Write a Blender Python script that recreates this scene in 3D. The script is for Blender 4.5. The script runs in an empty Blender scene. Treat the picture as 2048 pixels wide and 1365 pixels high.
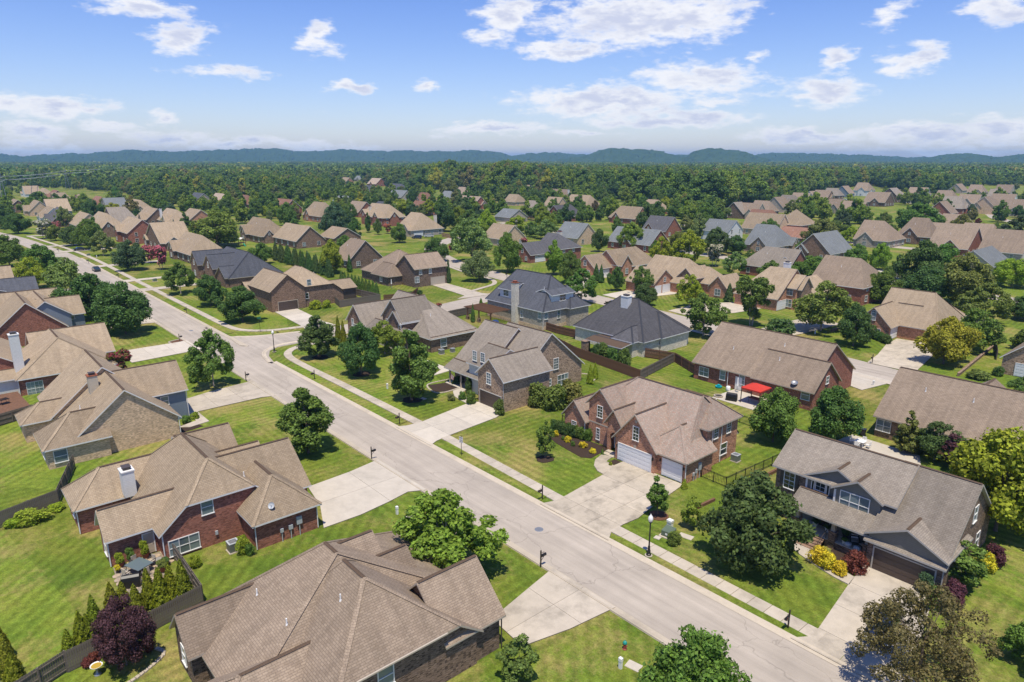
import bpy, math, random
import numpy as np
R = math.radians
SC = bpy.context.scene
COL = SC.collection
# ------------------------------------------------------------------ camera
# world frame: X runs along the street, Y away from it, Z up; metres
ANG = R(-48.87)
CAM = (47.864, -46.231, 36.0)
FPX, CXP, CYP, HZ = 1365.0, 1024.0, 682.5, 318.0
PITCH = math.atan((CYP - HZ) / FPX)
cd = bpy.data.cameras.new('camera'); cam = bpy.data.objects.new('camera', cd); COL.objects.link(cam)
cam.location = CAM; cam.rotation_euler = (R(90) - PITCH, 0, -ANG)
cd.sensor_width = 36.0; cd.lens = 24.0; cd.clip_start = 0.5; cd.clip_end = 60000
SC.camera = cam
# ------------------------------------------------------------------ exposure
vs = SC.view_settings
vs.view_transform = 'Standard'; vs.look = 'None'; vs.exposure = 0.42; vs.gamma = 1.0; vs.use_curve_mapping = False
SC.cycles.use_denoising = True
SC.cycles.max_bounces = 6; SC.cycles.diffuse_bounces = 3; SC.cycles.glossy_bounces = 2
SC.cycles.transmission_bounces = 2; SC.cycles.volume_bounces = 0; SC.cycles.transparent_max_bounces = 4
SC.cycles.caustics_reflective = False; SC.cycles.caustics_refractive = False
# ------------------------------------------------------------------ sun
SUN_EL = 72.0
sl = bpy.data.lights.new('sun', 'SUN'); so = bpy.data.objects.new('sun', sl); COL.objects.link(so)
sl.energy = 4.0; sl.angle = R(0.53); sl.color = (1.0, 0.92, 0.77)
so.rotation_euler = (R(90 - SUN_EL), 0, -ANG + R(4)); so.location = (0, 0, 120)
# ------------------------------------------------------------------ sky with clouds
def pix_dir(u, v):
    x, y = (u - CXP) / FPX, (CYP - v) / FPX
    c, s = math.cos(PITCH), math.sin(PITCH)
    X, Y, Z = x, c + y * s, -s + y * c
    ca, sa = math.cos(-ANG), math.sin(-ANG)
    return (X * ca - Y * sa, X * sa + Y * ca, Z)
def G(u, v, z=0.0):
    d = pix_dir(u, v); k = (z - CAM[2]) / d[2]
    return (CAM[0] + d[0] * k, CAM[1] + d[1] * k)
def on_face(axis, coord, u, v):
    d = pix_dir(u, v); k = (coord - CAM[axis]) / d[axis]
    return tuple(CAM[i] + d[i] * k for i in range(3))
W = bpy.data.worlds.new('World'); SC.world = W; W.use_nodes = True
nt = W.node_tree; N = nt.nodes; L = nt.links; N.clear()
def wn(t, **kw):
    n = N.new(t)
    for k, v in kw.items(): setattr(n, k, v)
    return n
def wmath(op, a, b=None, c=None, clamp=False):
    n = wn('ShaderNodeMath', operation=op); n.use_clamp = clamp
    for i, x in enumerate((a, b, c)):
        if x is None: continue
        if isinstance(x, (int, float)): n.inputs[i].default_value = x
        else: L.new(x, n.inputs[i])
    return n.outputs[0]
sky = wn('ShaderNodeTexSky', sky_type='NISHITA'); sky.sun_disc = False
sky.sun_elevation = R(SUN_EL); sky.sun_rotation = R(180) + ANG
sky.air_density = 1.15; sky.dust_density = 0.4; sky.ozone_density = 2.2; sky.altitude = 200
tc = wn('ShaderNodeTexCoord'); sep = wn('ShaderNodeSeparateXYZ'); L.new(tc.outputs['Generated'], sep.inputs[0])
az = wmath('ARCTAN2', sep.outputs[1], sep.outputs[0]); el = wmath('ARCSINE', sep.outputs[2])
comb = wn('ShaderNodeCombineXYZ'); L.new(az, comb.inputs[0]); L.new(el, comb.inputs[1])
nz = wn('ShaderNodeTexNoise'); nz.inputs['Scale'].default_value = 11; nz.inputs['Detail'].default_value = 5; nz.inputs['Roughness'].default_value = 0.62
mp = wn('ShaderNodeMapping'); mp.inputs['Scale'].default_value = (1.0, 2.6, 1.0); L.new(comb.outputs[0], mp.inputs[0]); L.new(mp.outputs[0], nz.inputs['Vector'])
vm = wn('ShaderNodeVectorMath', operation='SUBTRACT'); L.new(nz.outputs['Color'], vm.inputs[0]); vm.inputs[1].default_value = (0.5, 0.5, 0.5)
vm2 = wn('ShaderNodeVectorMath', operation='MULTIPLY_ADD'); L.new(vm.outputs[0], vm2.inputs[0]); vm2.inputs[1].default_value = (0.12, 0.050, 0.0); L.new(comb.outputs[0], vm2.inputs[2])
# cloud banks: centre u, v, half width, half height (photo pixels), density
BLOBS = [(1270, 45, 210, 45, 1.0), (1020, 28, 70, 36, .9), (985, 70, 65, 18, .7), (1130, 103, 100, 17, .85), (1390, 30, 120, 40, .85), (1395, 160, 150, 28, .75), (1210, 203, 190, 27, 1.0), (1330, 238, 200, 17, .85),
 (1655, 183, 95, 24, .8), (1665, 123, 45, 17, .8), (1825, 118, 62, 21, .8), (1800, 30, 40, 22, .6), (1990, 20, 65, 22, .8), (640, 72, 48, 28, .75), (285, 12, 100, 18, .9), (355, 70, 68, 26, .85), (440, 145, 100, 12, .6), (700, 166, 44, 13, .8),
 (850, 170, 40, 13, .8), (110, 215, 125, 20, .9), (30, 205, 70, 16, .8), (330, 238, 40, 10, .7), (60, 262, 80, 16, .9), (230, 255, 60, 9, .7), (330, 275, 120, 11, .8), (480, 285, 110, 12, .8), (630, 292, 130, 8, .7),
 (990, 262, 130, 12, .9), (1160, 272, 90, 7, .6), (1620, 272, 170, 13, .85), (1850, 272, 210, 17, .9), (2010, 255, 110, 22, .95), (1510, 118, 28, 9, .6), (1440, 198, 60, 10, .6), (1900, 296, 200, 7, .6), (90, 292, 120, 8, .7)]
acc = None; accw = None
for (u, v, hw, hh, dn) in BLOBS:
    d = pix_dir(u, v); a0 = math.atan2(d[1], d[0]); ln = math.sqrt(sum(q * q for q in d)); e0 = math.asin(d[2] / ln)
    d2 = pix_dir(u + hw, v); wa = abs(math.atan2(d2[1], d2[0]) - a0); we = hh / FPX
    n = wn('ShaderNodeVectorMath', operation='MULTIPLY_ADD'); L.new(vm2.outputs[0], n.inputs[0])
    n.inputs[1].default_value = (1 / (wa * 1.15), 1 / (we * 1.25), 0); n.inputs[2].default_value = (-a0 / (wa * 1.15), -e0 / (we * 1.25), 0)
    ln_ = wn('ShaderNodeVectorMath', operation='LENGTH'); L.new(n.outputs[0], ln_.inputs[0])
    m = wmath('MULTIPLY_ADD', ln_.outputs['Value'], -dn, dn)
    acc = m if acc is None else wmath('MAXIMUM', acc, m)
# general fair-weather cumulus on a flat deck, continuing all round the sky
zz = wmath('MAXIMUM', sep.outputs[2], 0.05); dx = wmath('DIVIDE', sep.outputs[0], zz); dy = wmath('DIVIDE', sep.outputs[1], zz)
c2 = wn('ShaderNodeCombineXYZ'); L.new(dx, c2.inputs[0]); L.new(dy, c2.inputs[1])
n2 = wn('ShaderNodeTexNoise'); n2.inputs['Scale'].default_value = 0.9; n2.inputs['Detail'].default_value = 4; n2.inputs['Roughness'].default_value = 0.55; L.new(c2.outputs[0], n2.inputs['Vector'])
gen = wmath('MULTIPLY_ADD', n2.outputs['Fac'], 2.6, -1.85)
nf = wn('ShaderNodeTexNoise'); nf.inputs['Scale'].default_value = 36; nf.inputs['Detail'].default_value = 4; nf.inputs['Roughness'].default_value = 0.6; L.new(mp.outputs[0], nf.inputs['Vector'])
fine = wmath('MULTIPLY_ADD', nf.outputs['Fac'], 1.3, -0.62)
dens = wmath('ADD', wmath('MAXIMUM', acc, gen), fine)
mr = wn('ShaderNodeMapRange', interpolation_type='SMOOTHSTEP'); L.new(dens, mr.inputs[0]); mr.inputs[1].default_value = 0.02; mr.inputs[2].default_value = 0.58
# thick cores shade towards lavender grey
core = wn('ShaderNodeMapRange', interpolation_type='SMOOTHSTEP'); L.new(wmath('ADD', dens, wmath('MULTIPLY', wmath('SUBTRACT', nz.outputs['Fac'], 0.5), 1.6)), core.inputs[0]); core.inputs[1].default_value = 0.40; core.inputs[2].default_value = 1.0
cc = wn('ShaderNodeMix', data_type='RGBA'); L.new(core.outputs[0], cc.inputs[0]); cc.inputs[6].default_value = (5.3, 5.3, 5.45, 1); cc.inputs[7].default_value = (3.55, 3.75, 4.6, 1)
bcol = wn('ShaderNodeMix', data_type='RGBA', blend_type='MULTIPLY'); bcol.inputs[0].default_value = 1.0; L.new(sky.outputs[0], bcol.inputs[6]); rmp = wn('ShaderNodeValToRGB'); e_ = rmp.color_ramp.elements; e_[0].position = 0.0; e_[0].color = (.70, .70, .86, 1); e_[1].position = .24; e_[1].color = (.40, .50, .84, 1); L.new(sep.outputs[2], rmp.inputs[0]); L.new(rmp.outputs[0], bcol.inputs[7])
mx = wn('ShaderNodeMix', data_type='RGBA'); L.new(wmath('MULTIPLY', mr.outputs[0], 0.94), mx.inputs[0]); L.new(bcol.outputs[2], mx.inputs[6]); L.new(cc.outputs[2], mx.inputs[7])
bg = wn('ShaderNodeBackground'); bg.inputs['Strength'].default_value = 0.14; L.new(mx.outputs[2], bg.inputs[0])
ow = wn('ShaderNodeOutputWorld'); L.new(bg.outputs[0], ow.inputs[0])
W.cycles.sampling_method = 'NONE'
# ------------------------------------------------------------------ material helpers
class Mat:
    def __init__(s, name):
        s.m = bpy.data.materials.new(name); s.m.use_nodes = True; s.t = s.m.node_tree; s.n = s.t.nodes; s.l = s.t.links
        s.b = s.n['Principled BSDF']; s.out = s.n['Material Output']
    def node(s, t, **kw):
        n = s.n.new(t)
        for k, v in kw.items():
            if k in n.inputs: n.inputs[k].default_value = v
            else: setattr(n, k, v)
        return n
    def link(s, a, b): s.l.new(a, b)
    def noise(s, vec, scale, detail=4, rough=.5):
        n = s.node('ShaderNodeTexNoise'); n.inputs['Scale'].default_value = scale; n.inputs['Detail'].default_value = detail; n.inputs['Roughness'].default_value = rough
        s.link(vec, n.inputs['Vector']); return n.outputs['Fac']
    def ramp(s, fac, stops):
        n = s.node('ShaderNodeValToRGB'); e = n.color_ramp.elements
        while len(e) < len(stops): e.new(0.5)
        for i, (p, c) in enumerate(stops): e[i].position = p; e[i].color = (c[0], c[1], c[2], 1) if not isinstance(c, (int, float)) else (c, c, c, 1)
        s.link(fac, n.inputs[0]); return n.outputs[0]
    def mix(s, fac, a, b, mode='MIX'):
        n = s.node('ShaderNodeMix', data_type='RGBA', blend_type=mode)
        for i, x in ((0, fac), (6, a), (7, b)):
            if isinstance(x, (int, float)): n.inputs[i].default_value = x
            elif isinstance(x, tuple): n.inputs[i].default_value = (x[0], x[1], x[2], 1)
            else: s.link(x, n.inputs[i])
        return n.outputs[2]
    def math(s, op, a, b=0.0, clamp=False):
        n = s.node('ShaderNodeMath', operation=op); n.use_clamp = clamp
        for i, x in enumerate((a, b)):
            if isinstance(x, (int, float)): n.inputs[i].default_value = x
            else: s.link(x, n.inputs[i])
        return n.outputs[0]
    def col(s, c, rough=.8, spec=.25):
        if isinstance(c, tuple): s.b.inputs['Base Color'].default_value = (c[0], c[1], c[2], 1)
        else: s.link(c, s.b.inputs['Base Color'])
        s.b.inputs['Roughness'].default_value = rough; s.b.inputs['Specular IOR Level'].default_value = spec
        return s.m
    def bump(s, h, strength=.3, dist=.02):
        n = s.node('ShaderNodeBump'); n.inputs['Strength'].default_value = strength; n.inputs['Distance'].default_value = dist
        s.link(h, n.inputs['Height']); s.link(n.outputs[0], s.b.inputs['Normal'])
    @property
    def obj(s): return s.node('ShaderNodeTexCoord').outputs['Object']
    @property
    def uv(s): return s.node('ShaderNodeTexCoord').outputs['UV']
    @property
    def pos(s): return s.node('ShaderNodeNewGeometry').outputs['Position']
    def rnd(s): return s.node('ShaderNodeObjectInfo').outputs['Random']
def plain(name, c, rough=.7, spec=.3, metal=0, var=.12, scale=6.0):
    m = Mat(name); n = m.noise(m.obj, scale, 5, .6)
    f = m.ramp(n, [(.3, 1 - var), (.7, 1 + var)])
    m.b.inputs['Metallic'].default_value = metal
    return m.col(m.mix(1.0, c, f, 'MULTIPLY'), rough, spec)
def shingle(name, c, c2, streak=.09, red=None):
    m = Mat(name); uv = m.uv
    bt = m.node('ShaderNodeTexBrick'); bt.offset = .5; bt.squash = 1.0
    bt.inputs['Scale'].default_value = 1.0; bt.inputs['Brick Width'].default_value = .36; bt.inputs['Row Height'].default_value = .17
    bt.inputs['Mortar Size'].default_value = .022; bt.inputs['Mortar Smooth'].default_value = .6; bt.inputs['Bias'].default_value = -.15
    wob = m.node('ShaderNodeMapping'); m.link(uv, wob.inputs[0]); m.link(wob.outputs[0], bt.inputs['Vector'])
    bt.inputs['Color1'].default_value = (*c, 1); bt.inputs['Color2'].default_value = (*c2, 1)
    bt.inputs['Mortar'].default_value = tuple(x * .60 for x in c) + (1,)
    big = m.ramp(m.noise(uv, .30, 5, .65), [(.25, .87), (.75, 1.12)])
    fine = m.ramp(m.noise(uv, 14, 3, .7), [(.2, .80), (.8, 1.18)])
    cc = m.mix(1.0, m.mix(1.0, bt.outputs[0], big, 'MULTIPLY'), fine, 'MULTIPLY')
    if red:
        cc = m.mix(m.ramp(m.noise(uv, 5.0, 2, .8), [(.52, 0.0), (.62, .75)]), cc, red)
    mpv = m.node('ShaderNodeMapping'); mpv.inputs['Scale'].default_value = (1.6, .10, 1); m.link(uv, mpv.inputs[0])
    st = m.ramp(m.noise(mpv.outputs[0], 1.0, 4, .6), [(.35, 1 - streak * 1.6), (.6, 1.03)])
    cc = m.mix(1.0, cc, st, 'MULTIPLY')
    o = m.ramp(m.rnd(), [(0, .80), (1, 1.14)])
    cc = m.mix(1.0, cc, o, 'MULTIPLY')
    m.bump(bt.outputs['Fac'], .5, -.012)
    return m.col(cc, .92, .15)
def brick(name, c, c2, mortar, dark=.25, stone=False):
    m = Mat(name); uv = m.uv
    bt = m.node('ShaderNodeTexBrick'); bt.offset = .5
    bt.inputs['Scale'].default_value = 1.0
    bt.inputs['Brick Width'].default_value = .42 if stone else .23; bt.inputs['Row Height'].default_value = .2 if stone else .085
    bt.inputs['Mortar Size'].default_value = .012 if not stone else .02; bt.inputs['Mortar Smooth'].default_value = .4
    bt.inputs['Color1'].default_value = (*c, 1); bt.inputs['Color2'].default_value = (*c2, 1); bt.inputs['Mortar'].default_value = (*mortar, 1)
    if stone:
        wv = m.node('ShaderNodeVectorMath', operation='MULTIPLY_ADD'); nn = m.node('ShaderNodeTexNoise'); nn.inputs['Scale'].default_value = 2.2; m.link(uv, nn.inputs['Vector'])
        m.link(nn.outputs['Color'], wv.inputs[0]); wv.inputs[1].default_value = (.35, .22, 0); m.link(uv, wv.inputs[2]); m.link(wv.outputs[0], bt.inputs['Vector'])
    else: m.link(uv, bt.inputs['Vector'])
    # single bricks burnt darker or paler
    mp_ = m.node('ShaderNodeMapping'); mp_.inputs['Scale'].default_value = (4.3, 11.7, 1); m.link(uv, mp_.inputs[0])
    wh = m.node('ShaderNodeTexWhiteNoise', noise_dimensions='2D'); fl = m.node('ShaderNodeVectorMath', operation='FLOOR'); m.link(mp_.outputs[0], fl.inputs[0]); m.link(fl.outputs[0], wh.inputs['Vector'])
    f = m.ramp(wh.outputs[0], [(0, 1 - dark * 1.7), (.35, 1 - dark * .4), (.8, 1.08), (1, 1.3)])
    big = m.ramp(m.noise(uv, .8, 4, .6), [(.25, .86), (.75, 1.12)])
    cc = m.mix(1.0, m.mix(1.0, bt.outputs[0], f, 'MULTIPLY'), big, 'MULTIPLY')
    m.bump(bt.outputs['Fac'], .6, -.01)
    return m.col(cc, .9, .2)
def siding(name, c, board=.18):
    m = Mat(name); uv = m.uv
    sp = m.node('ShaderNodeSeparateXYZ'); m.link(uv, sp.inputs[0])
    f = m.math('FRACT', m.math('MULTIPLY', sp.outputs[1], 1 / board))
    k = m.ramp(f, [(0, .55), (.10, .98), (1, 1.04)])
    m.bump(f, .5, .02)
    n = m.ramp(m.noise(uv, 3, 4, .6), [(.3, .94), (.7, 1.05)])
    return m.col(m.mix(1.0, m.mix(1.0, c, k, 'MULTIPLY'), n, 'MULTIPLY'), .6, .3)
MT = {}
MT['sh_tan'] = shingle('shingles_tan', (.385, .300, .205), (.305, .232, .155))
MT['sh_brown'] = shingle('shingles_brown', (.310, .240, .175), (.240, .182, .132))
MT['sh_wood'] = shingle('shingles_weathered', (0.365, 0.296, 0.239), (0.285, 0.228, 0.177), red=(0.342, 0.188, 0.131))
MT['sh_grey'] = shingle('shingles_greige', (.285, .245, .198), (.226, .190, .152))
MT['sh_slate'] = shingle('shingles_charcoal', (.105, .110, .125), (.075, .079, .090), .1)
MT['sh_black'] = shingle('shingles_black', (.120, .117, .122), (.088, .086, .091), .1)
MT['sh_ltgrey'] = shingle('shingles_light_grey', (.22, .235, .235), (.18, .19, .195), .08)
MT['sh_pale'] = shingle('shingles_pale', (.42, .33, .25), (.35, .27, .20))
MT['sh_red'] = shingle('shingles_reddish', (.30, .165, .115), (.25, .135, .095))
MT['br_red'] = brick('brick_red', (0.351, 0.111, 0.065), (0.260, 0.075, 0.047), (0.351, 0.247, 0.189))
MT['br_orange'] = brick('brick_orange', (.54, .235, .125), (.42, .165, .09), (.50, .38, .28), .3)
MT['br_brown'] = brick('brick_brown', (0.260, 0.150, 0.091), (0.195, 0.111, 0.068), (0.351, 0.273, 0.208), .35)
MT['br_umber'] = brick('brick_umber', (0.195, 0.124, 0.081), (0.137, 0.086, 0.060), (0.312, 0.247, 0.195), .4)
MT['br_tan'] = brick('brick_tan', (.66, .48, .31), (.55, .385, .24), (.58, .45, .32), .2)
MT['br_buff'] = brick('brick_buff', (.44, .30, .195), (.32, .21, .135), (.46, .37, .28), .35)
MT['br_grey'] = brick('brick_greige', (0.429, 0.370, 0.299), (0.351, 0.293, 0.227), (0.494, 0.442, 0.377), .25)
MT['br_white'] = brick('brick_painted_white', (.70, .64, .53), (.62, .56, .46), (.58, .53, .44), .10)
MT['stone'] = brick('field_stone', (0.351, 0.240, 0.163), (0.234, 0.163, 0.117), (0.221, 0.169, 0.130), .35, True)
MT['sd_grey'] = siding('siding_sage_grey', (.19, .185, .165))
MT['sd_blue'] = siding('siding_blue_grey', (.20, .24, .29))
MT['sd_white'] = siding('siding_white', (.70, .70, .67))
MT['sd_cream'] = siding('siding_cream', (.52, .46, .36))
MT['white'] = plain('white_trim', (.72, .71, .68), .5, .4, 0, .06)
MT['trim_grey'] = plain('grey_trim', (.42, .40, .37), .5, .4, 0, .06)
MT['trim_tan'] = plain('tan_trim', (.44, .38, .30), .5, .4, 0, .06)
MT['trim_dark'] = plain('dark_trim', (.07, .055, .048), .5, .4, 0, .08)
MT['gd_white'] = plain('white_garage_door', (.74, .74, .73), .45, .4, 0, .04)
MT['gd_brown'] = plain('brown_garage_door', (.085, .060, .048), .5, .4, 0, .08)
MT['gd_tan'] = plain('tan_garage_door', (.46, .40, .32), .5, .4, 0, .05)
MT['door'] = plain('dark_front_door', (.045, .028, .02), .35, .5, 0, .1)
MT['black'] = plain('black_metal', (.018, .018, .019), .4, .5, .3, .15, 20)
MT['bronze'] = plain('dark_bronze_metal', (.045, .033, .027), .45, .5, .3, .15, 20)
MT['grey_metal'] = plain('grey_metal', (.30, .31, .32), .45, .5, .5, .1, 12)
MT['grey_box'] = plain('grey_utility_box', (.42, .44, .45), .5, .4, 0, .08, 8)
MT['green_box'] = plain('olive_green_cabinet', (.10, .135, .095), .5, .4, 0, .12, 4)
MT['pvc'] = plain('white_plastic', (.78, .77, .74), .4, .5, 0, .05, 10)
MT['mulch'] = plain('dark_mulch', (.050, .034, .025), .95, .1, 0, .55, 18)
MT['mulch_red'] = plain('red_mulch', (.13, .065, .04), .95, .1, 0, .5, 18)
MT['cap_dark'] = plain('ridge_vent_dark', (.105, .072, .05), .9, .1, 0, .2, 10)
MT['cap_slate'] = plain('ridge_cap_charcoal', (.045, .047, .055), .9, .1, 0, .2, 10)
MT['cap_hip'] = plain('hip_cap_tan', (.345, .255, .175), .92, .1, 0, .15, 10)
MT['wood_grey'] = plain('weathered_fence_wood', (.165, .14, .115), .9, .15, 0, .35, 5)
MT['wood_brown'] = plain('stained_fence_wood', (.16, .085, .05), .85, .2, 0, .3, 5)
MT['wood_light'] = plain('new_fence_wood', (.40, .27, .14), .85, .2, 0, .2, 5)
MT['terracotta'] = plain('terracotta', (.26, .09, .05), .8, .2, 0, .15, 10)
MT['stone_edge'] = plain('edging_stone', (.42, .36, .28), .9, .2, 0, .3, 4)
MT['bark'] = plain('tree_bark', (.17, .13, .10), .95, .1, 0, .35, 9)
MT['bark_pale'] = plain('pale_bark', (.36, .31, .26), .9, .1, 0, .3, 7)
MT['tire'] = plain('tyre_rubber', (.02, .02, .02), .8, .2)
def glass(name, c, c2):
    m = Mat(name); uv = m.uv; sp = m.node('ShaderNodeSeparateXYZ'); m.link(m.obj, sp.inputs[0])
    f = m.math('FRACT', m.math('MULTIPLY', sp.outputs[2], 11.0))
    k = m.mix(m.ramp(f, [(.15, 0.0), (.3, 1.0)]), c, c2)
    o = m.ramp(m.rnd(), [(0, .55), (1, 1.25)])
    m.col(m.mix(1.0, k, o, 'MULTIPLY'), .08, .6); m.b.inputs['Coat Weight'].default_value = .5
    return m.m
MT['glass'] = glass('window_glass_blinds', (.13, .17, .18), (.20, .25, .26))
MT['glass_dark'] = glass('window_glass_dark', (.022, .032, .036), (.028, .038, .042))
m = Mat('car_paint_dark'); m.col((.012, .016, .028), .2, .6); m.b.inputs['Coat Weight'].default_value = .8; MT['car_dark'] = m.m
m = Mat('car_paint_teal'); m.col((.012, .030, .032), .2, .6); m.b.inputs['Coat Weight'].default_value = .8; MT['car_teal'] = m.m
m = Mat('car_paint_silver'); m.col((.45, .46, .47), .25, .6); m.b.inputs['Coat Weight'].default_value = .8; MT['car_silver'] = m.m
# ------------------------------------------------------------------ mesh builder
class MB:
    def __init__(s): s.v = []; s.f = []; s.mi = []
    def poly(s, pts, mat=0):
        b = len(s.v); s.v.extend(pts); s.f.append(tuple(range(b, b + len(pts)))); s.mi.append(mat)
    def box(s, x0, x1, y0, y1, z0, z1, mat=0, skip=''):
        p = [(x0, y0, z0), (x1, y0, z0), (x1, y1, z0), (x0, y1, z0), (x0, y0, z1), (x1, y0, z1), (x1, y1, z1), (x0, y1, z1)]
        b = len(s.v); s.v.extend(p)
        for nme, q in (('b', (0, 3, 2, 1)), ('t', (4, 5, 6, 7)), ('f', (0, 1, 5, 4)), ('r', (1, 2, 6, 5)), ('k', (2, 3, 7, 6)), ('l', (3, 0, 4, 7))):
            if nme in skip: continue
            s.f.append(tuple(b + i for i in q)); s.mi.append(mat)
    def tube(s, pts, rads, seg=6, mat=0, cap=True):
        pts = [np.array(p, float) for p in pts]
        if isinstance(rads, (int, float)): rads = [rads] * len(pts)
        b = len(s.v)
        for i, p in enumerate(pts):
            t = pts[min(i + 1, len(pts) - 1)] - pts[max(i - 1, 0)]; t = t / (np.linalg.norm(t) + 1e-9)
            a = np.array((1, 0, 0)) if abs(t[0]) < .8 else np.array((0, 1, 0))
            x = np.cross(t, a); x /= np.linalg.norm(x); y = np.cross(t, x)
            for k in range(seg):
                q = p + rads[i] * (x * math.cos(2 * math.pi * k / seg) + y * math.sin(2 * math.pi * k / seg)); s.v.append(tuple(q))
        for i in range(len(pts) - 1):
            for k in range(seg):
                a0 = b + i * seg + k; a1 = b + i * seg + (k + 1) % seg
                s.f.append((a0, a1, a1 + seg, a0 + seg)); s.mi.append(mat)
        if cap:
            s.f.append(tuple(b + k for k in range(seg))); s.mi.append(mat)
            e = b + (len(pts) - 1) * seg; s.f.append(tuple(e + k for k in reversed(range(seg)))); s.mi.append(mat)
    def lathe(s, prof, seg=12, mat=0, c=(0, 0, 0)):
        b = len(s.v)
        for (r, z) in prof:
            for k in range(seg): s.v.append((c[0] + r * math.cos(2 * math.pi * k / seg), c[1] + r * math.sin(2 * math.pi * k / seg), c[2] + z))
        for i in range(len(prof) - 1):
            for k in range(seg):
                a0 = b + i * seg + k; a1 = b + i * seg + (k + 1) % seg
                s.f.append((a0, a1, a1 + seg, a0 + seg)); s.mi.append(mat)
    def strip(s, p, q, w, th, up=(0, 0, 1), mat=0):
        p = np.array(p, float); q = np.array(q, float); t = q - p; t /= np.linalg.norm(t) + 1e-9
        sd = np.cross(t, up); sd /= np.linalg.norm(sd) + 1e-9; nn = np.cross(sd, t)
        b = len(s.v)
        for e in (p, q):
            for (a, c) in ((-1, 0), (0, 1), (1, 0)):
                s.v.append(tuple(e + sd * a * w / 2 + nn * (c * th)))
        for q_ in ((0, 1, 4, 3), (1, 2, 5, 4), (0, 3, 5, 2), (0, 2, 1), (3, 4, 5)): s.f.append(tuple(b + i for i in q_)); s.mi.append(mat)
    def mesh(s, name, mats, smooth=False, uv=True):
        me = bpy.data.meshes.new(name); me.from_pydata(s.v, [], s.f)
        for m_ in mats: me.materials.append(MT[m_] if isinstance(m_, str) else m_)
        me.polygons.foreach_set('material_index', s.mi)
        if smooth: me.polygons.foreach_set('use_smooth', [True] * len(s.f))
        if uv:
            me.update(); ul = me.uv_layers.new(name='UVMap')
            nl = len(me.loops); co = np.empty(len(me.vertices) * 3); me.vertices.foreach_get('co', co); co = co.reshape(-1, 3)
            li = np.empty(nl, int); me.loops.foreach_get('vertex_index', li)
            np_ = len(me.polygons); nr = np.empty(np_ * 3); me.polygons.foreach_get('normal', nr); nr = nr.reshape(-1, 3)
            lt = np.empty(np_, int); me.polygons.foreach_get('loop_total', lt); pn = np.repeat(nr, lt, axis=0)
            T = np.stack([-pn[:, 1], pn[:, 0], np.zeros(nl)], 1); ln = np.linalg.norm(T, axis=1); T[ln < 1e-3] = (1, 0, 0); T /= np.linalg.norm(T, axis=1)[:, None]
            B = np.cross(pn, T); P = co[li]
            u = np.stack([(P * T).sum(1), (P * B).sum(1)], 1).astype(np.float32); ul.data.foreach_set('uv', u.ravel())
        me.update(); return me
def link(name, data, parent=None, loc=(0, 0, 0), rz=0.0, scale=None):
    o = bpy.data.objects.new(name, data); COL.objects.link(o); o.location = loc
    if rz: o.rotation_euler = (0, 0, rz)
    if scale: o.scale = scale
    if parent: o.parent = parent
    return o
def tag(o, label=None, cat=None, group=None, kind=None):
    if label: o['label'] = label
    if cat: o['category'] = cat
    if group: o['group'] = group
    if kind: o['kind'] = kind
    return o
def empty(name, loc, rz=0): return link(name, None, None, loc, rz)
def obj(mb, name, mats, parent=None, loc=(0, 0, 0), rz=0.0, smooth=False): return link(name, mb.mesh(name, mats, smooth), parent, loc, rz)
def thing(name, loc, label, cat, group=None, rz=0): return tag(empty(name, loc, rz), label, cat, group)
# ================================================================== ground, streets, pavements
m = Mat('lawn_grass'); P = m.pos
sp = m.node('ShaderNodeSeparateXYZ'); m.link(P, sp.inputs[0])
vor = m.node('ShaderNodeTexVoronoi'); vor.inputs['Scale'].default_value = .036; m.link(P, vor.inputs['Vector'])
sv = m.node('ShaderNodeSeparateColor'); m.link(vor.outputs['Color'], sv.inputs[0])
warp = m.math('MULTIPLY', m.noise(P, .12, 2, .5), .8)
sx = m.math('SINE', m.math('MULTIPLY', m.math('ADD', sp.outputs[0], warp), 5.6)); sy = m.math('SINE', m.math('MULTIPLY', m.math('ADD', sp.outputs[1], warp), 5.6))
diag = m.math('SINE', m.math('MULTIPLY', m.math('ADD', m.math('ADD', sp.outputs[0], sp.outputs[1]), warp), 3.9))
s1 = m.mix(m.math('GREATER_THAN', sv.outputs[0], .42), sx, sy); s1 = m.mix(m.math('GREATER_THAN', sv.outputs[1], .7), s1, diag)
stripe = m.math('MULTIPLY_ADD', s1, .075) if False else m.math('MULTIPLY', s1, m.math('MULTIPLY', m.ramp(m.noise(P, .11, 3, .6), [(.30, 0.15), (.55, 1.0)]), .15))
green = m.ramp(m.noise(P, .16, 6, .62), [(.26, (.070, .118, .016)), (.42, (.104, .158, .019)), (.58, (.142, .180, .024)), (.76, (.205, .205, .042))])
lot = m.ramp(sv.outputs[2], [(0, .80), (.5, 1.0), (1, 1.16)])
c = m.mix(1.0, green, lot, 'MULTIPLY')
med = m.ramp(m.noise(P, 1.1, 5, .7), [(.28, .70), (.72, 1.28)])
c = m.mix(1.0, c, med, 'MULTIPLY')
dry = m.ramp(m.math('ADD', m.noise(P, .09, 4, .6), m.math('MULTIPLY', m.noise(P, 1.6, 4, .7), .35)), [(.66, 0.0), (.84, .85)])
c = m.mix(dry, c, (.30, .235, .085))
weed = m.ramp(m.noise(P, 2.6, 6, .8), [(.30, .66), (.5, 1.0), (.72, 1.30)])
c = m.mix(1.0, c, weed, 'MULTIPLY')
fine = m.ramp(m.noise(P, 7, 4, .8), [(.25, .58), (.75, 1.40)])
c = m.mix(1.0, c, fine, 'MULTIPLY')
c = m.mix(1.0, c, m.ramp(m.math('ADD', stripe, .5), [(0, .5), (1, 1.5)]), 'MULTIPLY')
m.bump(m.noise(P, 14, 3, .7), .6, .06)
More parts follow.
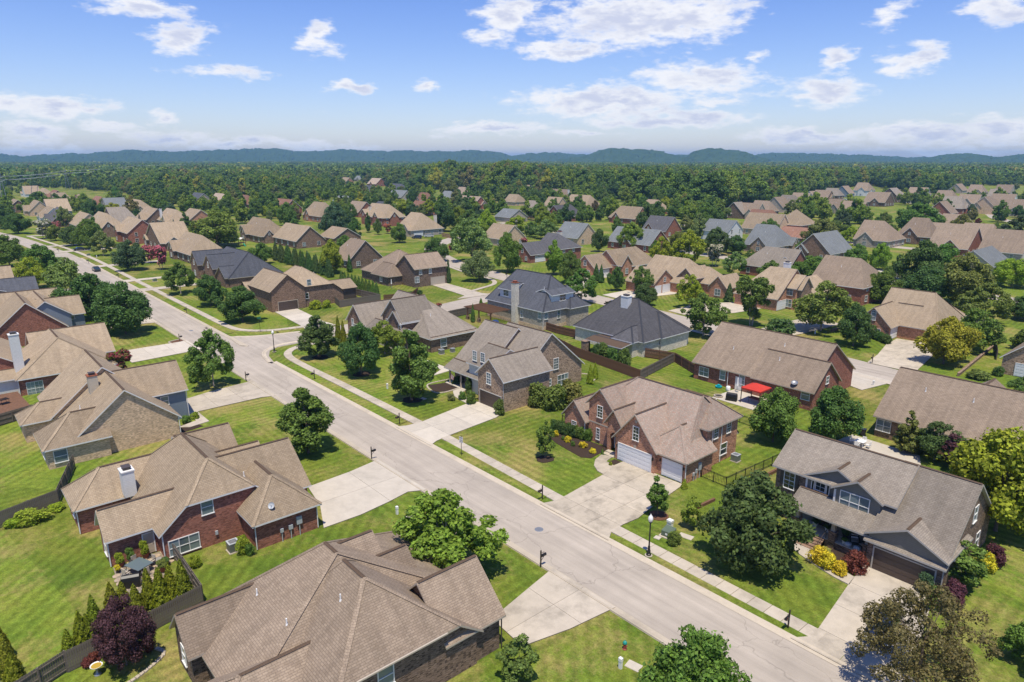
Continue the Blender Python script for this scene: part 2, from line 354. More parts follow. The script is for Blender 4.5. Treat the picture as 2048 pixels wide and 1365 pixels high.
MT['lawn'] = m.col(c, .95, .08)

def concrete(name, base, var=.14, stain=.3, panel=True):
    m = Mat(name); P = m.pos
    n = m.ramp(m.noise(P, .8, 6, .65), [(.25, 1 - var), (.75, 1 + var * .7)])
    f = m.ramp(m.noise(P, 22, 3, .7), [(.2, .90), (.8, 1.08)])
    s_ = m.ramp(m.noise(P, .33, 5, .7), [(.30, 1 - stain), (.50, 1.0)])
    c = m.mix(1.0, m.mix(1.0, m.mix(1.0, base, n, 'MULTIPLY'), f, 'MULTIPLY'), s_, 'MULTIPLY')
    if panel: c = m.mix(1.0, c, m.ramp(m.rnd(), [(0, .90), (1, 1.07)]), 'MULTIPLY')
    m.bump(m.noise(P, 40, 2, .6), .15, .01)
    return m.col(c, .85, .25)
MT['conc'] = concrete('pavement_concrete', (.47, .41, .325))
MT['conc_new'] = concrete('pale_driveway_concrete', (.52, .465, .38), .10, .14)
MT['conc_old'] = concrete('stained_driveway_concrete', (.48, .415, .32), .18, .42)
MT['kerb'] = concrete('kerb_concrete', (.50, .43, .33), .1, .2)
MT['joint'] = plain('pavement_joint_earth', (.24, .20, .15), .95, .1)
m = Mat('street_asphalt'); P = m.pos; sp = m.node('ShaderNodeSeparateXYZ'); m.link(P, sp.inputs[0])
n1 = m.ramp(m.noise(P, .16, 6, .65), [(.25, .82), (.75, 1.10)])
mpn = m.node('ShaderNodeMapping'); mpn.inputs['Scale'].default_value = (.05, 1.3, 1); m.link(P, mpn.inputs[0])
n2 = m.ramp(m.noise(mpn.outputs[0], 1.0, 4, .6), [(.3, .84), (.7, 1.07)])
n3 = m.ramp(m.noise(P, 30, 3, .8), [(.2, .86), (.8, 1.12)])
ve = m.node('ShaderNodeTexVoronoi', feature='DISTANCE_TO_EDGE'); ve.inputs['Scale'].default_value = .11; vv = m.node('ShaderNodeVectorMath', operation='MULTIPLY_ADD')
nn = m.node('ShaderNodeTexNoise'); nn.inputs['Scale'].default_value = .5; nn.inputs['Detail'].default_value = 5; m.link(P, nn.inputs['Vector']); m.link(nn.outputs['Color'], vv.inputs[0]); vv.inputs[1].default_value = (3.0, 3.0, 0); m.link(P, vv.inputs[2]); m.link(vv.outputs[0], ve.inputs['Vector'])
crack = m.ramp(ve.outputs['Distance'], [(.0, .72), (.005, 1.0)])
seam = m.ramp(m.math('ABSOLUTE', m.math('ADD', sp.outputs[1], 3.9)), [(.0, .86), (.035, 1.0)])
c = m.mix(1.0, m.mix(1.0, m.mix(1.0, m.mix(1.0, (.42, .365, .30), n1, 'MULTIPLY'), n2, 'MULTIPLY'), n3, 'MULTIPLY'), m.mix(1.0, crack, seam, 'MULTIPLY'), 'MULTIPLY')
m.bump(m.noise(P, 60, 2, .6), .2, .01)
MT['asphalt'] = m.col(c, .9, .2)

def sheet(name, pts, z, mat, label=None, cat=None, kind='structure'):
    b = MB(); b.poly([(p[0], p[1], z) for p in pts]); o = obj(b, name, [mat]); tag(o, label, cat, None, kind); return o
g = MB(); g.poly([(-16000, -6000, 0), (6000, -6000, 0), (6000, 16000, 0), (-16000, 16000, 0)])
ground = tag(obj(g, 'ground', ['lawn']), 'mown green lawns stretching under the whole neighbourhood', 'ground', kind='structure')
def smooth(pts, n=6):
    out = []; P_ = [np.array(p, float) for p in pts]
    for i in range(len(P_) - 1):
        p0 = P_[max(i - 1, 0)]; p1 = P_[i]; p2 = P_[i + 1]; p3 = P_[min(i + 2, len(P_) - 1)]
        for k in range(n):
            t = k / n; out.append(.5 * ((2 * p1) + (-p0 + p2) * t + (2 * p0 - 5 * p1 + 4 * p2 - p3) * t * t + (-p0 + 3 * p1 - 3 * p2 + p3) * t ** 3))
    out.append(P_[-1]); return [tuple(p) for p in out]
def offset(pts, d_):
    P_ = np.array(pts, float); T = np.gradient(P_, axis=0); T /= np.linalg.norm(T, axis=1)[:, None]
    return P_ + np.stack([-T[:, 1], T[:, 0]], 1) * d_
def ribbon(mb, pts, w0, w1, z0, z1=None, mat=0):
    a = offset(pts, w0); b = offset(pts, w1); z1 = z0 if z1 is None else z1
    for i in range(len(pts) - 1):
        mb.poly([(*a[i], z0), (*b[i], z1), (*b[i + 1], z1), (*a[i + 1], z0)][::-1], mat)
STREETS = {'main': smooth([(75, -3.95), (0, -3.95), (-120, -3.9), (-250, -3.9), (-300, -6.8), (-350, -11), (-420, -22)]),
 'side': smooth([(-84.5, -2), (-84.6, 12), (-87, 40), (-91, 62), (-96, 93)]),
 'second': smooth([(60, 69), (5, 77), (-65, 87), (-120, 92.5), (-155, 100), (-190, 118), (-215, 150)]),
 'third': smooth([(80, 158), (2, 169.5), (-70, 180), (-160, 193), (-260, 215)]),
 'fourth': smooth([(100, 262), (10, 262), (-90, 268), (-220, 285)]),
 'close': smooth([(-30, 400), (-72, 455), (-90, 500), (-106, 530), (-150, 552)])}
for i, (k, lab) in enumerate((('main', 'long pale asphalt street running between the front lawns'), ('side', 'short cross street meeting the long street at a T'), ('second', 'curving street behind the slate-roofed houses'), ('third', 'street beyond the house with the arched window'), ('fourth', 'street hidden among the far houses'), ('close', 'turning circle street by the far row of houses'))):
    b = MB(); ribbon(b, STREETS[k], -3.75, 3.75, .012 + .004 * i); tag(obj(b, 'street', ['asphalt']), lab, 'street', None, 'structure')
# flared mouth of the cross street
sheet('street', [(-97, -.3), (-94.6, .9), (-92.3, 3.4), (-90.6, 7), (-89.2, 12.5), (-80.3, 12.5), (-81.2, 8.2), (-81, 5), (-79, 2.2), (-75.5, .6), (-71, -.3)], .034, 'asphalt', 'flared junction apron of the cross street', 'street')
def kerb(pts, side, label):
    # rolled concrete kerb and gutter following one edge of a street
    b = MB(); prof = [(0, .0385), (.42, .045), (.56, .13), (.74, .14), (.78, .0)]
    for (w0, z0), (w1, z1) in zip(prof, prof[1:]):
        if side > 0: ribbon(b, pts, w0, w1, z0, z1)
        else: ribbon(b, pts, -w1, -w0, z1, z0)
    tag(obj(b, 'kerb', ['kerb']), label, 'kerb', None, 'structure')
def line(a, b_, n=2): return [(a[0] + (b_[0] - a[0]) * i / (n - 1), a[1] + (b_[1] - a[1]) * i / (n - 1)) for i in range(n)]
kerb(smooth([(-71, -.55), (-40, -.55), (75, -.55)]), 1, 'rolled kerb along the pavement side of the long street')
kerb(smooth([(-71, -.55), (-75.5, .2), (-79, 1.7), (-81.3, 4.8), (-81.6, 8.2), (-80.7, 14)])[::-1], -1, 'curved kerb corner by the lamp post at the cross street')
kerb(smooth([(-250, -.5), (-97, -.5), (-94.2, .6), (-92, 3.2), (-90.4, 7), (-89, 13)]), 1, 'curved kerb by the corner lawn with the street-name sign')
kerb(smooth([(75, -7.4), (0, -7.4), (-120, -7.4), (-250, -7.4)])[::-1], -1, 'rolled kerb on the side of the long street without a pavement')
# pavements: slabs one by one on a bedding strip
SLAB = {}
def slab_mesh(l, w, h, mat):
    k = (round(l, 2), round(w, 2), round(h, 2), mat)
    if k not in SLAB:
        b = MB(); e = .02; x, y = l / 2, w / 2
        b.poly([(-x + e, -y + e, h), (x - e, -y + e, h), (x - e, y - e, h), (-x + e, y - e, h)])
        c0 = [(-x, -y), (x, -y), (x, y), (-x, y)]; c1 = [(-x + e, -y + e), (x - e, -y + e), (x - e, y - e), (-x + e, y - e)]
        for i in range(4):
            j = (i + 1) % 4; b.poly([(*c0[i], h - e), (*c0[j], h - e), (*c1[j], h), (*c1[i], h)]); b.poly([(*c0[i], 0), (*c0[j], 0), (*c0[j], h - e), (*c0[i], h - e)])
        SLAB[k] = b.mesh('slab', [mat])
    return SLAB[k]
def pavement(pts, w, label, step=1.52, z=.0, gap=.045):
    P_ = np.array(pts, float); seg = np.linalg.norm(np.diff(P_, axis=0), axis=1); cum = np.concatenate([[0], np.cumsum(seg)])
    n = max(1, round(cum[-1] / step)); step = cum[-1] / n
    b = MB(); ribbon(b, pts, -w / 2 + .03, w / 2 - .03, z + .075); root = tag(obj(b, 'pavement', ['joint']), label, 'pavement', None, 'structure')
    for i in range(n):
        d0 = (i + .5) * step
        x = np.interp(d0, cum, P_[:, 0]); y = np.interp(d0, cum, P_[:, 1]); x2 = np.interp(d0 + .3, cum, P_[:, 0]); y2 = np.interp(d0 + .3, cum, P_[:, 1])
        link('slab', slab_mesh(step - gap, w, .12, 'conc'), root, (x, y, z), math.atan2(y2 - y, x2 - x))
def pavement_strip(pts, w, label, z=.11):
    b = MB(); ribbon(b, pts, -w / 2, w / 2, z); tag(obj(b, 'pavement', ['conc']), label, 'pavement', None, 'structure')
pavement([(60, 1.35), (8.3, 1.95)], 1.45, 'slabbed pavement before the two-storey house with the porch')
pavement(smooth([(.35, 2.15), (-22.0, 2.9)], 2), 1.45, 'slabbed pavement before the red brick house with white garage doors')
pavement(smooth([(-28.4, 3.0), (-50, 3.0), (-66, 2.9), (-73, 3.4), (-76.5, 5.2), (-78.2, 8.2), (-78.4, 13), (-79, 20)]), 1.45, 'slabbed pavement bending round the corner by the lamp post')
pavement(smooth([(-92.6, 20), (-93.6, 13.5), (-94.8, 8.8), (-98, 5), (-104, 3.2), (-125, 3.0), (-160, 3.0), (-185, 3.0)]), 1.45, 'slabbed pavement round the corner lawn and on along the street')
pavement_strip(smooth([(-186, 3.0), (-250, 3.0), (-300, .2), (-350, -4)]), 1.5, 'pavement far along the long street')
pavement_strip(smooth([(-101, 66), (-103.5, 74), (-107, 82), (-115, 86.5), (-131, 88.5), (-155, 95)]), 1.4, 'pavement curving round the lawn of the corner house with the tan garage')
pavement_strip(smooth([(40, 67), (5, 72), (-60, 81)]), 1.4, 'pavement behind the long brown-roofed house')
def verge(pts, w0, w1, label):
    b = MB(); ribbon(b, pts, w0, w1, .095); tag(obj(b, 'verge', ['lawn']), label, 'grass verge', None, 'structure')
for (a, c, lab) in ((9.6, 70, 'grass verge between pavement and kerb by the lamp post and mailbox'), (-20.8, -.7, 'grass verge holding the speed limit sign'), (-72, -29.6, 'grass verge before the brick houses with the big maples'), (-170, -97.5, 'grass verge along the corner lawn')):
    ww = 1.6 if a < 0 else 1.2
    b = MB(); b.poly([(a, .2, .095), (c, .2, .095), (c - .5, 1.25 if a > 0 else 2.12, .095), (a + .1, 1.25 if a > 0 else 2.12, .095)]); tag(obj(b, 'verge', ['lawn']), lab, 'grass verge', None, 'structure')
# driveways: an outline cut into slabs along its joints
def clip(poly, ax, val, keep_less):
    out = []
    for i in range(len(poly)):
        a = poly[i]; b = poly[(i + 1) % len(poly)]; ia = (a[ax] <= val) == keep_less; ib = (b[ax] <= val) == keep_less
        if ia: out.append(a)
        if ia != ib:
            t = (val - a[ax]) / (b[ax] - a[ax]); out.append((a[0] + (b[0] - a[0]) * t, a[1] + (b[1] - a[1]) * t))
    return out
def prism(poly, z0, z1, mat, name, parent=None):
    b = MB(); n = len(poly); b.poly([(p[0], p[1], z1) for p in poly])
    for i in range(n): a = poly[i]; c_ = poly[(i + 1) % n]; b.poly([(*a, z0), (*c_, z0), (*c_, z1), (*a, z1)])
    return obj(b, name, [mat], parent)
def ccw(p): return p if sum(p[i][0] * p[(i + 1) % len(p)][1] - p[(i + 1) % len(p)][0] * p[i][1] for i in range(len(p))) > 0 else p[::-1]
def driveway(poly, scut, tcut, label, mat='conc', z=.10):
    poly = ccw(poly)
    root = tag(prism(poly, .0, z - .03, 'joint', 'driveway'), label, 'driveway', None, 'structure')
    S = [-1e4] + sorted(scut) + [1e4]; T = [-1e4] + sorted(tcut) + [1e4]; e = .017
    for i in range(len(S) - 1):
        for j in range(len(T) - 1):
            q = clip(clip(clip(clip(poly, 0, S[i] + e, False), 0, S[i + 1] - e, True), 1, T[j] + e, False), 1, T[j + 1] - e, True)
            if len(q) > 2:
                cx = sum(p[0] for p in q) / len(q); cy = sum(p[1] for p in q) / len(q)
                prism([(p[0] - cx, p[1] - cy) for p in q], .02, z, mat, 'slab', root).location = (cx, cy, 0)
    return root
driveway([(-.3, -.2), (.2, 1.2), (.3, 2.7), (-.5, 10.3), (-1.3, 13.2), (-1.3, 14.9), (7.1, 15.2), (7.3, 14.5), (8.1, 8.3), (8.6, 5.4), (8.4, 3.2), (8.6, 1.2), (9.4, -.2)], [2.6, 5.9], [2.85, 6.4, 10.2], 'broad stained concrete driveway leading to the white garage doors', 'conc_old')
driveway([(-29.4, -.2), (-28.7, 1.2), (-28.5, 3.4), (-30.2, 12.8), (-29.6, 15), (-24, 15.4), (-22.9, 12.5), (-22.0, 3.4), (-21.6, 1.2), (-20.9, -.2)], [-26.2], [3.7, 8.2, 12.2], 'pale concrete driveway to the brown garage door of the tan brick house', 'conc_new')
driveway([(28.0, -.2), (28.9, 1.1), (28.9, 2.6), (27.9, 10.5), (27.5, 14.8), (33.2, 14.8), (34.6, 8), (35.2, 2.6), (36.4, -.2)], [31.6], [2.6, 6.6, 10.6], 'concrete driveway under the bronze-leaved tree by the two-storey house')
driveway([(-21.6, -7.55), (-20.8, -11.8), (-20.4, -17.3), (-15.5, -18.2), (-11, -20), (-10.9, -15.9), (-11.4, -12.2), (-12, -9.4), (-11, -7.55)], [-16], [-12], 'bright new concrete driveway beside the red brick house', 'conc_new')
driveway([(9.2, -7.55), (9.9, -11), (11, -16.2), (15, -16.5), (16.0, -12.3), (16.6, -7.55)], [13], [-11.2], 'concrete driveway running in beside the wide brown roof')
driveway([(-62.6, -7.55), (-61.6, -14.7), (-60, -20.2), (-53.6, -20.2), (-53.6, -9.4), (-52.8, -7.55)], [-57.6], [-12, -16], 'worn concrete driveway to the tan brick gable house')
driveway([(-97.6, -7.55), (-97.3, -9.5), (-97.4, -20), (-87.6, -20), (-88.5, -9), (-87.6, -7.55)], [-92.6], [-12, -16], 'pale driveway beside the house with the tall white chimney', 'conc_new')
driveway([(-112.6, 17.0), (-113.6, 22.8), (-95.2, 21.3), (-90, 21.8), (-89.2, 14.8), (-94.8, 15.6)], [-106, -100, -94], [], 'concrete driveway to the brown garage of the corner house', 'conc_new')
driveway([(-117.6, 66.6), (-117, 71.6), (-97.8, 69.8), (-94.6, 71), (-95.5, 59.6), (-98, 64)], [-110, -103], [], 'concrete driveway to the tan garage of the dark brown house')
for i, (s_, w_, t_) in enumerate(((-164.6, 4, 22), (-184, 3.6, 20), (-223, 4, 20), (-276, 4.4, 21), (-300, 3.6, 18), (-353, 4, 14))):
    y0 = -.3 if s_ > -260 else -5
    driveway([(s_ - w_ / 2 - .7, y0), (s_ - w_ / 2, 3), (s_ - w_ / 2, t_), (s_ + w_ / 2, t_), (s_ + w_ / 2, 3), (s_ + w_ / 2 + .7, y0)], [], [8], ['driveway of the charcoal-roofed house', 'narrow driveway beside the utility cabinet', 'driveway by the dark rounded tree', 'driveway with the dark saloon car on it', 'narrow driveway beyond the dark saloon car', 'far driveway by the pair of dark trees'][i])
for (s_, w_, lab) in ((-122, 5, 'driveway hidden behind the big street maples'), (-150, 5, 'driveway of the charcoal house with the dormer'), (-178, 5, 'driveway beside the plain brown roof')):
    driveway([(s_ - w_ / 2 - .6, -7.55), (s_ - w_ / 2, -10), (s_ - w_ / 2, -20), (s_ + w_ / 2, -20), (s_ + w_ / 2, -10), (s_ + w_ / 2 + .6, -7.55)], [], [-13], lab)
driveway([(.6, 81.0), (-.3, 88), (-2.2, 97), (-2.6, 103.5), (6.2, 104.5), (6.6, 97), (8.6, 81.0)], [2.5], [88, 95], 'warm sand-coloured driveway by the yellow-green tree', 'conc_old')
driveway([(1.2, 66.5), (6.5, 64.5), (8.3, 73), (.2, 74)], [], [70], 'short driveway at the end of the long brown-roofed house', 'conc_new')
driveway([(-100, 121), (-103, 112), (-92, 97), (-84, 96), (-88, 104), (-92, 113), (-93, 121)], [], [105], 'driveway of the dark-roofed red brick house', 'conc_new')
driveway([(-71, 118), (-74, 106), (-74, 93), (-66, 92), (-63, 104), (-61, 112), (-63, 118)], [], [100, 108], 'driveway curving to the orange brick gable house', 'conc_new')
driveway([(-44, 112), (-50, 104), (-50, 90), (-44, 89), (-38, 100), (-36, 112)], [], [98], 'driveway before the twin white garage doors', 'conc_old')
driveway([(-24, 108), (-26, 96), (-25, 85), (-19, 84), (-17, 96), (-16, 108)], [], [94], 'driveway beside the bay-fronted orange brick house', 'conc_old')
driveway([(22, 66), (26, 86), (32, 86), (31, 66)], [], [76], 'driveway of the pink brick house with one white garage', 'conc_new')
driveway([(-44, 196), (-48, 185), (-36, 182), (-22, 180), (-22, 186), (-34, 190), (-36, 196)], [], [], 'driveway of the slate-grey roofed house with white windows', 'conc_new')
# garden walks
def walk(pts, label, mat='conc', z=.10): tag(prism(ccw(pts), 0, z, mat, 'garden_path'), label, 'path', None, 'structure')
walk([(-.55, 10.35), (-1.6, 10.5), (-2.9, 11.3), (-3.9, 12.6), (-4.4, 14.3), (-3.1, 14.9), (-2.7, 13.3), (-1.25, 13.1)], 'curved path from the driveway to the arched porch', 'conc_old')
walk([(28.0, 10.2), (26.6, 10.35), (25.2, 10.7), (22.9, 11.5), (21.4, 12.3), (20.7, 13.2), (20.9, 14.3), (23.2, 14.5), (23.8, 13.2), (25.6, 12.2), (27.8, 11.7)], 'curved path to the brick porch steps')
walk([(-30.1, 12.9), (-32.2, 13.1), (-34.4, 13.5), (-36.4, 14.8), (-37.0, 17.6), (-35.4, 18), (-35.1, 15.8), (-33.6, 14.8), (-29.7, 14.5)], 'curved path winding to the porch of the tan brick house', 'conc_new')
walk([(-53.6, -19), (-48.6, -19), (-48, -21.8), (-49, -23), (-50, -20.3), (-53.6, -20.3)], 'short path from the worn driveway to the door')
walk([(-45, 16.5), (-45.6, 21.5), (-62, 21.3), (-62, 19.9), (-47, 20)], 'path under the trees to the brick gables', 'conc_new')
# planting beds and tree rings of mulch
def bed(pts, label, mat='mulch', z=.05): tag(prism(ccw(pts), 0, z, mat, 'planting_bed'), label, 'planting bed', None, 'structure')
def ring(u, v, r, label, mat='mulch'):
    c_ = G(u, v); bed([(c_[0] + r * math.cos(a) * random.uniform(.88, 1.1), c_[1] + r * math.sin(a) * random.uniform(.88, 1.1)) for a in [2 * math.pi * k / 14 for k in range(14)]], label, mat, .06)
random.seed(5)
bed([(-13.4, 16.2), (-13.8, 13.8), (-11, 12.7), (-8, 12.2), (-5.6, 11.9), (-4.6, 12.6), (-4.9, 15), (-5, 16.6)], 'dark mulch bed under the hedge and yellow shrubs')
bed([(-2.4, 13.4), (-1.5, 13.3), (-1.4, 14.6), (-2.5, 14.6)], 'small mulch bed by the garage corner')
bed([(24.4, 14.6), (25.2, 12.7), (27, 12), (27.4, 13.2), (27.2, 14.8), (24.6, 15.2)], 'mulch bed with yellow shrubs below the porch')
bed([(-41.5, 13.5), (-38, 12.3), (-36.8, 14.2), (-37.2, 17.6), (-40, 18.4)], 'mulch bed with a stone edge by the winding path')
bed([(-50, -21), (-47.3, -20.2), (-46.6, -23.4), (-49, -24)], 'planting bed by the corner of the tan brick gable')
bed([(-99.6, -8.2), (-96.2, -8), (-95.8, -10), (-98.6, -10.6)], 'mulch bed around the mailbox', 'mulch_red')
for (u, v, r, lab, mt) in ((640, 715, 1.5, 'mulch ring under the corner maple', 'mulch'), (723, 749, 1.5, 'mulch ring under the twin-trunk maple', 'mulch'), (825, 800, 1.5, 'mulch ring under the tall bright maple', 'mulch'), (1090, 919, 1.1, 'mulch ring round the sapling on the front lawn', 'mulch'), (1317, 1032, 1.0, 'mulch ring round the sapling by the driveway', 'mulch_red')): ring(u, v, r, lab, mt)
# manhole cover
for (x, y, lab) in ((3.4, -3.8, 'round iron manhole cover in the street by the stained driveway'), (-106, -4.2, 'round manhole cover before the cross street')):
    b = MB(); b.lathe([(0, .004), (.33, .004), (.34, 0), (.42, -.002), (.45, -.012)], 20)
    for k in range(-3, 4): b.box(-.26, .26, k * .08 - .012, k * .08 + .012, .003, .012)
    tag(obj(b, 'manhole_cover', ['grey_metal'], None, (x, y, .026)), lab, 'manhole')
# ================================================================== houses
WIN = {}
def window_mesh(w, h, style, frame):
    k = (w, h, style, frame)
    if k not in WIN:
        f = MB(); t = .075; p = .07
        cols = {'d': 1, 's': 1, 'd2': 2, 'd3': 3, 'g': 1, 'g2': 2, 'pic': 1, 'arch': 1}.get(style, 1)
        cw = w / cols
        f.box(-w / 2 - t, w / 2 + t, -p, 0, h, h + t); f.box(-w / 2 - t - .04, w / 2 + t + .04, -p - .05, 0, -t, 0)
        for i in range(cols + 1):
            x = -w / 2 + i * cw; hw = t if i in (0, cols) else .06
            x0, x1 = (x - t, x) if i == 0 else ((x, x + t) if i == cols else (x - hw / 2, x + hw / 2)); f.box(x0, x1, -p, 0, 0, h)
        if style != 'pic':
            for i in range(cols):
                x0 = -w / 2 + i * cw + .03; x1 = x0 + cw - .06; f.box(x0, x1, -p + .008, 0, h / 2 - .03, h / 2 + .03)
                if style in ('g', 'g2'):
                    f.box((x0 + x1) / 2 - .012, (x0 + x1) / 2 + .012, -p + .016, 0, .0, h); f.box(x0, x1, -p + .018, 0, h * .25 - .01, h * .25 + .01); f.box(x0, x1, -p + .018, 0, h * .75 - .01, h * .75 + .01)
        if style == 'arch':
            r = w / 2
            for k2 in range(8):
                a0, a1 = math.pi * k2 / 8, math.pi * (k2 + 1) / 8
                f.poly([(r * math.cos(a0), -p, h + t + r * math.sin(a0)), ((r + t) * math.cos(a0), -p, h + t + (r + t) * math.sin(a0)), ((r + t) * math.cos(a1), -p, h + t + (r + t) * math.sin(a1)), (r * math.cos(a1), -p, h + t + r * math.sin(a1))])
                f.poly([((r + t) * math.cos(a0), -p, h + t + (r + t) * math.sin(a0)), ((r + t) * math.cos(a0), 0, h + t + (r + t) * math.sin(a0)), ((r + t) * math.cos(a1), 0, h + t + (r + t) * math.sin(a1)), ((r + t) * math.cos(a1), -p, h + t + (r + t) * math.sin(a1))])
            for a in (math.pi / 4, math.pi / 2, 3 * math.pi / 4): f.strip((0, -p + .01, h + t), (r * math.cos(a), -p + .01, h + t + r * math.sin(a)), .03, .02, (0, -1, 0))
        g = MB()
        for i in range(cols):
            x0 = -w / 2 + i * cw; g.poly([(x0, -.02, 0), (x0 + cw, -.02, 0), (x0 + cw, -.02, h), (x0, -.02, h)])
        if style == 'arch': g.poly([(w / 2 * math.cos(math.pi * k2 / 10), -.02, h + t + w / 2 * math.sin(math.pi * k2 / 10)) for k2 in range(11)])
        panes = []
        for i in range(cols):
            q = MB(); x0 = -w / 2 + i * cw; q.poly([(x0, -.02, 0), (x0 + cw, -.02, 0), (x0 + cw, -.02, h), (x0, -.02, h)])
            if style == 'arch': q.poly([(w / 2 * math.cos(math.pi * k2 / 10), -.02, h + t + w / 2 * math.sin(math.pi * k2 / 10)) for k2 in range(11)])
            panes.append({gm: q.mesh('pane', [gm]) for gm in ('glass', 'glass_dark')})
        WIN[k] = (f.mesh('window', [frame]), panes)
    return WIN[k]
GD = {}
FACE_RZ = {'t0': 0, 't1': math.pi, 's1': math.pi / 2, 's0': -math.pi / 2}
class House:
    def __init__(s, label, loc, roof='sh_tan', wall='br_red', trim='white', name='house', group=None, short=None, cap=None):
        s.c = loc; s.root = thing(name, (loc[0], loc[1], 0), label, 'house', group); s.roofm = roof; s.wallm = wall; s.trim = trim; s.k = 0; s.blocks = []
        s.cap = cap or ('cap_slate' if roof in ('sh_slate', 'sh_black', 'sh_ltgrey') else 'cap_dark'); s.merge = None
        s.hip = 'cap_slate' if roof in ('sh_slate', 'sh_black', 'sh_ltgrey') else roof
        HOUSES.append((loc[0], loc[1], short or label, s))
    def P(s, x, y): return x - s.c[0], y - s.c[1]
    def block(s, s0, s1, t0, t1, ez, ax='s', p=.8, e0=0, e1=0, z0=0, wall=None, roof=None, oh=.42, rake=.32, capr=True, walls=True, th=.17, gmat=None, c1=None):
        """one wing: walls on a rectangle and a pitched roof; ez = height of the roof edge; e0/e1 = run of a hip at that end (0 = gable)"""
        s.k += 1; j = s.k * .0045; s0 -= j; s1 += j; t0 -= j; t1 += j; ez += s.k * .009
        x0, y0 = s.P(s0, t0); x1, y1 = s.P(s1, t1); ps = ax == 's'
        s.blocks.append((s0, s1, t0, t1, ez, ax, p, e0, e1, oh))
        # local roof coords: a along ridge, b across
        if ps: A0, A1, B0, B1 = x0, x1, y0, y1; tr = lambda a, b, z: (a, b, z)
        else: A0, A1, B0, B1 = y0, y1, x0, x1; tr = lambda a, b, z: (b, a, z)
        fl = (lambda q: q) if ps else (lambda q: q[::-1])
        ra0 = A0 - (oh if e0 else rake); ra1 = A1 + (oh if e1 else rake); rb0 = B0 - oh; rb1 = B1 + oh; half = (rb1 - rb0) / 2; mid = (rb0 + rb1) / 2; rz = ez + half * p
        e0 = half if e0 is True else e0; e1 = half if e1 is True else e1; s.blocks[-1] = (s0, s1, t0, t1, ez, ax, p, e0, e1, oh)
        cb = (c1 - ez) / p if c1 else 0; zc = c1 or ez
        if c1: ra1 = A1 + rake
        h0 = ra0 + (e0 if e0 else 0); h1 = ra1 - (e1 if e1 else 0)
        if h0 > h1: h0 = h1 = (h0 + h1) / 2
        e = [(ra0, rb0), (ra1, rb0), (ra1, rb1), (ra0, rb1)]
        r = MB()
        T = lambda a, b, z, d_=0: tr(a, b, z - d_)
        for d_, mt, rev in ((0, 0, False), (th, 1, True)):
            k0 = [T(ra1, rb0 + cb, zc, d_)] if c1 else []; k1 = [T(ra1, rb1 - cb, zc, d_)] if c1 else []
            fs = [[T(ra0, rb0, ez, d_), T(ra1, rb0, ez, d_)] + k0 + [T(h1, mid, rz, d_), T(h0, mid, rz, d_)], [T(ra1, rb1, ez, d_), T(ra0, rb1, ez, d_), T(h0, mid, rz, d_), T(h1, mid, rz, d_)] + k1]
            if e0: fs.append([T(ra0, rb1, ez, d_), T(ra0, rb0, ez, d_), T(h0, mid, rz, d_)])
            if e1: fs.append([T(ra1, rb0 + cb, zc, d_), T(ra1, rb1 - cb, zc, d_), T(h1, mid, rz, d_)])
            for q in fs:
                q = fl(q); r.poly(q[::-1] if rev else q, mt)
        def side(a, b): q = fl([tr(*a[:2], a[2] - th), tr(*b[:2], b[2] - th), tr(*b), tr(*a)]); r.poly(q, 1)
        side((ra0, rb0, ez), (ra1, rb0, ez)); side((ra1, rb1, ez), (ra0, rb1, ez))
        if e0: side((ra0, rb1, ez), (ra0, rb0, ez))
        else: side((ra0, rb1, ez), (h0, mid, rz)); side((h0, mid, rz), (ra0, rb0, ez))
        if e1:
            side((ra1, rb0 + cb, zc), (ra1, rb1 - cb, zc))
            if c1: side((ra1, rb0, ez), (ra1, rb0 + cb, zc)); side((ra1, rb1 - cb, zc), (ra1, rb1, ez))
        else: side((ra1, rb0, ez), (h1, mid, rz)); side((h1, mid, rz), (ra1, rb1, ez))
        ro = s.add(r, 'roof', [roof or s.roofm, s.trim])
        c = MB()
        if h1 - h0 > .3 and capr: c.strip(tr(h0 + (.1 if not e0 else .0), mid, rz - .005), tr(h1 - (.1 if not e1 else 0), mid, rz - .005), .30, .075)
        if c.v and s.merge is None: obj(c, 'ridge_cap', [s.cap], ro)
        if s.merge is None:
            for (ee, ra, hh, zz, q_) in ((e0, ra0, h0, ez, 0), (e1, ra1, h1, zc, cb)):
                if ee:
                    for rb in (rb0 + q_, rb1 - q_): c = MB(); c.strip(tr(ra, rb, zz), tr(hh, mid, rz), .34, .035); obj(c, 'hip_cap', [s.hip], ro)
        if walls:
            w = MB(); zt = ez + oh * p - .07; zr = ez + (oh + (B1 - B0) / 2) * p - .07
            def wall(q, mt=0): w.poly(fl(q), mt)
            wall([tr(A0, B0, z0), tr(A1, B0, z0), tr(A1, B0, zt), tr(A0, B0, zt)]); wall([tr(A1, B1, z0), tr(A0, B1, z0), tr(A0, B1, zt), tr(A1, B1, zt)])
            for (A, ee, rv) in ((A0, e0, True), (A1, e1, False)):
                top = [tr(A, (B0 + B1) / 2, zr)] if not ee else ([tr(A, B1 - (zc - .05 - zt) / p, zc - .05), tr(A, B0 + (zc - .05 - zt) / p, zc - .05)] if c1 and A is A1 else [])
                q = [tr(A, B0, z0), tr(A, B1, z0), tr(A, B1, zt)] + top + [tr(A, B0, zt)]
                if gmat and not ee:
                    zg = zt; wall([tr(A, B0, z0), tr(A, B1, z0), tr(A, B1, zg), tr(A, B0, zg)][::-1] if rv else [tr(A, B0, z0), tr(A, B1, z0), tr(A, B1, zg), tr(A, B0, zg)])
                    q = [tr(A, B0, zg), tr(A, B1, zg), tr(A, (B0 + B1) / 2, zr)]; wall(q[::-1] if rv else q, 1)
                else: wall(q[::-1] if rv else q)
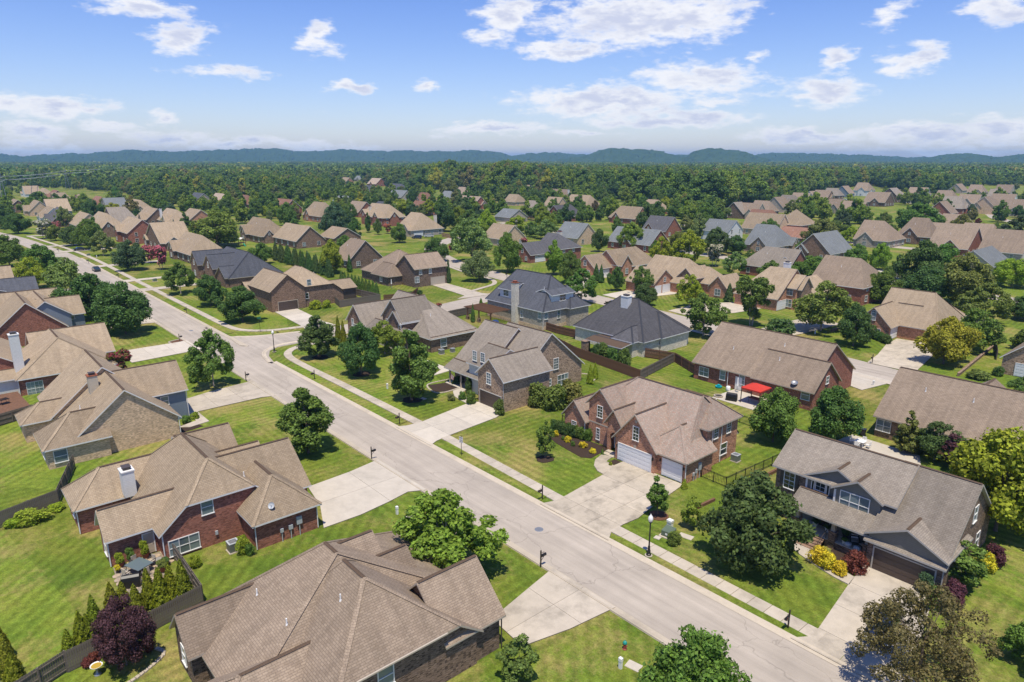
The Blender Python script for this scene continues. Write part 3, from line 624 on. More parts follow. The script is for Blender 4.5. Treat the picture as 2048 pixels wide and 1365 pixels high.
            s.add(w, 'wall', [s._wm, gmat or s._wm])
        return ro
    _wm = None
    def add(s, mb, name, mats):
        if s.merge is None: return obj(mb, name, mats, s.root)
        q = s.merge.setdefault(name, [MB(), []]); tgt, ml = q; b = len(tgt.v); tgt.v.extend(mb.v)
        idx = []
        for m_ in mats:
            if m_ not in ml: ml.append(m_)
            idx.append(ml.index(m_))
        for f, i in zip(mb.f, mb.mi): tgt.f.append(tuple(b + k for k in f)); tgt.mi.append(idx[i])
        return s.root
    def flush(s):
        if s.merge:
            for n_, (mb, ml) in s.merge.items(): obj(mb, n_, ml, s.root)
        s.merge = None
    def B(s, *a, wall=None, **kw):
        s._wm = wall or s.wallm; return s.block(*a, **kw)
    def place(s, data, name, face, coord, pos, parent=None, out=.004):
        # pos: (along, z) in world metres on a wall plane
        al, z = pos; sg = {'t0': (0, -1), 't1': (0, 1), 's0': (-1, 0), 's1': (1, 0)}[face]
        x, y = (al, coord) if face[0] == 't' else (coord, al)
        x += sg[0] * out; y += sg[1] * out; lx, ly = s.P(x, y)
        return link(name, data, parent or s.root, (lx, ly, z), FACE_RZ[face])
    def px(s, face, coord, u, v):
        p = on_face(1 if face[0] == 't' else 0, coord, u, v); return ((p[0] if face[0] == 't' else p[1]), p[2])
    def win(s, face, coord, al, z, w=.9, h=1.5, style='d', frame='white', g='glass', out=.03):
        fm, pn = window_mesh(w, h, style, frame); o = s.place(fm, 'window', face, coord, (al, z), None, out)
        if s.merge is None or True:
            for q in pn: link('pane', q[g], o)
        return o
    def winp(s, face, coord, u, v, w=.9, h=1.5, **kw):
        al, z = s.px(face, coord, u, v); return s.win(face, coord, al, z - h / 2, w, h, **kw)
    def gdoor(s, face, coord, al, w=4.9, h=2.15, mat='gd_white', trim='white', lites=False):
        k = (w, h, mat, lites)
        if k not in GD:
            f = MB(); t = .12; f.box(-w / 2 - t, -w / 2, -.09, 0, 0, h + t); f.box(w / 2, w / 2 + t, -.09, 0, 0, h + t); f.box(-w / 2, w / 2, -.09, 0, h, h + t)
            p = MB(); ph = h / 4; n = max(2, round(w / .62)); cw = w / n
            p.box(-w / 2, w / 2, -.05, 0, .006, ph - .008)
            for i in range(n): p.box(-w / 2 + i * cw + .07, -w / 2 + (i + 1) * cw - .07, -.066, -.05, .09, ph - .09)
            li = MB()
            for i in range(n): li.box(-w / 2 + i * cw + .07, -w / 2 + (i + 1) * cw - .07, -.07, -.05, .12, ph - .12)
            GD[k] = (f.mesh('garage_door', [trim]), p.mesh('door_panel', [mat]), ph, li.mesh('door_lites', ['glass_dark']))
        fr, p, ph, li = GD[k]; o = s.place(fr, 'garage_door', face, coord, (al, .10), None, .03)
        for i in range(4): link('door_panel', p, o, (0, 0, i * ph))
        if lites: link('pane', li, o, (0, 0, 3 * ph))
    def door(s, face, coord, al, z=.15, w=1.0, h=2.1, mat='door'):
        b = MB(); b.box(-w / 2 - .1, -w / 2, -.08, 0, 0, h + .1); b.box(w / 2, w / 2 + .1, -.08, 0, 0, h + .1); b.box(-w / 2, w / 2, -.08, 0, h, h + .1)
        o = s.place(b.mesh('door_frame', ['white']), 'door', face, coord, (al, z), None, .03)
        q = MB(); q.box(-w / 2, w / 2, -.04, 0, 0, h)
        for zz in (.2, 1.1): q.box(-w / 2 + .15, w / 2 - .15, -.05, -.04, zz, zz + .7)
        link('door_leaf', q.mesh('door_leaf', [mat]), o)
        h_ = MB(); h_.tube([(w / 2 - .1, -.05, 1.0), (w / 2 - .1, -.1, 1.0)], .03, 6); link('handle', h_.mesh('handle', ['grey_metal']), o)
    def chimney(s, x, y, w, d, z0, z1, mat='sd_white', crown='trim_dark'):
        b = MB(); lx, ly = s.P(x, y); b.box(-w / 2, w / 2, -d / 2, d / 2, z0, z1); o = obj(b, 'chimney', [mat], s.root, (lx, ly, 0))
        c = MB(); c.box(-w / 2 - .07, w / 2 + .07, -d / 2 - .07, d / 2 + .07, z1 - .02, z1 + .1); obj(c, 'chimney_crown', ['white' if mat == 'sd_white' else 'terracotta'], o)
        f = MB(); f.box(-w * .3, w * .3, -d * .3, d * .3, z1 + .1, z1 + .36); f.box(-w * .36, w * .36, -d * .36, d * .36, z1 + .36, z1 + .42); obj(f, 'flue_cap', [crown], o)
    def pipe(s, x, y, z, h=.5):
        b = MB(); b.tube([(0, 0, -.4), (0, 0, h)], .055, 8); b.tube([(0, 0, -.3), (0, 0, .08)], [.16, .07], 8); lx, ly = s.P(x, y); obj(b, 'vent_pipe', ['pvc'], s.root, (lx, ly, z))
    def spout(s, x, y, z, mat='white'):
        b = MB(); b.tube([(0, 0, .12), (0, 0, z - .35), (0, 0, z - .05)], .055, 6); lx, ly = s.P(x, y); obj(b, 'downspout', [mat], s.root, (lx, ly, 0))
    def gutter(s, a, b_, z, mat='white'):
        m_ = MB(); (x0, y0), (x1, y1) = s.P(*a), s.P(*b_); dx, dy = x1 - x0, y1 - y0; ln = math.hypot(dx, dy)
        m_.box(0, ln, -.06, .06, -.06, .05); obj(m_, 'gutter', [mat], s.root, (x0, y0, z), math.atan2(dy, dx))
    def rz(s, x, y):
        best = 0
        for (s0, s1, t0, t1, ez, ax, p, e0, e1, oh) in s.blocks:
            if s0 - oh <= x <= s1 + oh and t0 - oh <= y <= t1 + oh:
                a, b, c0, c1 = (x, y, t0 - oh, t1 + oh) if ax == 's' else (y, x, s0 - oh, s1 + oh); q0, q1 = (s0 - oh, s1 + oh) if ax == 's' else (t0 - oh, t1 + oh)
                half = (c1 - c0) / 2; z = ez + min(b - c0, c1 - b) * p
                if e0: z = min(z, ez + (a - q0) * half * p / e0)
                if e1: z = min(z, ez + (q1 - a) * half * p / e1)
                best = max(best, z)
        return best
    def pipe_on(s, x, y): s.pipe(x, y, s.rz(x, y))
HOUSES = []
# ------------------------------------------------------------------ porch with an arched opening
def arch_front(h, x0, x1, y, ztop, aw, ah, mat, depth=1.6, apex=0):
    """front wall with an arched opening, reveal and dark porch behind"""
    b = MB(); c = (x0 + x1) / 2; r = aw / 2; X = lambda x: x - h.c[0]; Y = y - h.c[1]
    sp = ah - r; n = 8
    b.poly([(X(x0), Y, 0), (X(c - r), Y, 0), (X(c - r), Y, sp), (X(x0), Y, sp)]); b.poly([(X(c + r), Y, 0), (X(x1), Y, 0), (X(x1), Y, sp), (X(c + r), Y, sp)])
    arc = [(c - r * math.cos(math.pi * i / n), sp + r * math.sin(math.pi * i / n)) for i in range(n + 1)]
    outer = [(x0, sp)] + [(x0 + (x1 - x0) * i / n, (ztop + apex * (1 - abs(2 * i / n - 1)))) for i in range(n + 1)] + [(x1, sp)]
    out = [(x0 + (x1 - x0) * i / n, ztop + apex * (1 - abs(2 * i / n - 1))) for i in range(n + 1)]
    b.poly([(X(x0), Y, sp), (X(arc[0][0]), Y, sp), (X(out[0][0]), Y, out[0][1])])
    for i in range(n): b.poly([(X(arc[i][0]), Y, arc[i][1]), (X(arc[i + 1][0]), Y, arc[i + 1][1]), (X(out[i + 1][0]), Y, out[i + 1][1]), (X(out[i][0]), Y, out[i][1])])
    b.poly([(X(arc[n][0]), Y, sp), (X(x1), Y, sp), (X(out[n][0]), Y, out[n][1])])
    for i in range(n): b.poly([(X(arc[i][0]), Y, arc[i][1]), (X(arc[i][0]), Y + .35, arc[i][1]), (X(arc[i + 1][0]), Y + .35, arc[i + 1][1]), (X(arc[i + 1][0]), Y, arc[i + 1][1])])
    for xx in (c - r, c + r): b.poly([(X(xx), Y, 0), (X(xx), Y + .35, 0), (X(xx), Y + .35, sp), (X(xx), Y, sp)])
    b.poly([(X(x0), Y, 0), (X(x0), Y + depth, 0), (X(x0), Y + depth, ztop), (X(x0), Y, ztop)]); b.poly([(X(x1), Y, 0), (X(x1), Y, ztop), (X(x1), Y + depth, ztop), (X(x1), Y + depth, 0)])
    obj(b, 'porch_arch', [mat], h.root)
def steps(h, x0, x1, y0, n, rise, run, mat, name='porch_step'):
    for i in range(n):
        b = MB(); b.box(0, x1 - x0, 0, run * (n - i), 0, rise * (i + 1) - .003 * i); lx, ly = h.P(x0, y0 + run * i); obj(b, name, [mat], h.root, (lx, ly, 0))
# --- red brick house with the white garage doors
h = House('red brick house with steep gables, arched porch and two white garage doors', (-3, 21), 'sh_wood', 'br_orange', 'trim_tan', short='the red brick house with white garage doors', name='brick_house')
h.B(-10.5, 6.0, 17.2, 27.4, 2.8, 's', 1.02, e0=True, e1=2.0)
h.B(-8.9, -4.95, 16.8, 24, 5.2, 't', 1.02)
h.B(-12.8, -9.2, 16.3, 23, 2.6, 't', 1.15)
h.B(-4.95, -2.7, 15.9, 20, 3.75, 't', 1.35, walls=False)
arch_front(h, -4.95, -2.75, 15.95, 4.1, 1.35, 2.75, 'br_orange', 1.6, 1.5); h.door('t0', 16.85, -3.85, .3, .9, 2.05)
h.B(-2.65, 3.3, 14.9, 22, 2.8, 't', 1.15)
h.B(1.2, 7.2, 15.45, 20.8, 2.75, 't', .80, e0=True)
h.B(1.2, 6.45, 20.6, 27.2, 5.15, 's', .72, e1=2.6)
h.gdoor('t0', 14.9, .35, 4.9, 2.15); h.gdoor('t0', 15.45, 5.45, 2.6, 2.1)
h.winp('t0', 16.8, 1200.6, 824, .8, 1.55, style='g', g='glass_dark'); h.winp('t0', 16.8, 1196.5, 868, .5, 1.5, style='g', g='glass_dark')
h.winp('t0', 16.3, 1148.7, 849.4, .75, .95, style='g', g='glass_dark'); h.winp('t0', 14.9, 1272.3, 867.7, .8, 1.7, style='g', g='glass_dark')
h.win('s1', 6.45, 22.4, 3.5, .8, 1.35, 'g', g='glass_dark'); h.win('s1', 6.45, 24.3, .9, 1.4, 1.4, 's', g='glass_dark'); h.win('s1', 6.45, 25.2, 3.5, .8, 1.35, 'g', g='glass_dark')
h.spout(7.35, 15.3, 2.8); h.spout(-9.05, 16.2, 2.9, 'white'); h.spout(6.55, 21.6, 5); h.spout(6.55, 23.6, 5)
h.pipe_on(4.2, 25.6)
steps(h, -4.6, -2.9, 14.7, 2, .14, .6, 'conc_old')
for (al, z) in ((-2.35, 1.7), (3.05, 1.7), (3.75, 1.7), (7.0, 1.7)):
    b = MB(); b.box(-.08, .08, -.16, 0, 0, .34); h.place(b.mesh('wall_lantern', ['black']), 'wall_lantern', 't0', 14.9 if al < 3.4 else 15.45, (al, z))
for (al, z, w, hh, mt) in ((18.2, 1.0, .5, .9, 'grey_box'), (17.5, .8, .3, .5, 'grey_box'), (17.0, .6, .25, .4, 'grey_box')):
    b = MB(); b.box(-w / 2, w / 2, -.16, 0, 0, hh); b.tube([(0, -.08, -z), (0, -.08, 0)], .05, 6); h.place(b.mesh('meter_box', [mt]), 'meter_box', 's1', 7.2, (al, z), None, .03)
for (face, c_, al, z) in (('t0', 14.9, .35, 2.42), ('t0', 15.45, 5.45, 2.38), ('t0', 16.8, -6.9, 6.85), ('t0', 16.3, -11, 3.9), ('t0', 14.9, .35, 5.6)):
    b = MB(); b.poly([(-.14, -.03, 0), (.14, -.03, 0), (.2, -.03, .32), (-.2, -.03, .32)]); b.poly([(-.2, -.03, .32), (.2, -.03, .32), (.2, 0, .32), (-.2, 0, .32)]); h.place(b.mesh('keystone', ['stone_edge']), 'keystone', face, c_, (al, z), None, .02)
# --- two-storey house with porch
h = House('two-storey brick and sage siding house with a full porch and brown garage door', (25, 21), 'sh_grey', 'br_umber', 'trim_grey', short='the two-storey house with the porch', name='two_storey_house')
h.B(17.1, 28.5, 17.0, 24.6, 5.5, 's', .68)
h.B(27.7, 33.6, 14.8, 27.3, 2.95, 's', .80)
h.B(20.3, 26.2, 17.0, 21.5, 5.55, 't', .52, wall='sd_grey', oh=.3)
h.B(23.3, 27.45, 16.45, 21, 5.5, 't', .60, wall='sd_grey', oh=.3)
h.B(27.6, 33.7, 14.35, 20, 3.35, 't', .50, z0=2.6, wall='sd_grey', oh=.35)
h.B(27.65, 33.65, 14.3, 16, 2.75, 's', .5, oh=.35)
h.B(20.2, 27.5, 14.75, 18.6, 2.95, 's', .52, walls=False, oh=.45)
b = MB(); x0, y0 = h.P(20.4, 14.9); b.box(x0, x0 + 7.2, y0, y0 + 2.2, 0, .72); obj(b, 'porch_floor', ['br_umber'], h.root)
b = MB(); b.box(x0 - .05, x0 + 7.2, y0 - .06, y0 + 2.2, .72, .78); obj(b, 'porch_slab', ['conc_new'], h.root)
for sx in (20.65, 24.2, 27.35):
    b = MB(); b.box(-.32, .32, -.32, .32, 0, 1.7); b.box(-.37, .37, -.37, .37, 1.7, 1.78); lx, ly = h.P(sx, 15.1); o = obj(b, 'porch_pier', ['br_umber'], h.root, (lx, ly, 0))
    b = MB(); b.poly([(-.2, -.2, 1.78), (.2, -.2, 1.78), (.13, -.13, 3.0), (-.13, -.13, 3.0)]); b.poly([(.2, -.2, 1.78), (.2, .2, 1.78), (.13, .13, 3.0), (.13, -.13, 3.0)]); b.poly([(.2, .2, 1.78), (-.2, .2, 1.78), (-.13, .13, 3.0), (.13, .13, 3.0)]); b.poly([(-.2, .2, 1.78), (-.2, -.2, 1.78), (-.13, -.13, 3.0), (-.13, .13, 3.0)]); obj(b, 'porch_column', ['trim_tan'], o)
steps(h, 21.5, 23.6, 13.1, 5, .145, .36, 'br_brown')
b = MB(); b.tube([(0, 0, .1), (0, 0, 1.0), (0, 1.7, 1.7), (0, 1.7, .75)], .03, 6); lx, ly = h.P(23.65, 13.2); obj(b, 'handrail', ['bronze'], h.root, (lx, ly, 0))
h.door('t0', 17.0, 22.5, .78, 1.05, 2.1)
for al in (21.65, 23.35): h.win('t0', 17.0, al, .9, .4, 1.9, style='pic', frame='trim_dark', g='glass_dark')
h.winp('t0', 17.0, 1703, 1058, 1.9, 1.5, style='d2', g='glass_dark')
h.winp('t0', 17.0, 1579, 961, 1.05, 1.75, style='g', g='glass_dark'); h.winp('t0', 17.0, 1574, 1010, 1.2, 1.3, style='d')
for al in (-.78, .78):
    p_ = h.px('t0', 17.0, 1579, 961); b = MB(); b.box(-.2, .2, -.05, 0, 0, 1.85)
    for k in range(9): b.box(-.16, .16, -.065, -.05, .1 + k * .19, .22 + k * .19)
    h.place(b.mesh('shutter', ['trim_dark']), 'shutter', 't0', 17.0, (p_[0] + al, p_[1] - .92), None, .03)
h.winp('t0', 17.0, 1640, 982, 1.15, 1.75, style='g', g='glass_dark'); h.winp('t0', 17.0, 1626.5, 977, .32, 1.75, style='pic', g='glass_dark'); h.winp('t0', 17.0, 1654, 987, .32, 1.75, style='pic', g='glass_dark')
h.winp('t0', 16.45, 1708.5, 1007, 2.6, 1.7, style='d3')
h.win('s1', 33.6, 21.5, 4.4, .9, 1.5); h.win('s1', 33.6, 23.8, .9, .9, 1.5, g='glass_dark')
h.gdoor('t0', 14.3, 30.7, 4.9, 2.15, 'gd_brown', 'trim_grey'); h.spout(33.75, 14.2, 2.9, 'trim_grey')
for (sx, sy, z) in ((20.32, 16.95, 5.4), (23.35, 16.4, 5.4)):
    b = MB(); b.box(-.09, .09, -.05, .05, 3.9, z); lx, ly = h.P(sx, sy); obj(b, 'corner_board', ['white'], h.root, (lx, ly, 0))
# --- tan brick house with the brown garage
h = House('buff brick house with front garage gable, brown garage door and tall side gable', (-32, 24), 'sh_grey', 'br_buff', 'white', short='the buff brick house with the brown garage', name='brick_house')
h.B(-36.5, -26.6, 19.6, 34.2, 3.0, 's', .84)
h.B(-41, -33, 18.6, 32.5, 3.0, 's', .86)
h.B(-29.7, -23.8, 14.7, 24, 4.75, 't', .86)
h.B(-34.6, -29.8, 16.8, 25, 4.9, 's', .52, wall='sd_white')
h.B(-40.4, -30, 16.6, 20, 2.75, 's', .55, walls=False)
h.gdoor('t0', 14.7, -26.75, 4.9, 2.15, 'gd_brown', 'trim_tan')
h.winp('t0', 14.7, 978, 757.5, .95, 1.7, style='g'); h.winp('s1', -26.6, 1111.5, 728, 1.0, 1.8, style='g'); h.winp('s1', -26.6, 1097, 766, 1.0, 1.1, style='s'); h.winp('s1', -26.6, 1125, 759, 2.3, 1.7, style='d3')
h.winp('t0', 16.8, 950, 712, .9, 1.5, style='g'); h.winp('t0', 16.8, 966, 715.5, .9, 1.4, style='g')
for sx in (-39.6, -36.6):
    b = MB(); b.tube([(0, 0, 0), (0, 0, 2.9)], .16, 8); lx, ly = h.P(sx, 16.6); obj(b, 'porch_column', ['trim_tan'], h.root, (lx, ly, 0))
h.door('t0', 18.6, -36.2, .15); h.spout(-23.7, 14.6, 4.8, 'trim_grey'); h.gutter((-23.4, 14.3), (-23.4, 20.5), 4.72)
b = MB(); x0, y0 = h.P(-40.6, 16.3); b.box(x0, x0 + 6, y0, y0 + 2.4, 0, .16); obj(b, 'porch_slab', ['conc_new'], h.root)
# --- brick house with twin front gables behind the maples
h = House('brown brick house with a long hipped roof and stone-faced front gable', (-69, 29), 'sh_grey', 'br_brown', 'white', short='the brown brick house with the stone gable', name='brick_house')
h.B(-77, -57.2, 25, 36, 2.75, 's', 1.02, e1=13)
h.B(-82.1, -75.5, 20.7, 35, 2.75, 't', 1.05)
h.B(-71.3, -63.9, 23, 30.5, 5.1, 't', .97, gmat='stone')
h.B(-67.7, -63.85, 22.3, 28, 4.9, 't', .97)
h.B(-74, -62, 20.9, 25, 2.7, 's', .6, walls=False)
for sx in (-73.2, -69.5, -66.2, -62.8):
    b = MB(); b.box(-.18, .18, -.18, .18, 0, 2.8); b.box(-.25, .25, -.25, .25, 0, .4); lx, ly = h.P(sx, 21.2); obj(b, 'porch_column', ['white'], h.root, (lx, ly, 0))
h.winp('t0', 23, 777, 647, 1.5, 1.6, style='d2'); h.winp('t0', 22.3, 800, 657, .9, 1.0, style='arch', g='glass_dark'); h.winp('t0', 20.7, 706, 645, .8, 1.5); h.winp('s1', -57.2, 887, 686, 1.3, 1.5, style='d'); h.win('t0', 25, -64, .9, 1.6, 1.5, 'd2'); h.door('t0', 25, -67.5, .15)
h.pipe_on(-63, 29); h.win('t0', 20.7, -79, .9, 1.6, 1.5, 'd2')
b = MB(); x0, y0 = h.P(-74, 20.8); b.box(x0, x0 + 12, y0, y0 + 4, 0, .2); obj(b, 'porch_slab', ['conc_new'], h.root)
# --- foreground: wide brown roof
h = House('dark brick house under a sprawling tan-brown hip roof with vent pipes', (6, -27), 'sh_brown', 'br_umber', 'trim_tan', short='the dark brick house with the sprawling roof', name='brick_house', cap='cap_dark')
h.B(-1.5, 10.0, -35.6, -17.4, 2.6, 's', .54, e0=5.5, e1=5.0)
h.B(4, 14.1, -32.8, -20.2, 2.8, 's', .73, e0=3, e1=4.9, c1=4.3)
h.B(-.6, 3.0, -36.6, -27, 2.75, 't', 1.05)
h.B(6.5, 12.4, -38.4, -30, 2.5, 't', .62, e0=True)
h.B(-.4, 7.2, -27, -22.7, 3.2, 't', .92)
h.B(2.9, 7.4, -25.5, -20.7, 3.35, 't', .92)
h.B(7.7, 13.9, -22.7, -17.9, 2.95, 't', .95)
h.win('t0', -36.6, 1.1, .9, .8, 1.4, 'd'); h.winp('s1', 14.1, 771, 1352, 1.1, 1.5, style='d', g='glass')
for (x, y) in ((9.2, -28.2), (7.4, -31.4), (2.6, -31.6)): h.pipe_on(x, y)
h.gutter((14.5, -30), (14.5, -23), 4.28, 'trim_tan'); h.gutter((14.3, -22.6), (14.3, -17.9), 2.93, 'trim_tan'); h.spout(14.1, -17.8, 2.9, 'trim_dark')
# --- red brick house on the left
h = House('red brick house with tan hip roofs, white boxed chimney and rear patio', (-21, -29), 'sh_tan', 'br_red', 'white', short='the red brick house with the boxed white chimney', name='brick_house')
h.B(-30.5, -15.2, -33.6, -22.8, 2.75, 's', .86, e0=4.5, e1=3.2, c1=5.0)
h.B(-18.5, -11.5, -26.5, -20.4, 2.75, 's', .86, e1=True)
h.B(-25.4, -16.2, -27.5, -19.2, 2.6, 't', .76)
h.B(-33.6, -26.1, -28, -22.5, 2.7, 't', .86)
h.B(-26.2, -21.6, -26.2, -21.4, 3.4, 't', .82)
h.B(-31.3, -25.8, -38.6, -31, 2.75, 't', .82, e0=True)
h.B(-20.9, -17.5, -37.6, -30, 2.7, 't', 1.1)
h.chimney(-25.3, -34.0, 1.35, 1.1, 3.0, 5.7)
h.winp('s1', -15.2, 414, 1013, 1.0, 1.5, style='d'); h.winp('s1', -15.2, 369, 1089, 2.6, 1.5, style='d3'); h.win('t0', -37.6, -19.1, .6, .9, 1.8, 'd'); h.win('t0', -38.6, -28.2, 1.0, .9, 1.3, 'd')
h.door('s1', -17.5, -34.4, .15, .85, 2.05, 'gd_tan'); h.spout(-17.4, -37.7, 2.7); h.spout(-15.1, -33.7, 2.8); h.spout(-25.7, -38.7, 2.8); h.spout(-11.4, -26.6, 2.8); h.spout(-11.4, -20.4, 2.8)
h.pipe_on(-16.9, -25.3)
for (al, z, w, hh) in ((-22.3, 1.25, .55, .8), (-23.2, 1.0, .4, .45), (-24.1, 1.0, .3, .4)):
    b = MB(); b.box(-w / 2, w / 2, -.17, 0, 0, hh); b.tube([(0, -.08, -z), (0, -.08, 0)], .05, 6); h.place(b.mesh('meter_box', ['grey_box']), 'meter_box', 's1', -11.5, (al, z), None, .03)
b = MB(); b.box(-.12, .12, -.12, 0, 0, .4); h.place(b.mesh('meter_box', ['grey_box']), 'meter_box', 's1', -15.2, (-29, 1.0), None, .03)
z_ = h.rz(-12.0, -24.6); b = MB(); b.tube([(0, 0, -.1), (0, 0, .35), (.12, -.1, .5)], .03, 6)
b.lathe([(0, .0), (.16, .03), (.28, .10), (.33, .15)], 16); o = obj(b, 'satellite_dish', ['grey_box'], h.root, (*h.P(-12.0, -24.6), z_ + .2)); o.rotation_euler = (R(55), 0, R(40))
# --- tan brick gable with chimney
h = House('pale tan brick house with one huge plain gable wall and grey boxed chimney', (-54, -29.5), 'sh_tan', 'br_tan', 'white', short='the tan brick house with the plain gable', name='brick_house')
h.B(-57.5, -45.6, -35.3, -23.7, 2.8, 's', .83)
h.B(-67, -56, -36.2, -23.5, 2.8, 's', .86)
h.B(-51.7, -45.0, -38.6, -32, 2.6, 't', .78, e0=True)
h.B(-60, -52.2, -30.5, -20.7, 4.3, 't', .78, wall='sd_blue')
h.B(-61, -56.5, -39.5, -33, 2.6, 't', .7, e0=True)
h.chimney(-53.6, -31.5, 1.1, 1.1, 5.0, 8.3, 'sd_cream')
h.winp('s1', -45.0, 122, 912, 1.3, 1.5, style='d'); h.win('t0', -38.6, -47.4, .8, 1.4, 1.5, 'd2'); h.spout(-45.5, -35.5, 2.8); h.spout(-45.5, -23.6, 2.8); h.spout(-52.1, -20.6, 4.4)
h.win('s1', -52.2, -23.5, 2.6, .9, 1.2, 'd'); h.door('t1', -20.7, -56, .15); h.pipe_on(-52, -33.6)
# --- house with tall white chimney
h = House('red brick house with broad tan roof and a tall white-clad chimney', (-90, -31), 'sh_tan', 'br_red', 'white', short='the house with the tall white chimney', name='brick_house')
h.B(-92, -79, -37.6, -24.3, 2.75, 's', .66, e1=5.5)
h.B(-99.5, -88, -34, -22.6, 2.8, 't', .66)
h.B(-104, -84.5, -48, -35, 2.75, 's', .62)
h.B(-86, -80.5, -44.5, -36, 2.6, 't', .3, wall='sd_white', e0=True)
h.chimney(-82.6, -36.9, 1.35, 1.3, 2.5, 9.2)
h.winp('s1', -79, 71, 777, 2.1, 2.2, style='g2'); h.spout(-78.9, -37.7, 2.8); h.spout(-78.9, -24.2, 2.8)
h.win('t1', -22.6, -94, .9, 1.6, 1.5, 'd2')
# --- red gable with blue-grey siding
h = House('red brick gable house with blue-grey siding dormers and tan roof', (-122, -31), 'sh_tan', 'br_red', 'white', short='the red gable with blue-grey siding', name='brick_house')
h.B(-129, -114.4, -38, -25.6, 2.8, 's', .88)
h.B(-131, -116.2, -32.5, -24.3, 4.9, 's', .72, wall='sd_blue')
h.B(-127, -118.6, -29, -21.6, 4.4, 't', .7, wall='sd_blue')
h.B(-140, -128, -40, -24, 2.8, 't', .8)
h.win('s1', -118.6, -23.8, 3.4, .8, 1.1, 'd'); h.spout(-114.3, -25.5, 2.8)
# --- charcoal roof with dormer
h = House('house with charcoal roof and a wide white-framed dormer window', (-152, -33), 'sh_slate', 'br_buff', 'white', short='the charcoal-roofed house with the dormer', name='dormer_house')
h.B(-160, -146.5, -44, -25.7, 3.2, 't', .72)
h.B(-153, -148.6, -37.2, -32.2, 6.1, 's', .28, wall='sd_grey', oh=.35)
h.win('s1', -148.6, -34.7, 4.9, 2.6, 1.3, 'd2'); h.win('s1', -146.5, -30, 1, 1.4, 1.5, 'd2')
h = House('plain brown-roofed house beside the charcoal-roofed dormer house', (-184, -36), 'sh_tan', 'br_buff', 'white', short='the plain brown roof', name='brick_house')
h.B(-192, -178, -46, -27.5, 3, 't', .6); h.B(-200, -186, -44, -25, 3, 's', .6); h.win('s1', -178, -31, 1, 1.4, 1.5, 'd2')
# --- corner house
h = House('brown brick corner house with side garage and screened porch', (-119, 27), 'sh_tan', 'br_brown', 'trim_dark', short='the corner house with the brown garage', name='brick_house')
h.B(-128, -112.5, 19.5, 35.6, 2.8, 's', .76, e0=6, e1=6.5, c1=5.2)
h.B(-126, -112.0, 16.4, 25, 4.9, 's', .82)
h.B(-122, -115, 33, 40.6, 2.9, 't', .5, wall='trim_dark')
h.B(-130, -124, 15.5, 24, 2.9, 't', .8)
h.gdoor('s1', -112.0, 20.4, 4.9, 2.2, 'gd_brown', 'trim_tan'); h.winp('s1', -112.5, 618, 566, 1.0, 1.6, style='d'); h.winp('s1', -112.5, 614, 592, .8, 1.4, style='d', g='glass_dark'); h.pipe_on(-117, 30)
# --- charcoal roof on the street
h = House('brick house with a dark charcoal roof and two narrow front gables', (-164, 27), 'sh_slate', 'br_brown', 'trim_tan', short='the charcoal-roofed brick house', name='brick_house')
h.B(-174, -151.5, 20.2, 36, 2.8, 's', .78, e1=5)
h.B(-180, -173, 18.4, 30, 4.4, 't', 1.0)
h.B(-168.5, -160.5, 18.8, 30, 4.6, 't', .85)
h.B(-160, -152.5, 19.4, 28, 2.8, 't', .7)
h.win('t0', 18.4, -176.5, 4.2, .8, 1.4, 'd'); h.win('t0', 18.4, -176.5, .9, 1.4, 1.5, 'd2'); h.win('t0', 18.8, -164.5, 4.6, .8, 1.3, 'arch'); h.win('s1', -151.5, 28, 1, 1.2, 1.5, 'd2')
# --- charcoal roof, white chimney, pergola
h = House('grey brick house with steep charcoal roof, tall white chimney and two white dormers', (-65, 60), 'sh_slate', 'br_grey', 'white', short='the charcoal roof with white dormers', name='brick_house')
h.B(-75, -56, 53.4, 66.6, 4.15, 's', .96, e0=3.5, e1=5.0)
h.B(-71.2, -66.9, 54.1, 60, 7.2, 's', .40, z0=5, wall='sd_white', oh=.4)
h.B(-61.5, -56.75, 56.6, 63.4, 7.2, 't', .40, z0=5, wall='sd_white', oh=.4)
h.B(-62, -54.8, 60.5, 66.4, 4.1, 's', .8, e1=True)
h.chimney(-64.6, 52.9, 1.35, 1.1, 0, 9.4, 'br_white', 'terracotta')
b = MB(); x0, y0 = h.P(-75.05, 53.35); b.box(x0, x0 + 19.1, y0, y0 + 13.3, 0, .75); obj(b, 'foundation', ['br_tan'], h.root)
h.winp('t0', 53.4, 1043.6, 628, .8, 1.7); h.winp('t0', 53.4, 1079.7, 632, .9, 1.4); h.winp('s1', -56, 1092, 632.7, .9, 1.4); h.winp('s1', -56, 1117, 629, .8, 1.7); h.winp('s1', -56, 1139.7, 624.5, .8, 1.5)
h.win('t0', 54.1, -69.05, 5.6, 1.7, 1.4, 'g2', g='glass_dark'); h.win('s1', -56.75, 60, 5.65, 1.8, 1.4, 'd2', g='glass_dark'); h.pipe_on(-59, 56.5); h.pipe_on(-66, 55); h.spout(-55.9, 53.3, 4.1)
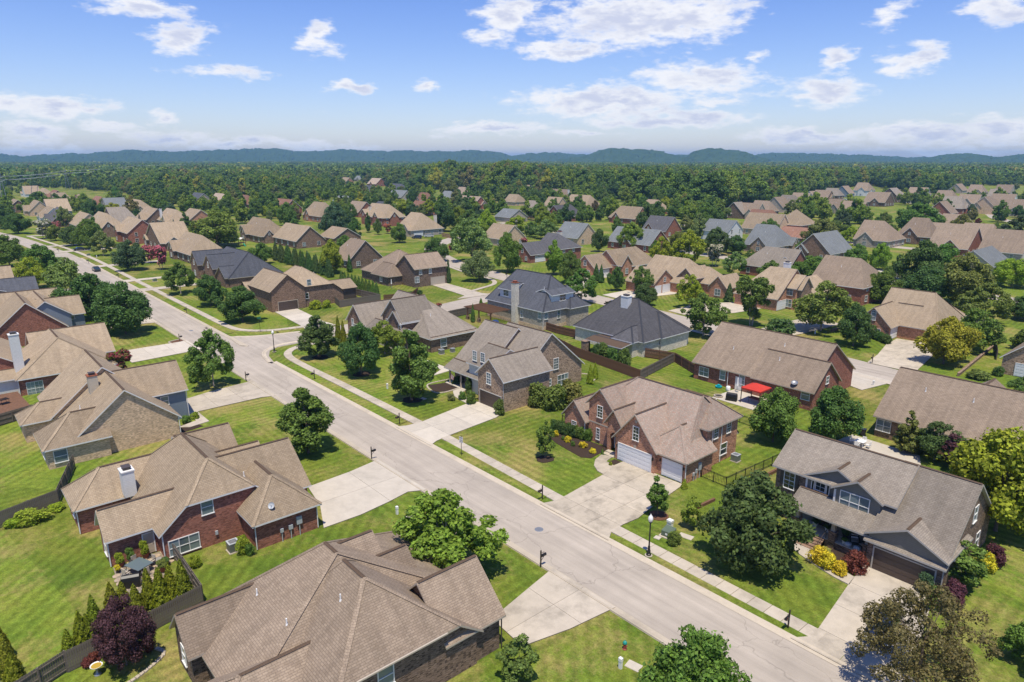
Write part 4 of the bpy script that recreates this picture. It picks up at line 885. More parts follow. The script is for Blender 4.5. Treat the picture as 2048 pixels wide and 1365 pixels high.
# --- black roof, white brick
h = House('white brick house with black hip roof, white chimney and covered patio', (-36, 59), 'sh_black', 'br_white', 'white', short='the white brick house with the black roof', name='brick_house')
h.B(-46, -28.6, 53, 67.5, 3.0, 's', .80, e0=6, e1=True)
h.B(-34.4, -29.8, 51.4, 58, 3.0, 't', .82, e0=True)
h.B(-33.2, -28.2, 58, 66.5, 3.0, 's', .8, e1=True)
h.B(-38.3, -29.9, 48.3, 53.0, 2.45, 's', .14, roof='cap_dark', walls=False)
for (sx, sy) in ((-38.0, 48.5), (-34.4, 48.5), (-30.2, 48.5)):
    b = MB(); b.box(-.14, .14, -.14, .14, 0, 2.6); lx, ly = h.P(sx, sy); obj(b, 'porch_column', ['trim_dark'], h.root, (lx, ly, 0))
h.chimney(-37.6, 58.6, 1.7, 1.3, 5, 9.6); h.win('s1', -28.6, 58, 1.6, .5, .7, 'pic', g='glass_dark'); h.win('s1', -28.6, 60, 1.6, .5, .7, 'pic', g='glass_dark'); h.door('t0', 53, -32.4, .15); h.win('t0', 53, -36, .9, 1.6, 1.5, 'd2'); h.win('t0', 51.4, -32.1, .9, 1.0, 1.6, 'd')
# --- long brown roof with red canopy behind
h = House('long brick ranch house under one broad brown roof above a red patio canopy', (-5, 57.5), 'sh_brown', 'br_red', 'trim_tan', short='the long brown-roofed ranch house', name='ranch_house')
h.B(-15, 4.4, 49.6, 65.4, 2.95, 's', .68)
h.B(-4, 5.6, 49.3, 57.6, 2.9, 's', .84)
h.B(-6, -1, 60, 67.2, 2.9, 't', .8)
for (u, v, w) in ((1408, 744, 1.7), (1445.5, 751, .9), (1484, 760, .9), (1525, 766, 1.9)): h.winp('t0', 49.6, u, v, w, 1.5, style='d2' if w > 1 else 'd')
h.winp('t0', 49.3, 1611, 790, 1.2, 1.5, style='d'); h.door('t0', 49.6, -6.6, .1, .95, 2.05, 'white'); h.spout(-8.5, 49.4, 2.9); h.pipe_on(-10, 53); h.pipe_on(-2.5, 55.4); h.pipe_on(-1.5, 52.2); h.win('s1', 5.6, 53.4, 3.4, .8, 1.1, 'd')
b = MB(); b.tube([(0, 0, -.1), (0, 0, .3)], .03, 6); b.lathe([(0, .22), (.22, .25), (.42, .34), (.5, .42)], 16); o = obj(b, 'satellite_dish', ['grey_metal'], h.root, (*h.P(2.6, 49.4), h.rz(2.6, 49.4))); o.rotation_euler = (R(25), 0, R(20))
# --- brown roof to its right
h = House('brick house with plain brown roof behind the yellow-green tree', (26, 53.5), 'sh_brown', 'br_brown', 'trim_tan', short='the plain brown-roofed house by the yellow-green tree', name='ranch_house')
h.B(15.5, 37, 46.7, 60.4, 2.9, 's', .73); h.B(21.5, 26.5, 55, 63.5, 4.3, 't', .75); h.B(30, 34.5, 55, 63, 3.9, 't', .75); h.winp('t0', 46.7, 1767, 852, 1.7, 1.5, style='d2'); h.win('t0', 46.7, 22.5, 1, 1.7, 1.5, 'd2'); h.pipe_on(19.5, 51); h.pipe_on(25, 51)
# --- arched window house
h = House('orange brick house with a stone gable holding an arched white window', (-2, 107), 'sh_tan', 'br_orange', 'trim_grey', short='the house with the arched window', name='brick_house')
h.B(-10, -3.2, 100.4, 114, 2.7, 't', 1.0); h.B(-8, 4, 104.6, 121, 2.75, 's', .72, e1=4); h.B(-4.9, -.9, 108.2, 116, 2.9, 's', .9, wall='stone')
h.B(-9, 3, 112, 125, 2.75, 't', .75, e1=5)
h.B(-5, -.6, 106.2, 112.2, 3.0, 's', 1.0, wall='stone')
h.win('s1', -.6, 109.2, .7, 1.9, 1.6, 'arch'); h.gdoor('s1', -3.2, 102.9, 3.6, 2.2); h.win('t0', 100.4, -6.6, 3.8, .9, 1.5, 'arch'); h.win('t0', 100.4, -5.4, .9, 1.0, 1.2, 'd')
# --- dark brown brick with tan garage
h = House('dark brown brick house with upper dormer windows and tan side garage', (-128, 66), 'sh_brown', 'br_umber', 'trim_tan', short='the dark brown house with the tan garage', name='brick_house')
h.B(-142, -124, 57.4, 74, 2.75, 's', .72, e0=True, e1=True); h.B(-126.5, -117, 60.6, 71.8, 5.3, 't', .72); h.B(-133, -124, 56, 64, 2.75, 's', .7, e1=4)
h.gdoor('s1', -117, 68.6, 4.9, 2.2, 'gd_tan', 'trim_tan'); h.winp('s1', -117, 834, 560, 1.4, 1.7, style='d2'); h.win('s1', -117, 62.6, 3.6, .9, 1.4, 'd'); h.win('s1', -117, 66, 3.6, .9, 1.4, 'd'); h.win('t0', 56, -128, .9, 1.3, 1.5, 'd2')
# ------------------------------------------------------------------ houses further back
def proj_u(x, y, z):
    dx, dy, dz = x - CAM[0], y - CAM[1], z - CAM[2]; ca, sa = math.cos(ANG), math.sin(ANG)
    X, Y = dx * ca - dy * sa, dx * sa + dy * ca; c, s = math.cos(PITCH), math.sin(PITCH)
    dep = Y * c - dz * s; return CXP + FPX * X / dep, CYP - FPX * (Y * s + dz * c) / dep
def solve(f, target, lo, hi):
    for _ in range(40):
        m_ = (lo + hi) / 2
        if f(m_) < target: lo = m_
        else: hi = m_
    return (lo + hi) / 2
def mid(u, v, ez, uL, uR, roof, wall, label, kind='s', p=.75, e0=0, e1=0, trim='white', seed=0, gab=1, dorm=0, chim=None, gd=None, far=False, group=None, short=None, wname='brick_house', dmax=19):
    """house given by the photo position of its nearest roof corner and the spread of its two visible sides"""
    rr = random.Random(seed * 77 + int(u)); x1, y0 = G(u, v, ez)
    L_ = solve(lambda d_: -proj_u(x1 - d_, y0, ez)[0], -uL, 2, 60); D_ = solve(lambda d_: proj_u(x1, y0 + d_, ez)[0], uR, 2, 60)
    L_ = min(max(L_, 14), 24); D_ = min(max(D_, 13), dmax); p *= 1.2
    s0, s1, t0, t1 = x1 - L_, x1 - .4, y0 + .4, y0 + D_
    h = House(label, ((s0 + s1) / 2, (t0 + t1) / 2), roof, wall, trim, wname, group, short); h.merge = {}
    if kind == 's': p = min(p, 7.2 / ((t1 - t0) / 2)); h.B(s0, s1, t0, t1, ez, 's', p, e0=e0, e1=e1)
    else: p = min(p, 7.2 / ((s1 - s0) / 2)); h.B(s0, s1, t0, t1, ez, 't', p, e0=e0, e1=e1)
    if gab >= 1:   # gabled wing towards the street side
        w_ = rr.uniform(4.5, 6.5); a = s1 - w_ - rr.uniform(.3, max(.4, L_ - w_ - 1.5)) if kind == 's' else s0 + .6
        h.B(a, a + w_, t0 - rr.uniform(.6, 1.8), t0 + 7, ez, 't', min(p * 1.2, 1.05)); h.win('t0', h.blocks[-1][2], a + w_ / 2, ez + .6, .8, 1.1, 'd'); h.win('t0', h.blocks[-1][2], a + w_ / 2, .9, 1.5, 1.4, 'd2')
    if gab >= 2:
        w_ = rr.uniform(4, 6); a = t0 + rr.uniform(1.2, max(1.3, D_ - w_ - 2)); h.B(s1 - 7, s1 + rr.uniform(.5, 1.6), a, a + w_, ez - .1, 's', min(p * 1.2, 1.05)); h.win('s1', h.blocks[-1][1], a + w_ / 2, ez + .5, .8, 1.1, 'd')
    if gab >= 3:
        h.B(s0 + 1, s0 + 5.5, t0 - .9, t0 + 7, ez + 1.4, 't', .9); h.win('t0', h.blocks[-1][2], s0 + 3.2, ez + .3, .9, 1.3, 'd')
    if dorm:
        a = (t0 + t1) / 2 - 3; h.B(s1 - 4.5, s1 - 1.6, a, a + 5.5, ez + 2.5, 't', .45, z0=ez - .2, wall='sd_white' if dorm == 1 else wall, oh=.35); h.win('s1', s1 - 1.6, a + 2.7, ez + .9, 1.6, 1.2, 'd2')
    n = max(1, int(D_ // 4.5))
    for i in range(n):
        al = t0 + (i + .5) * D_ / n
        if gd == 's1' and i == 0: h.gdoor('s1', s1, t0 + 4, 4.9, 2.15, lites=True)
        else: h.win('s1', s1, al, .9, 1.3, 1.5, 'd2', g=rr.choice(('glass', 'glass_dark')))
        if ez > 4: h.win('s1', s1, al, 3.6, 1.0, 1.4, 'd', g=rr.choice(('glass', 'glass_dark')))
    if not far:
        for i in range(max(1, int(L_ // 5))): h.win('t0', t0, s0 + (i + .5) * L_ / max(1, int(L_ // 5)), .9, 1.0, 1.5, 'd')
    if gd == 't0': h.gdoor('t0', t0, s1 - 4.5, 4.9, 2.15)
    if chim: h.chimney(s0 + L_ * chim[0], t0 + D_ * chim[1], 1.3, 1.1, 2, chim[2], chim[3] if len(chim) > 3 else 'sd_white')
    h.pipe_on(s0 + L_ * .4, t0 + D_ * .3); h.flush(); return h
T, BRN, SL, BK, LG, RD, PL, GY = 'sh_tan', 'sh_brown', 'sh_slate', 'sh_black', 'sh_ltgrey', 'sh_red', 'sh_pale', 'sh_grey'
bR, bO, bB, bU, bT, bF, bG = 'br_red', 'br_orange', 'br_brown', 'br_umber', 'br_tan', 'br_buff', 'br_grey'
# left of the long street, beyond the charcoal roof
mid(379, 511, 3.2, 332, 433, T, bB, 'tan-roofed brick house behind the pink crepe myrtles', 's', .75, e1=5, seed=1, gab=1, short='the tan house behind the crepe myrtles')
mid(320, 488, 3.0, 262, 352, T, bB, 'brick house with an L-shaped tan roof beside the crepe myrtles', 't', .7, e0=0, seed=2, gab=2, short='the L-shaped tan roof')
mid(254, 468, 4.8, 206, 284, T, bR, 'two-storey dark red brick house with a plain tan roof', 's', .7, seed=3, gab=1, short='the dark red two-storey house')
mid(191, 458, 4.4, 158, 234, T, bB, 'brown brick house with hipped tan roof and white meter box', 's', .8, e1=5, seed=4, gab=2, short='the hipped tan house with the meter box')
mid(152, 452, 3.0, 118, 178, T, bT, 'pale brick house with plain tan roof next to the pink blossoms', 's', .7, seed=5, gab=0, short='the plain pale brick house')
mid(104, 444, 3.2, 86, 160, BK, bB, 'stone-fronted house with dark purple-grey roof', 's', .8, seed=6, gab=2, short='the purple-grey roof')
mid(84, 437, 3.0, 52, 110, T, 'sd_white', 'white gabled house with tan roof between dark trees', 's', .7, seed=7, gab=1, short='the white gabled house')
mid(97, 424, 3.0, 70, 131, T, 'sd_blue', 'blue-grey sided house with tan roof', 't', .7, seed=8, gab=1, short='the blue-grey sided house')
mid(58, 424, 3.0, 18, 84, T, bT, 'broad tan-roofed house at the bend of the long street', 's', .8, seed=9, gab=1, short='the broad tan roof at the bend')
mid(15, 418, 3.0, -30, 30, T, bB, 'tan-roofed brick house past the bend of the long street', 's', .7, seed=10, gab=1, short='the house past the bend')
fg = 'tan-roofed houses of the farthest left rows'
for i, (u, v, a, b_, rf, wl) in enumerate(((50, 389, 30, 74, T, 'sd_white'), (78, 391, 60, 106, T, bO), (100, 396, 88, 128, RD, bR), (110, 407, 92, 136, T, bB), (150, 409, 118, 192, T, bB), (188, 412, 163, 226, RD, bR), (216, 421, 176, 258, LG, bG), (262, 424, 230, 312, T, bT), (292, 441, 268, 326, T, bU), (226, 446, 170, 240, GY, bB))):
    lab = ['white house with tan roof in the far row by the power line', 'orange brick house with tan roof in the far row', 'red-roofed house squeezed between two tan roofs', 'house with tan roof and cream chimney in the far row', 'brown brick house with a tall brick chimney', 'house with a broad rusty red hip roof', 'house with a pale green-grey roof and white chimney', 'wide tan-roofed house with a hip and two ridges', 'house with dark gable end and tan roof slope', 'grey-tan roof rising behind the hipped tan house'][i]
    mid(u, v, 3.0, a, b_, rf, wl, lab, 's' if i % 3 else 't', .75, e1=4 if i % 2 else 0, seed=20 + i, gab=1 + i % 2, far=True, chim={3: (.8, .2, 9, 'sd_cream'), 4: (.9, .1, 9.5, 'br_buff'), 6: (.3, .2, 8.5, 'br_white')}.get(i))
mid(336, 445, 3.0, 296, 380, T, bT, 'tan hip-roofed house with a white chimney', 's', .75, e1=5, seed=31, gab=1, chim=(.25, .1, 9), short='the hip roof with white chimney')
mid(366, 452, 3.0, 345, 452, T, bO, 'tan-roofed house half hidden by the broad oak', 's', .75, seed=32, gab=2, short='the house behind the broad oak')
mid(521, 474, 3.2, 478, 553, T, 'stone', 'stone-based house with a sage gable dormer and hipped tan roof', 's', .85, e1=5, seed=33, gab=3, short='the stone-based house with sage dormer')
h = mid(592, 484, 3.0, 524, 642, T, bB, 'brick house with one large gable and long tan roof slope behind the arborvitae', 's', .72, seed=34, gab=0, short='the large gable behind the arborvitae')
mid(668, 478, 3.0, 640, 688, T, bB, 'low tan-roofed garage wing beside the large gable', 's', .5, seed=35, gab=0)
mid(638, 434, 3.4, 604, 662, T, bO, 'house with pyramid tan roof and small front gable', 's', .95, e0=4, e1=4, seed=36, gab=1, short='the pyramid tan roof')
mid(568, 419, 3.2, 527, 593, RD, bR, 'brick house with rusty red roof by the hedge', 's', .75, seed=37, gab=2, short='the rusty red roof by the hedge')
mid(482, 410, 3.0, 441, 522, RD, bB, 'broad rust-brown roof before the tall wood', 's', .7, e1=5, seed=38, gab=1, far=True)
mid(437, 406, 3.0, 411, 464, PL, bT, 'pale pinkish-tan roofed house', 's', .8, e1=4, seed=39, gab=1, far=True)
mid(392, 402, 3.0, 372, 420, SL, bG, 'dark blue-grey roof peeking between trees', 's', .7, seed=40, gab=1, far=True)
# middle
mid(698, 523, 2.8, 668, 762, BRN, bU, 'dark brick house with reddish-brown hip roof', 's', .8, e0=4, seed=41, gab=1, dorm=0, short='the reddish-brown hip roof')
mid(822, 462, 3.0, 795, 888, T, bG, 'greige brick house with white garage door and parked cars', 's', .8, e1=5, seed=42, gab=1, gd='s1', chim=(.75, .85, 9.5, 'br_white'), short='the greige house with parked cars')
mid(766, 437, 4.6, 702, 812, T, bR, 'red brick house with two white chimneys and hipped tan roof', 's', .75, e1=5, seed=43, gab=3, chim=(.2, .2, 10, 'br_white'), short='the house with two white chimneys')
mid(716, 426, 3.0, 688, 740, BRN, bR, 'brown-roofed house behind the two-chimney house', 's', .8, seed=44, gab=1, far=True)
mid(772, 424, 3.0, 724, 778, SL, bG, 'charcoal hip roof behind the two-chimney house', 's', .7, e1=4, e0=4, seed=45, gab=0, far=True)
mid(686, 405, 3.0, 664, 712, LG, bG, 'low light grey roof behind the dark round tree', 's', .55, e1=3, seed=46, gab=0, far=True)
for i, (u, v, a, b_, rf, wl, lab) in enumerate(((692, 364, 672, 706, T, bO, 'far orange brick house with tan hip roof'), (722, 360, 702, 734, LG, bG, 'far house with pale grey hip roof'), (752, 369, 728, 774, PL, bR, 'far house with pale pink-tan gable roof'), (700, 378, 688, 716, LG, 'sd_white', 'far white house under the crest of the wood'), (738, 384, 716, 752, SL, bG, 'far charcoal gable by the purple tree'), (798, 380, 770, 814, SL, bG, 'far charcoal roof with a white chimney'), (802, 396, 768, 816, LG, bG, 'far grey-tan hip roof among round trees'), (848, 402, 832, 858, RD, bR, 'far rust red hip roof among round trees'), (838, 423, 824, 842, RD, bO, 'scrap of orange roof between round trees'), (896, 398, 882, 906, LG, bT, 'far grey roof beside the red brick gables'), (948, 411, 904, 962, PL, bR, 'far red brick gables with pinkish tan roof'), (925, 388, 918, 940, PL, bT, 'far tan roof behind a dark conical tree'))):
    mid(u, v, 3.0, a, b_, rf, wl, lab, 's', .75, e1=4 if i % 2 else 0, seed=50 + i, gab=1 + (i == 10), far=True)
# right of the second street
h = House('red brick house with charcoal hip roof and white garage door', (-93, 124), 'sh_black', 'br_red', 'white', short='the red brick house with the charcoal hip roof', name='brick_house'); h.merge = {}
x0, y0 = G(1063, 511, 2.9); x1, y1 = G(1180, 496, 4.4)
h.B(x0 - 9, x0 - .4, y0 - .2, y0 + 20, 2.9, 't', .85); h.B(x0 - 8, x0 + 3.2, y0 + 10, y0 + 22, 4.4, 's', .75, e1=True); h.win('t0', y0 - .2, x0 - 4.6, 3.4, 1.0, 1.4, 'd'); h.win('t0', y0 - .2, x0 - 6.6, .9, 1, 1.3, 'd'); h.win('t0', y0 - .2, x0 - 2.6, .9, 1, 1.3, 'd'); h.gdoor('s1', x0 - .4, y0 + 4.6, 4.9, 2.2, lites=True); h.win('s1', x0 + 3.2, y0 + 13, 3, 1, 1.4, 'd'); h.win('s1', x0 + 3.2, y0 + 18, 3, 1, 1.4, 'd'); h.chimney(x0 - 3, y0 + 17, 1.5, 1.2, 5, 9.9, 'br_white'); h.flush()
h = House('orange brick house with a long tan roof and pointed middle gable', (-65, 122), 'sh_tan', 'br_orange', 'white', short='the orange brick house with the pointed gable', name='brick_house'); h.merge = {}
x0, y0 = G(1191, 540, 2.9)
h.B(x0 - 9, x0 - .4, y0 + .2, y0 + 18, 2.9, 't', .85); h.B(x0 - 8, x0 + 2.6, y0 + 8, y0 + 27, 2.9, 't', .9, e1=5); h.B(x0 - 4, x0 + 3.4, y0 + 8.4, y0 + 13.2, 3.6, 's', 1.15); h.win('t0', y0 + .2, x0 - 4.6, 3.7, 1.0, 1.5, 'd'); h.win('t0', y0 + .2, x0 - 3.2, .9, 1.2, 1.4, 'd'); h.gdoor('s1', x0 - .4, y0 + 4.2, 4.9, 2.2); h.win('s1', x0 + 3.4, y0 + 10.8, 1, 1.2, 1.6, 'd2'); h.win('s1', x0 + 2.6, y0 + 17, 1, 1.6, 1.5, 'd2'); h.win('s1', x0 + 2.6, y0 + 22, 1, 1.6, 1.5, 'd2'); h.flush()
h = House('orange brick house with paired white garage doors and stone gable', (-48, 118), 'sh_tan', 'br_orange', 'trim_grey', short='the house with paired white garages', name='brick_house'); h.merge = {}
x0, y0 = G(1330, 567, 2.8)
h.B(x0 - 10, x0 - .4, y0 - 4.5, y0 + 5, 2.8, 's', .72); h.B(x0 - 11, x0 + 5, y0 + 3, y0 + 17, 2.8, 's', .80, e1=5); h.B(x0 - 2, x0 + 9.4, y0 + 8, y0 + 17, 2.8, 's', .8, e1=4)
xg, yg = G(1440, 597); h.B(xg - 3.2, xg + 1.8, yg - .3, yg + 8, 2.8, 't', 1.05); h.win('t0', yg - .3, xg - .7, .7, 1.6, 1.7, 'd2')
h.B(x0 + 1, x0 + 6, y0 + 4.5, y0 + 13, 4.2, 't', .95, wall='stone'); h.win('t0', y0 + 4.5, x0 + 3.5, 2.4, 1.0, 1.4, 'd'); h.gdoor('s1', x0 - .4, y0 - 2.6, 2.7, 2.2); h.gdoor('s1', x0 - .4, y0 + 1.8, 4.6, 2.2); h.win('s1', x0 - .4, y0 + .3, 3.2, .9, 1.2, 'd'); h.flush()
h = House('orange brick house with a two-storey window bay and white chimney', (-22, 114), 'sh_tan', 'br_orange', 'trim_grey', short='the house with the two-storey window bay', name='brick_house'); h.merge = {}
x0, y0 = G(1593, 579, 5.3)
h.B(x0 - 3.6, x0 - .3, y0 + .4, y0 + 8, 5.3, 's', .7, wall='br_orange'); h.B(x0 - 4, x0 + .6, y0 + 1.4, y0 + 6.6, 5.0, 's', .95, wall='stone'); h.B(x0 - 14, x0 - 2.6, y0 - 4, y0 + 12, 2.9, 's', .78, e0=5); h.B(x0 - 8, x0 + 1, y0 + 4, y0 + 17, 2.9, 't', .75); h.win('t0', y0 + .4, x0 - 1.9, 3.5, 1.6, 1.8, 'd2'); h.win('t0', y0 + .4, x0 - 1.9, .6, 1.6, 1.8, 'd2'); h.win('s1', x0 + .6, y0 + 4, .8, 1.2, 1.8, 'd'); h.gdoor('s1', x0 - 2.6, y0 - 1.6, 4.6, 2.2); h.chimney(x0 - 7, y0 + 8, 1.5, 1.2, 5, 10.2); h.flush()
mid(1727, 578, 4.6, 1645, 1806, BRN, bR, 'two-storey red brick house with a wide brown hip roof and tower gable', 's', .6, e1=5, seed=62, gab=0, short='the wide brown hip roof with the tower gable', dmax=17)
mid(1578, 541, 3.2, 1480, 1604, GY, bR, 'greige-roofed house with a grey-sided upper wing', 's', .7, e0=5, seed=63, gab=0, dorm=1, short='the greige roof with the sided wing')
mid(1553, 495, 2.9, 1490, 1598, LG, bF, 'slate-grey roofed house with a buff brick gable and small attic window', 's', .75, e1=6, seed=64, gab=2, gd='s1', short='the slate-grey roof with the buff gable')
mid(1661, 510, 2.9, 1622, 1752, LG, bB, 'grey-roofed brick house with white windows and front gables', 't', .8, seed=65, gab=1, gd='s1', short='the grey-roofed house with white windows')
mid(1456, 465, 4.2, 1422, 1487, LG, 'sd_white', 'pale sided house with a light grey roof', 's', .6, seed=66, gab=0, short='the pale sided house')
mid(1553, 462, 3.0, 1482, 1582, T, bT, 'large tan roof ending in a stone gable', 's', .85, seed=67, gab=0, short='the large tan roof with the stone gable')
mid(1545, 444, 3.0, 1490, 1566, RD, bR, 'rusty red roof behind the large tan roof', 's', .7, e1=4, seed=68, gab=0, far=True)
mid(1602, 452, 5.2, 1569, 1634, T, bR, 'two-storey red brick house with a square hip roof', 's', .7, e0=True, e1=True, seed=69, gab=0, short='the square two-storey hip roof')
mid(1612, 478, 2.6, 1592, 1640, RD, bR, 'low rusty roof before the square brick house', 's', .5, e1=3, seed=70, gab=0)
mid(1300, 492, 3.0, 1214, 1338, LG, bR, 'dusky grey roof behind the fountain-shaped tree', 's', .7, seed=71, gab=1, short='the dusky grey roof')
mid(1155, 478, 3.0, 1112, 1194, LG, bT, 'pale green-grey roof with a plain tan gable end', 's', .75, seed=72, gab=0, short='the pale green-grey roof')
mid(1124, 435, 3.0, 1104, 1212, BK, bR, 'red brick house with a black roof and mown lawn', 't', .75, e1=5, seed=73, gab=1, short='the black-roofed house with the lawn')
mid(1068, 429, 3.0, 1046, 1108, GY, bF, 'grey-brown hip roof with a tan front gable', 's', .75, e1=4, seed=74, gab=1, far=True)
mid(1020, 436, 3.0, 1000, 1056, LG, bG, 'low blue-grey roof among shrubs', 's', .5, seed=75, gab=0, far=True)
mid(1112, 416, 3.0, 1088, 1130, T, bT, 'tan roof with dark gable trim', 's', .85, seed=76, gab=0, far=True)
mid(1172, 414, 3.0, 1126, 1204, T, bT, 'wide tan roof with a small upper dormer', 's', .75, e1=4, seed=77, gab=1, dorm=1, far=True)
mid(1132, 395, 3.0, 1094, 1142, BRN, bO, 'brown hip roof with white chimney below the wood', 's', .8, e1=4, seed=78, gab=1, far=True, chim=(.95, .3, 9.5))
mid(1270, 439, 3.0, 1217, 1290, T, bR, 'large tan roof beside the bare-topped young tree', 's', .8, e0=4, seed=79, gab=1, short='the large tan roof by the bare young tree')
mid(1315, 421, 3.2, 1284, 1340, T, bR, 'red brick house with broad tan hip roof by the wood', 's', .75, e1=5, seed=80, gab=0, far=True)
mid(1331, 464, 3.0, 1322, 1360, BK, bR, 'black roof with a red brick gable', 's', .8, seed=81, gab=1, far=True)
mid(1006, 480, 3.0, 972, 1042, T, bT, 'tan roof behind the big front-lawn tree', 's', .7, seed=82, gab=0, short='the tan roof behind the lawn tree')
mid(1030, 405, 3.0, 1008, 1034, T, bT, 'small tan hip roof behind bushes', 's', .7, e1=3, seed=83, gab=0, far=True)
mid(1060, 382, 3.0, 1050, 1064, T, bO, 'scrap of tan roof under the wood', 's', .7, seed=84, gab=0, far=True)
# far right
mid(1776, 484, 3.0, 1710, 1832, BRN, bG, 'wide brown hip roof with a stone front gable', 's', .65, e1=6, seed=90, gab=1, short='the wide brown hip roof')
mid(1862, 476, 3.4, 1808, 1876, BRN, bB, 'steep brown pyramid roof with a white gablet', 's', .95, e0=4, e1=4, seed=91, gab=1, short='the steep brown pyramid roof')
mid(1936, 500, 3.0, 1898, 1992, BRN, bR, 'rust-brown roofed house with a low front wing', 's', .7, seed=92, gab=1, short='the rust-brown roof')
mid(1990, 492, 3.0, 1920, 2030, BRN, bO, 'brick-gabled house with a broad brown roof', 's', .75, e1=4, seed=93, gab=2, short='the brick-gabled brown roof')
mid(1994, 540, 3.0, 1962, 2075, LG, 'sd_cream', 'slate-grey roof behind the dome-shaped tree', 't', .6, seed=94, gab=1, short='the slate-grey roof by the dome tree')
mid(2046, 509, 3.0, 2016, 2085, BRN, bG, 'brown roof slope at the street corner beyond the dome tree', 's', .7, seed=95, gab=0)
mid(1936, 466, 3.0, 1892, 1985, BRN, bG, 'broad brown roof with three ridges', 's', .7, e1=5, seed=96, gab=2, far=True)
mid(1915, 480, 3.0, 1886, 1975, BRN, bG, 'low brown roof before the three-ridged roof', 's', .5, seed=97, gab=0, far=True)
x0, y0 = G(1999, 715, 2.9); h = House('pinkish brick house with a white garage door under a tan gable', (x0 + 6, y0 + 8), 'sh_tan', 'br_buff', 'white', 'brick_house', None, 'the pinkish brick garage house'); h.merge = {}
h.B(x0 + .4, x0 + 9.4, y0 + .4, y0 + 15, 2.9, 't', .85); h.B(x0 + 4, x0 + 16, y0 + 6, y0 + 18, 2.9, 's', .8); h.gdoor('t0', y0 + .4, x0 + 4.9, 4.9, 2.2); h.win('t0', y0 + .4, x0 + 4.9, 3.7, 1.0, 1.5, 'd'); h.flush()
mid(2050, 425, 3.0, 2010, 2085, BRN, bG, 'brown roof beside the turning circle', 's', .7, seed=99, gab=1, far=True)
for i, (u, v, a, b_, wl, lab, ez) in enumerate(((1486, 429, 1448, 1492, bU, 'first brown hip roof at the low end of the far row', 3), (1512, 430, 1492, 1528, bG, 'far-row house with a small stone wing', 3), (1538, 424, 1520, 1550, bU, 'far-row house with two small dormers', 3), (1566, 416, 1540, 1574, bG, 'far-row house with twin grey gables', 3.4), (1590, 410, 1562, 1598, bU, 'far-row house with a dark gable end', 3.4), (1612, 404, 1586, 1620, bG, 'far-row house with white gable trim', 3.4), (1634, 401, 1606, 1642, 'sd_white', 'far-row house with white front', 3.4), (1655, 397, 1628, 1664, bB, 'far-row brown brick house', 3.4), (1676, 392, 1650, 1686, bB, 'far-row house next to the parked white cars', 3.4), (1698, 388, 1668, 1706, 'sd_blue', 'last far-row house with a pale blue gable', 3.6),
    (1735, 382, 1722, 1752, 'sd_white', 'white two-storey house above the far row', 5.4), (1770, 406, 1726, 1798, bU, 'dark brick house with a long brown roof', 3.2), (1795, 394, 1762, 1816, bU, 'far brown gable with a stone front', 5), (1846, 395, 1822, 1874, 'sd_white', 'bright white two-storey house with brown roof', 5.4), (1905, 402, 1880, 1926, bG, 'house with a fan-light gable and brown roof', 4), (1902, 428, 1872, 1916, bR, 'red brick house with a sided upper gable', 4), (1925, 418, 1905, 1942, bR, 'narrow red brick house by the turning circle', 4), (1955, 408, 1926, 1966, bG, 'brown hip roof behind dark cypresses', 3.6),
    (1990, 416, 1958, 2014, bT, 'tan brick house at the turning circle', 4.6), (2022, 412, 1998, 2046, 'sd_white', 'white-fronted house at the turning circle', 4.6), (2010, 398, 1975, 2024, bT, 'brown roof behind the turning circle', 3), (1925, 382, 1900, 1944, bG, 'distant brown roofs behind the white house', 3), (1965, 386, 1944, 1986, bT, 'distant brown hip roof behind cypresses', 3), (2020, 386, 1996, 2032, bG, 'distant brown roof with two bright dormers', 3), (1882, 446, 1866, 1894, bT, 'cream gabled garage below the brick row', 3.4), (1720, 430, 1680, 1742, bB, 'brown roof half hidden by yard trees', 3), (1690, 420, 1664, 1706, bG, 'grey gable peeping over yard trees', 3))):
    mid(u, v, ez, a, b_, BRN if i % 4 else GY, wl, lab, 's' if i % 3 else 't', .8, e1=4 if i % 2 == 0 else 0, seed=120 + i, gab=1 + (i % 3 == 1), far=True)
# ================================================================== vegetation
def leaf_mat(name, mode):
    m = Mat(name); at = m.node('ShaderNodeAttribute'); at.attribute_name = 'tint'; at.attribute_type = 'GEOMETRY'
    oi = m.node('ShaderNodeObjectInfo'); sc = m.node('ShaderNodeSeparateColor'); m.link(at.outputs['Color'], sc.inputs[0])
    if mode == 'obj': base = oi.outputs['Color']
    else: base = m.ramp(oi.outputs['Random'], [(0, (0.075, 0.135, 0.040)), (.25, (0.111, 0.189, 0.043)), (.5, (0.152, 0.236, 0.040)), (.72, (0.214, 0.279, 0.043)), (.88, (0.133, 0.189, 0.060)), (.96, (0.205, 0.186, 0.071)), (1, (0.339, 0.338, 0.043))])
    k = m.ramp(sc.outputs[0], [(0, .50), (.5, 1.0), (1, 1.65)])
    c = m.mix(1.0, base, k, 'MULTIPLY')
    if mode == 'obj': c = m.mix(m.ramp(sc.outputs[1], [(.6, 0.0), (1, .30)]), c, m.mix(1.0, c, (1.8, 1.35, .8), 'MULTIPLY'))
    else: c = m.mix(m.ramp(sc.outputs[1], [(.6, 0.0), (1, .30)]), c, m.mix(1.0, c, (1.7, 1.3, .8), 'MULTIPLY'))
    m.col(c, .62, .18)
    tr = m.node('ShaderNodeBsdfTranslucent'); m.link(m.mix(1.0, c, (1.35, 1.5, .7), 'MULTIPLY'), tr.inputs[0])
    mx = m.node('ShaderNodeMixShader'); mx.inputs[0].default_value = .33; m.link(m.b.outputs[0], mx.inputs[1]); m.link(tr.outputs[0], mx.inputs[2]); m.link(mx.outputs[0], m.out.inputs[0])
    return m.m
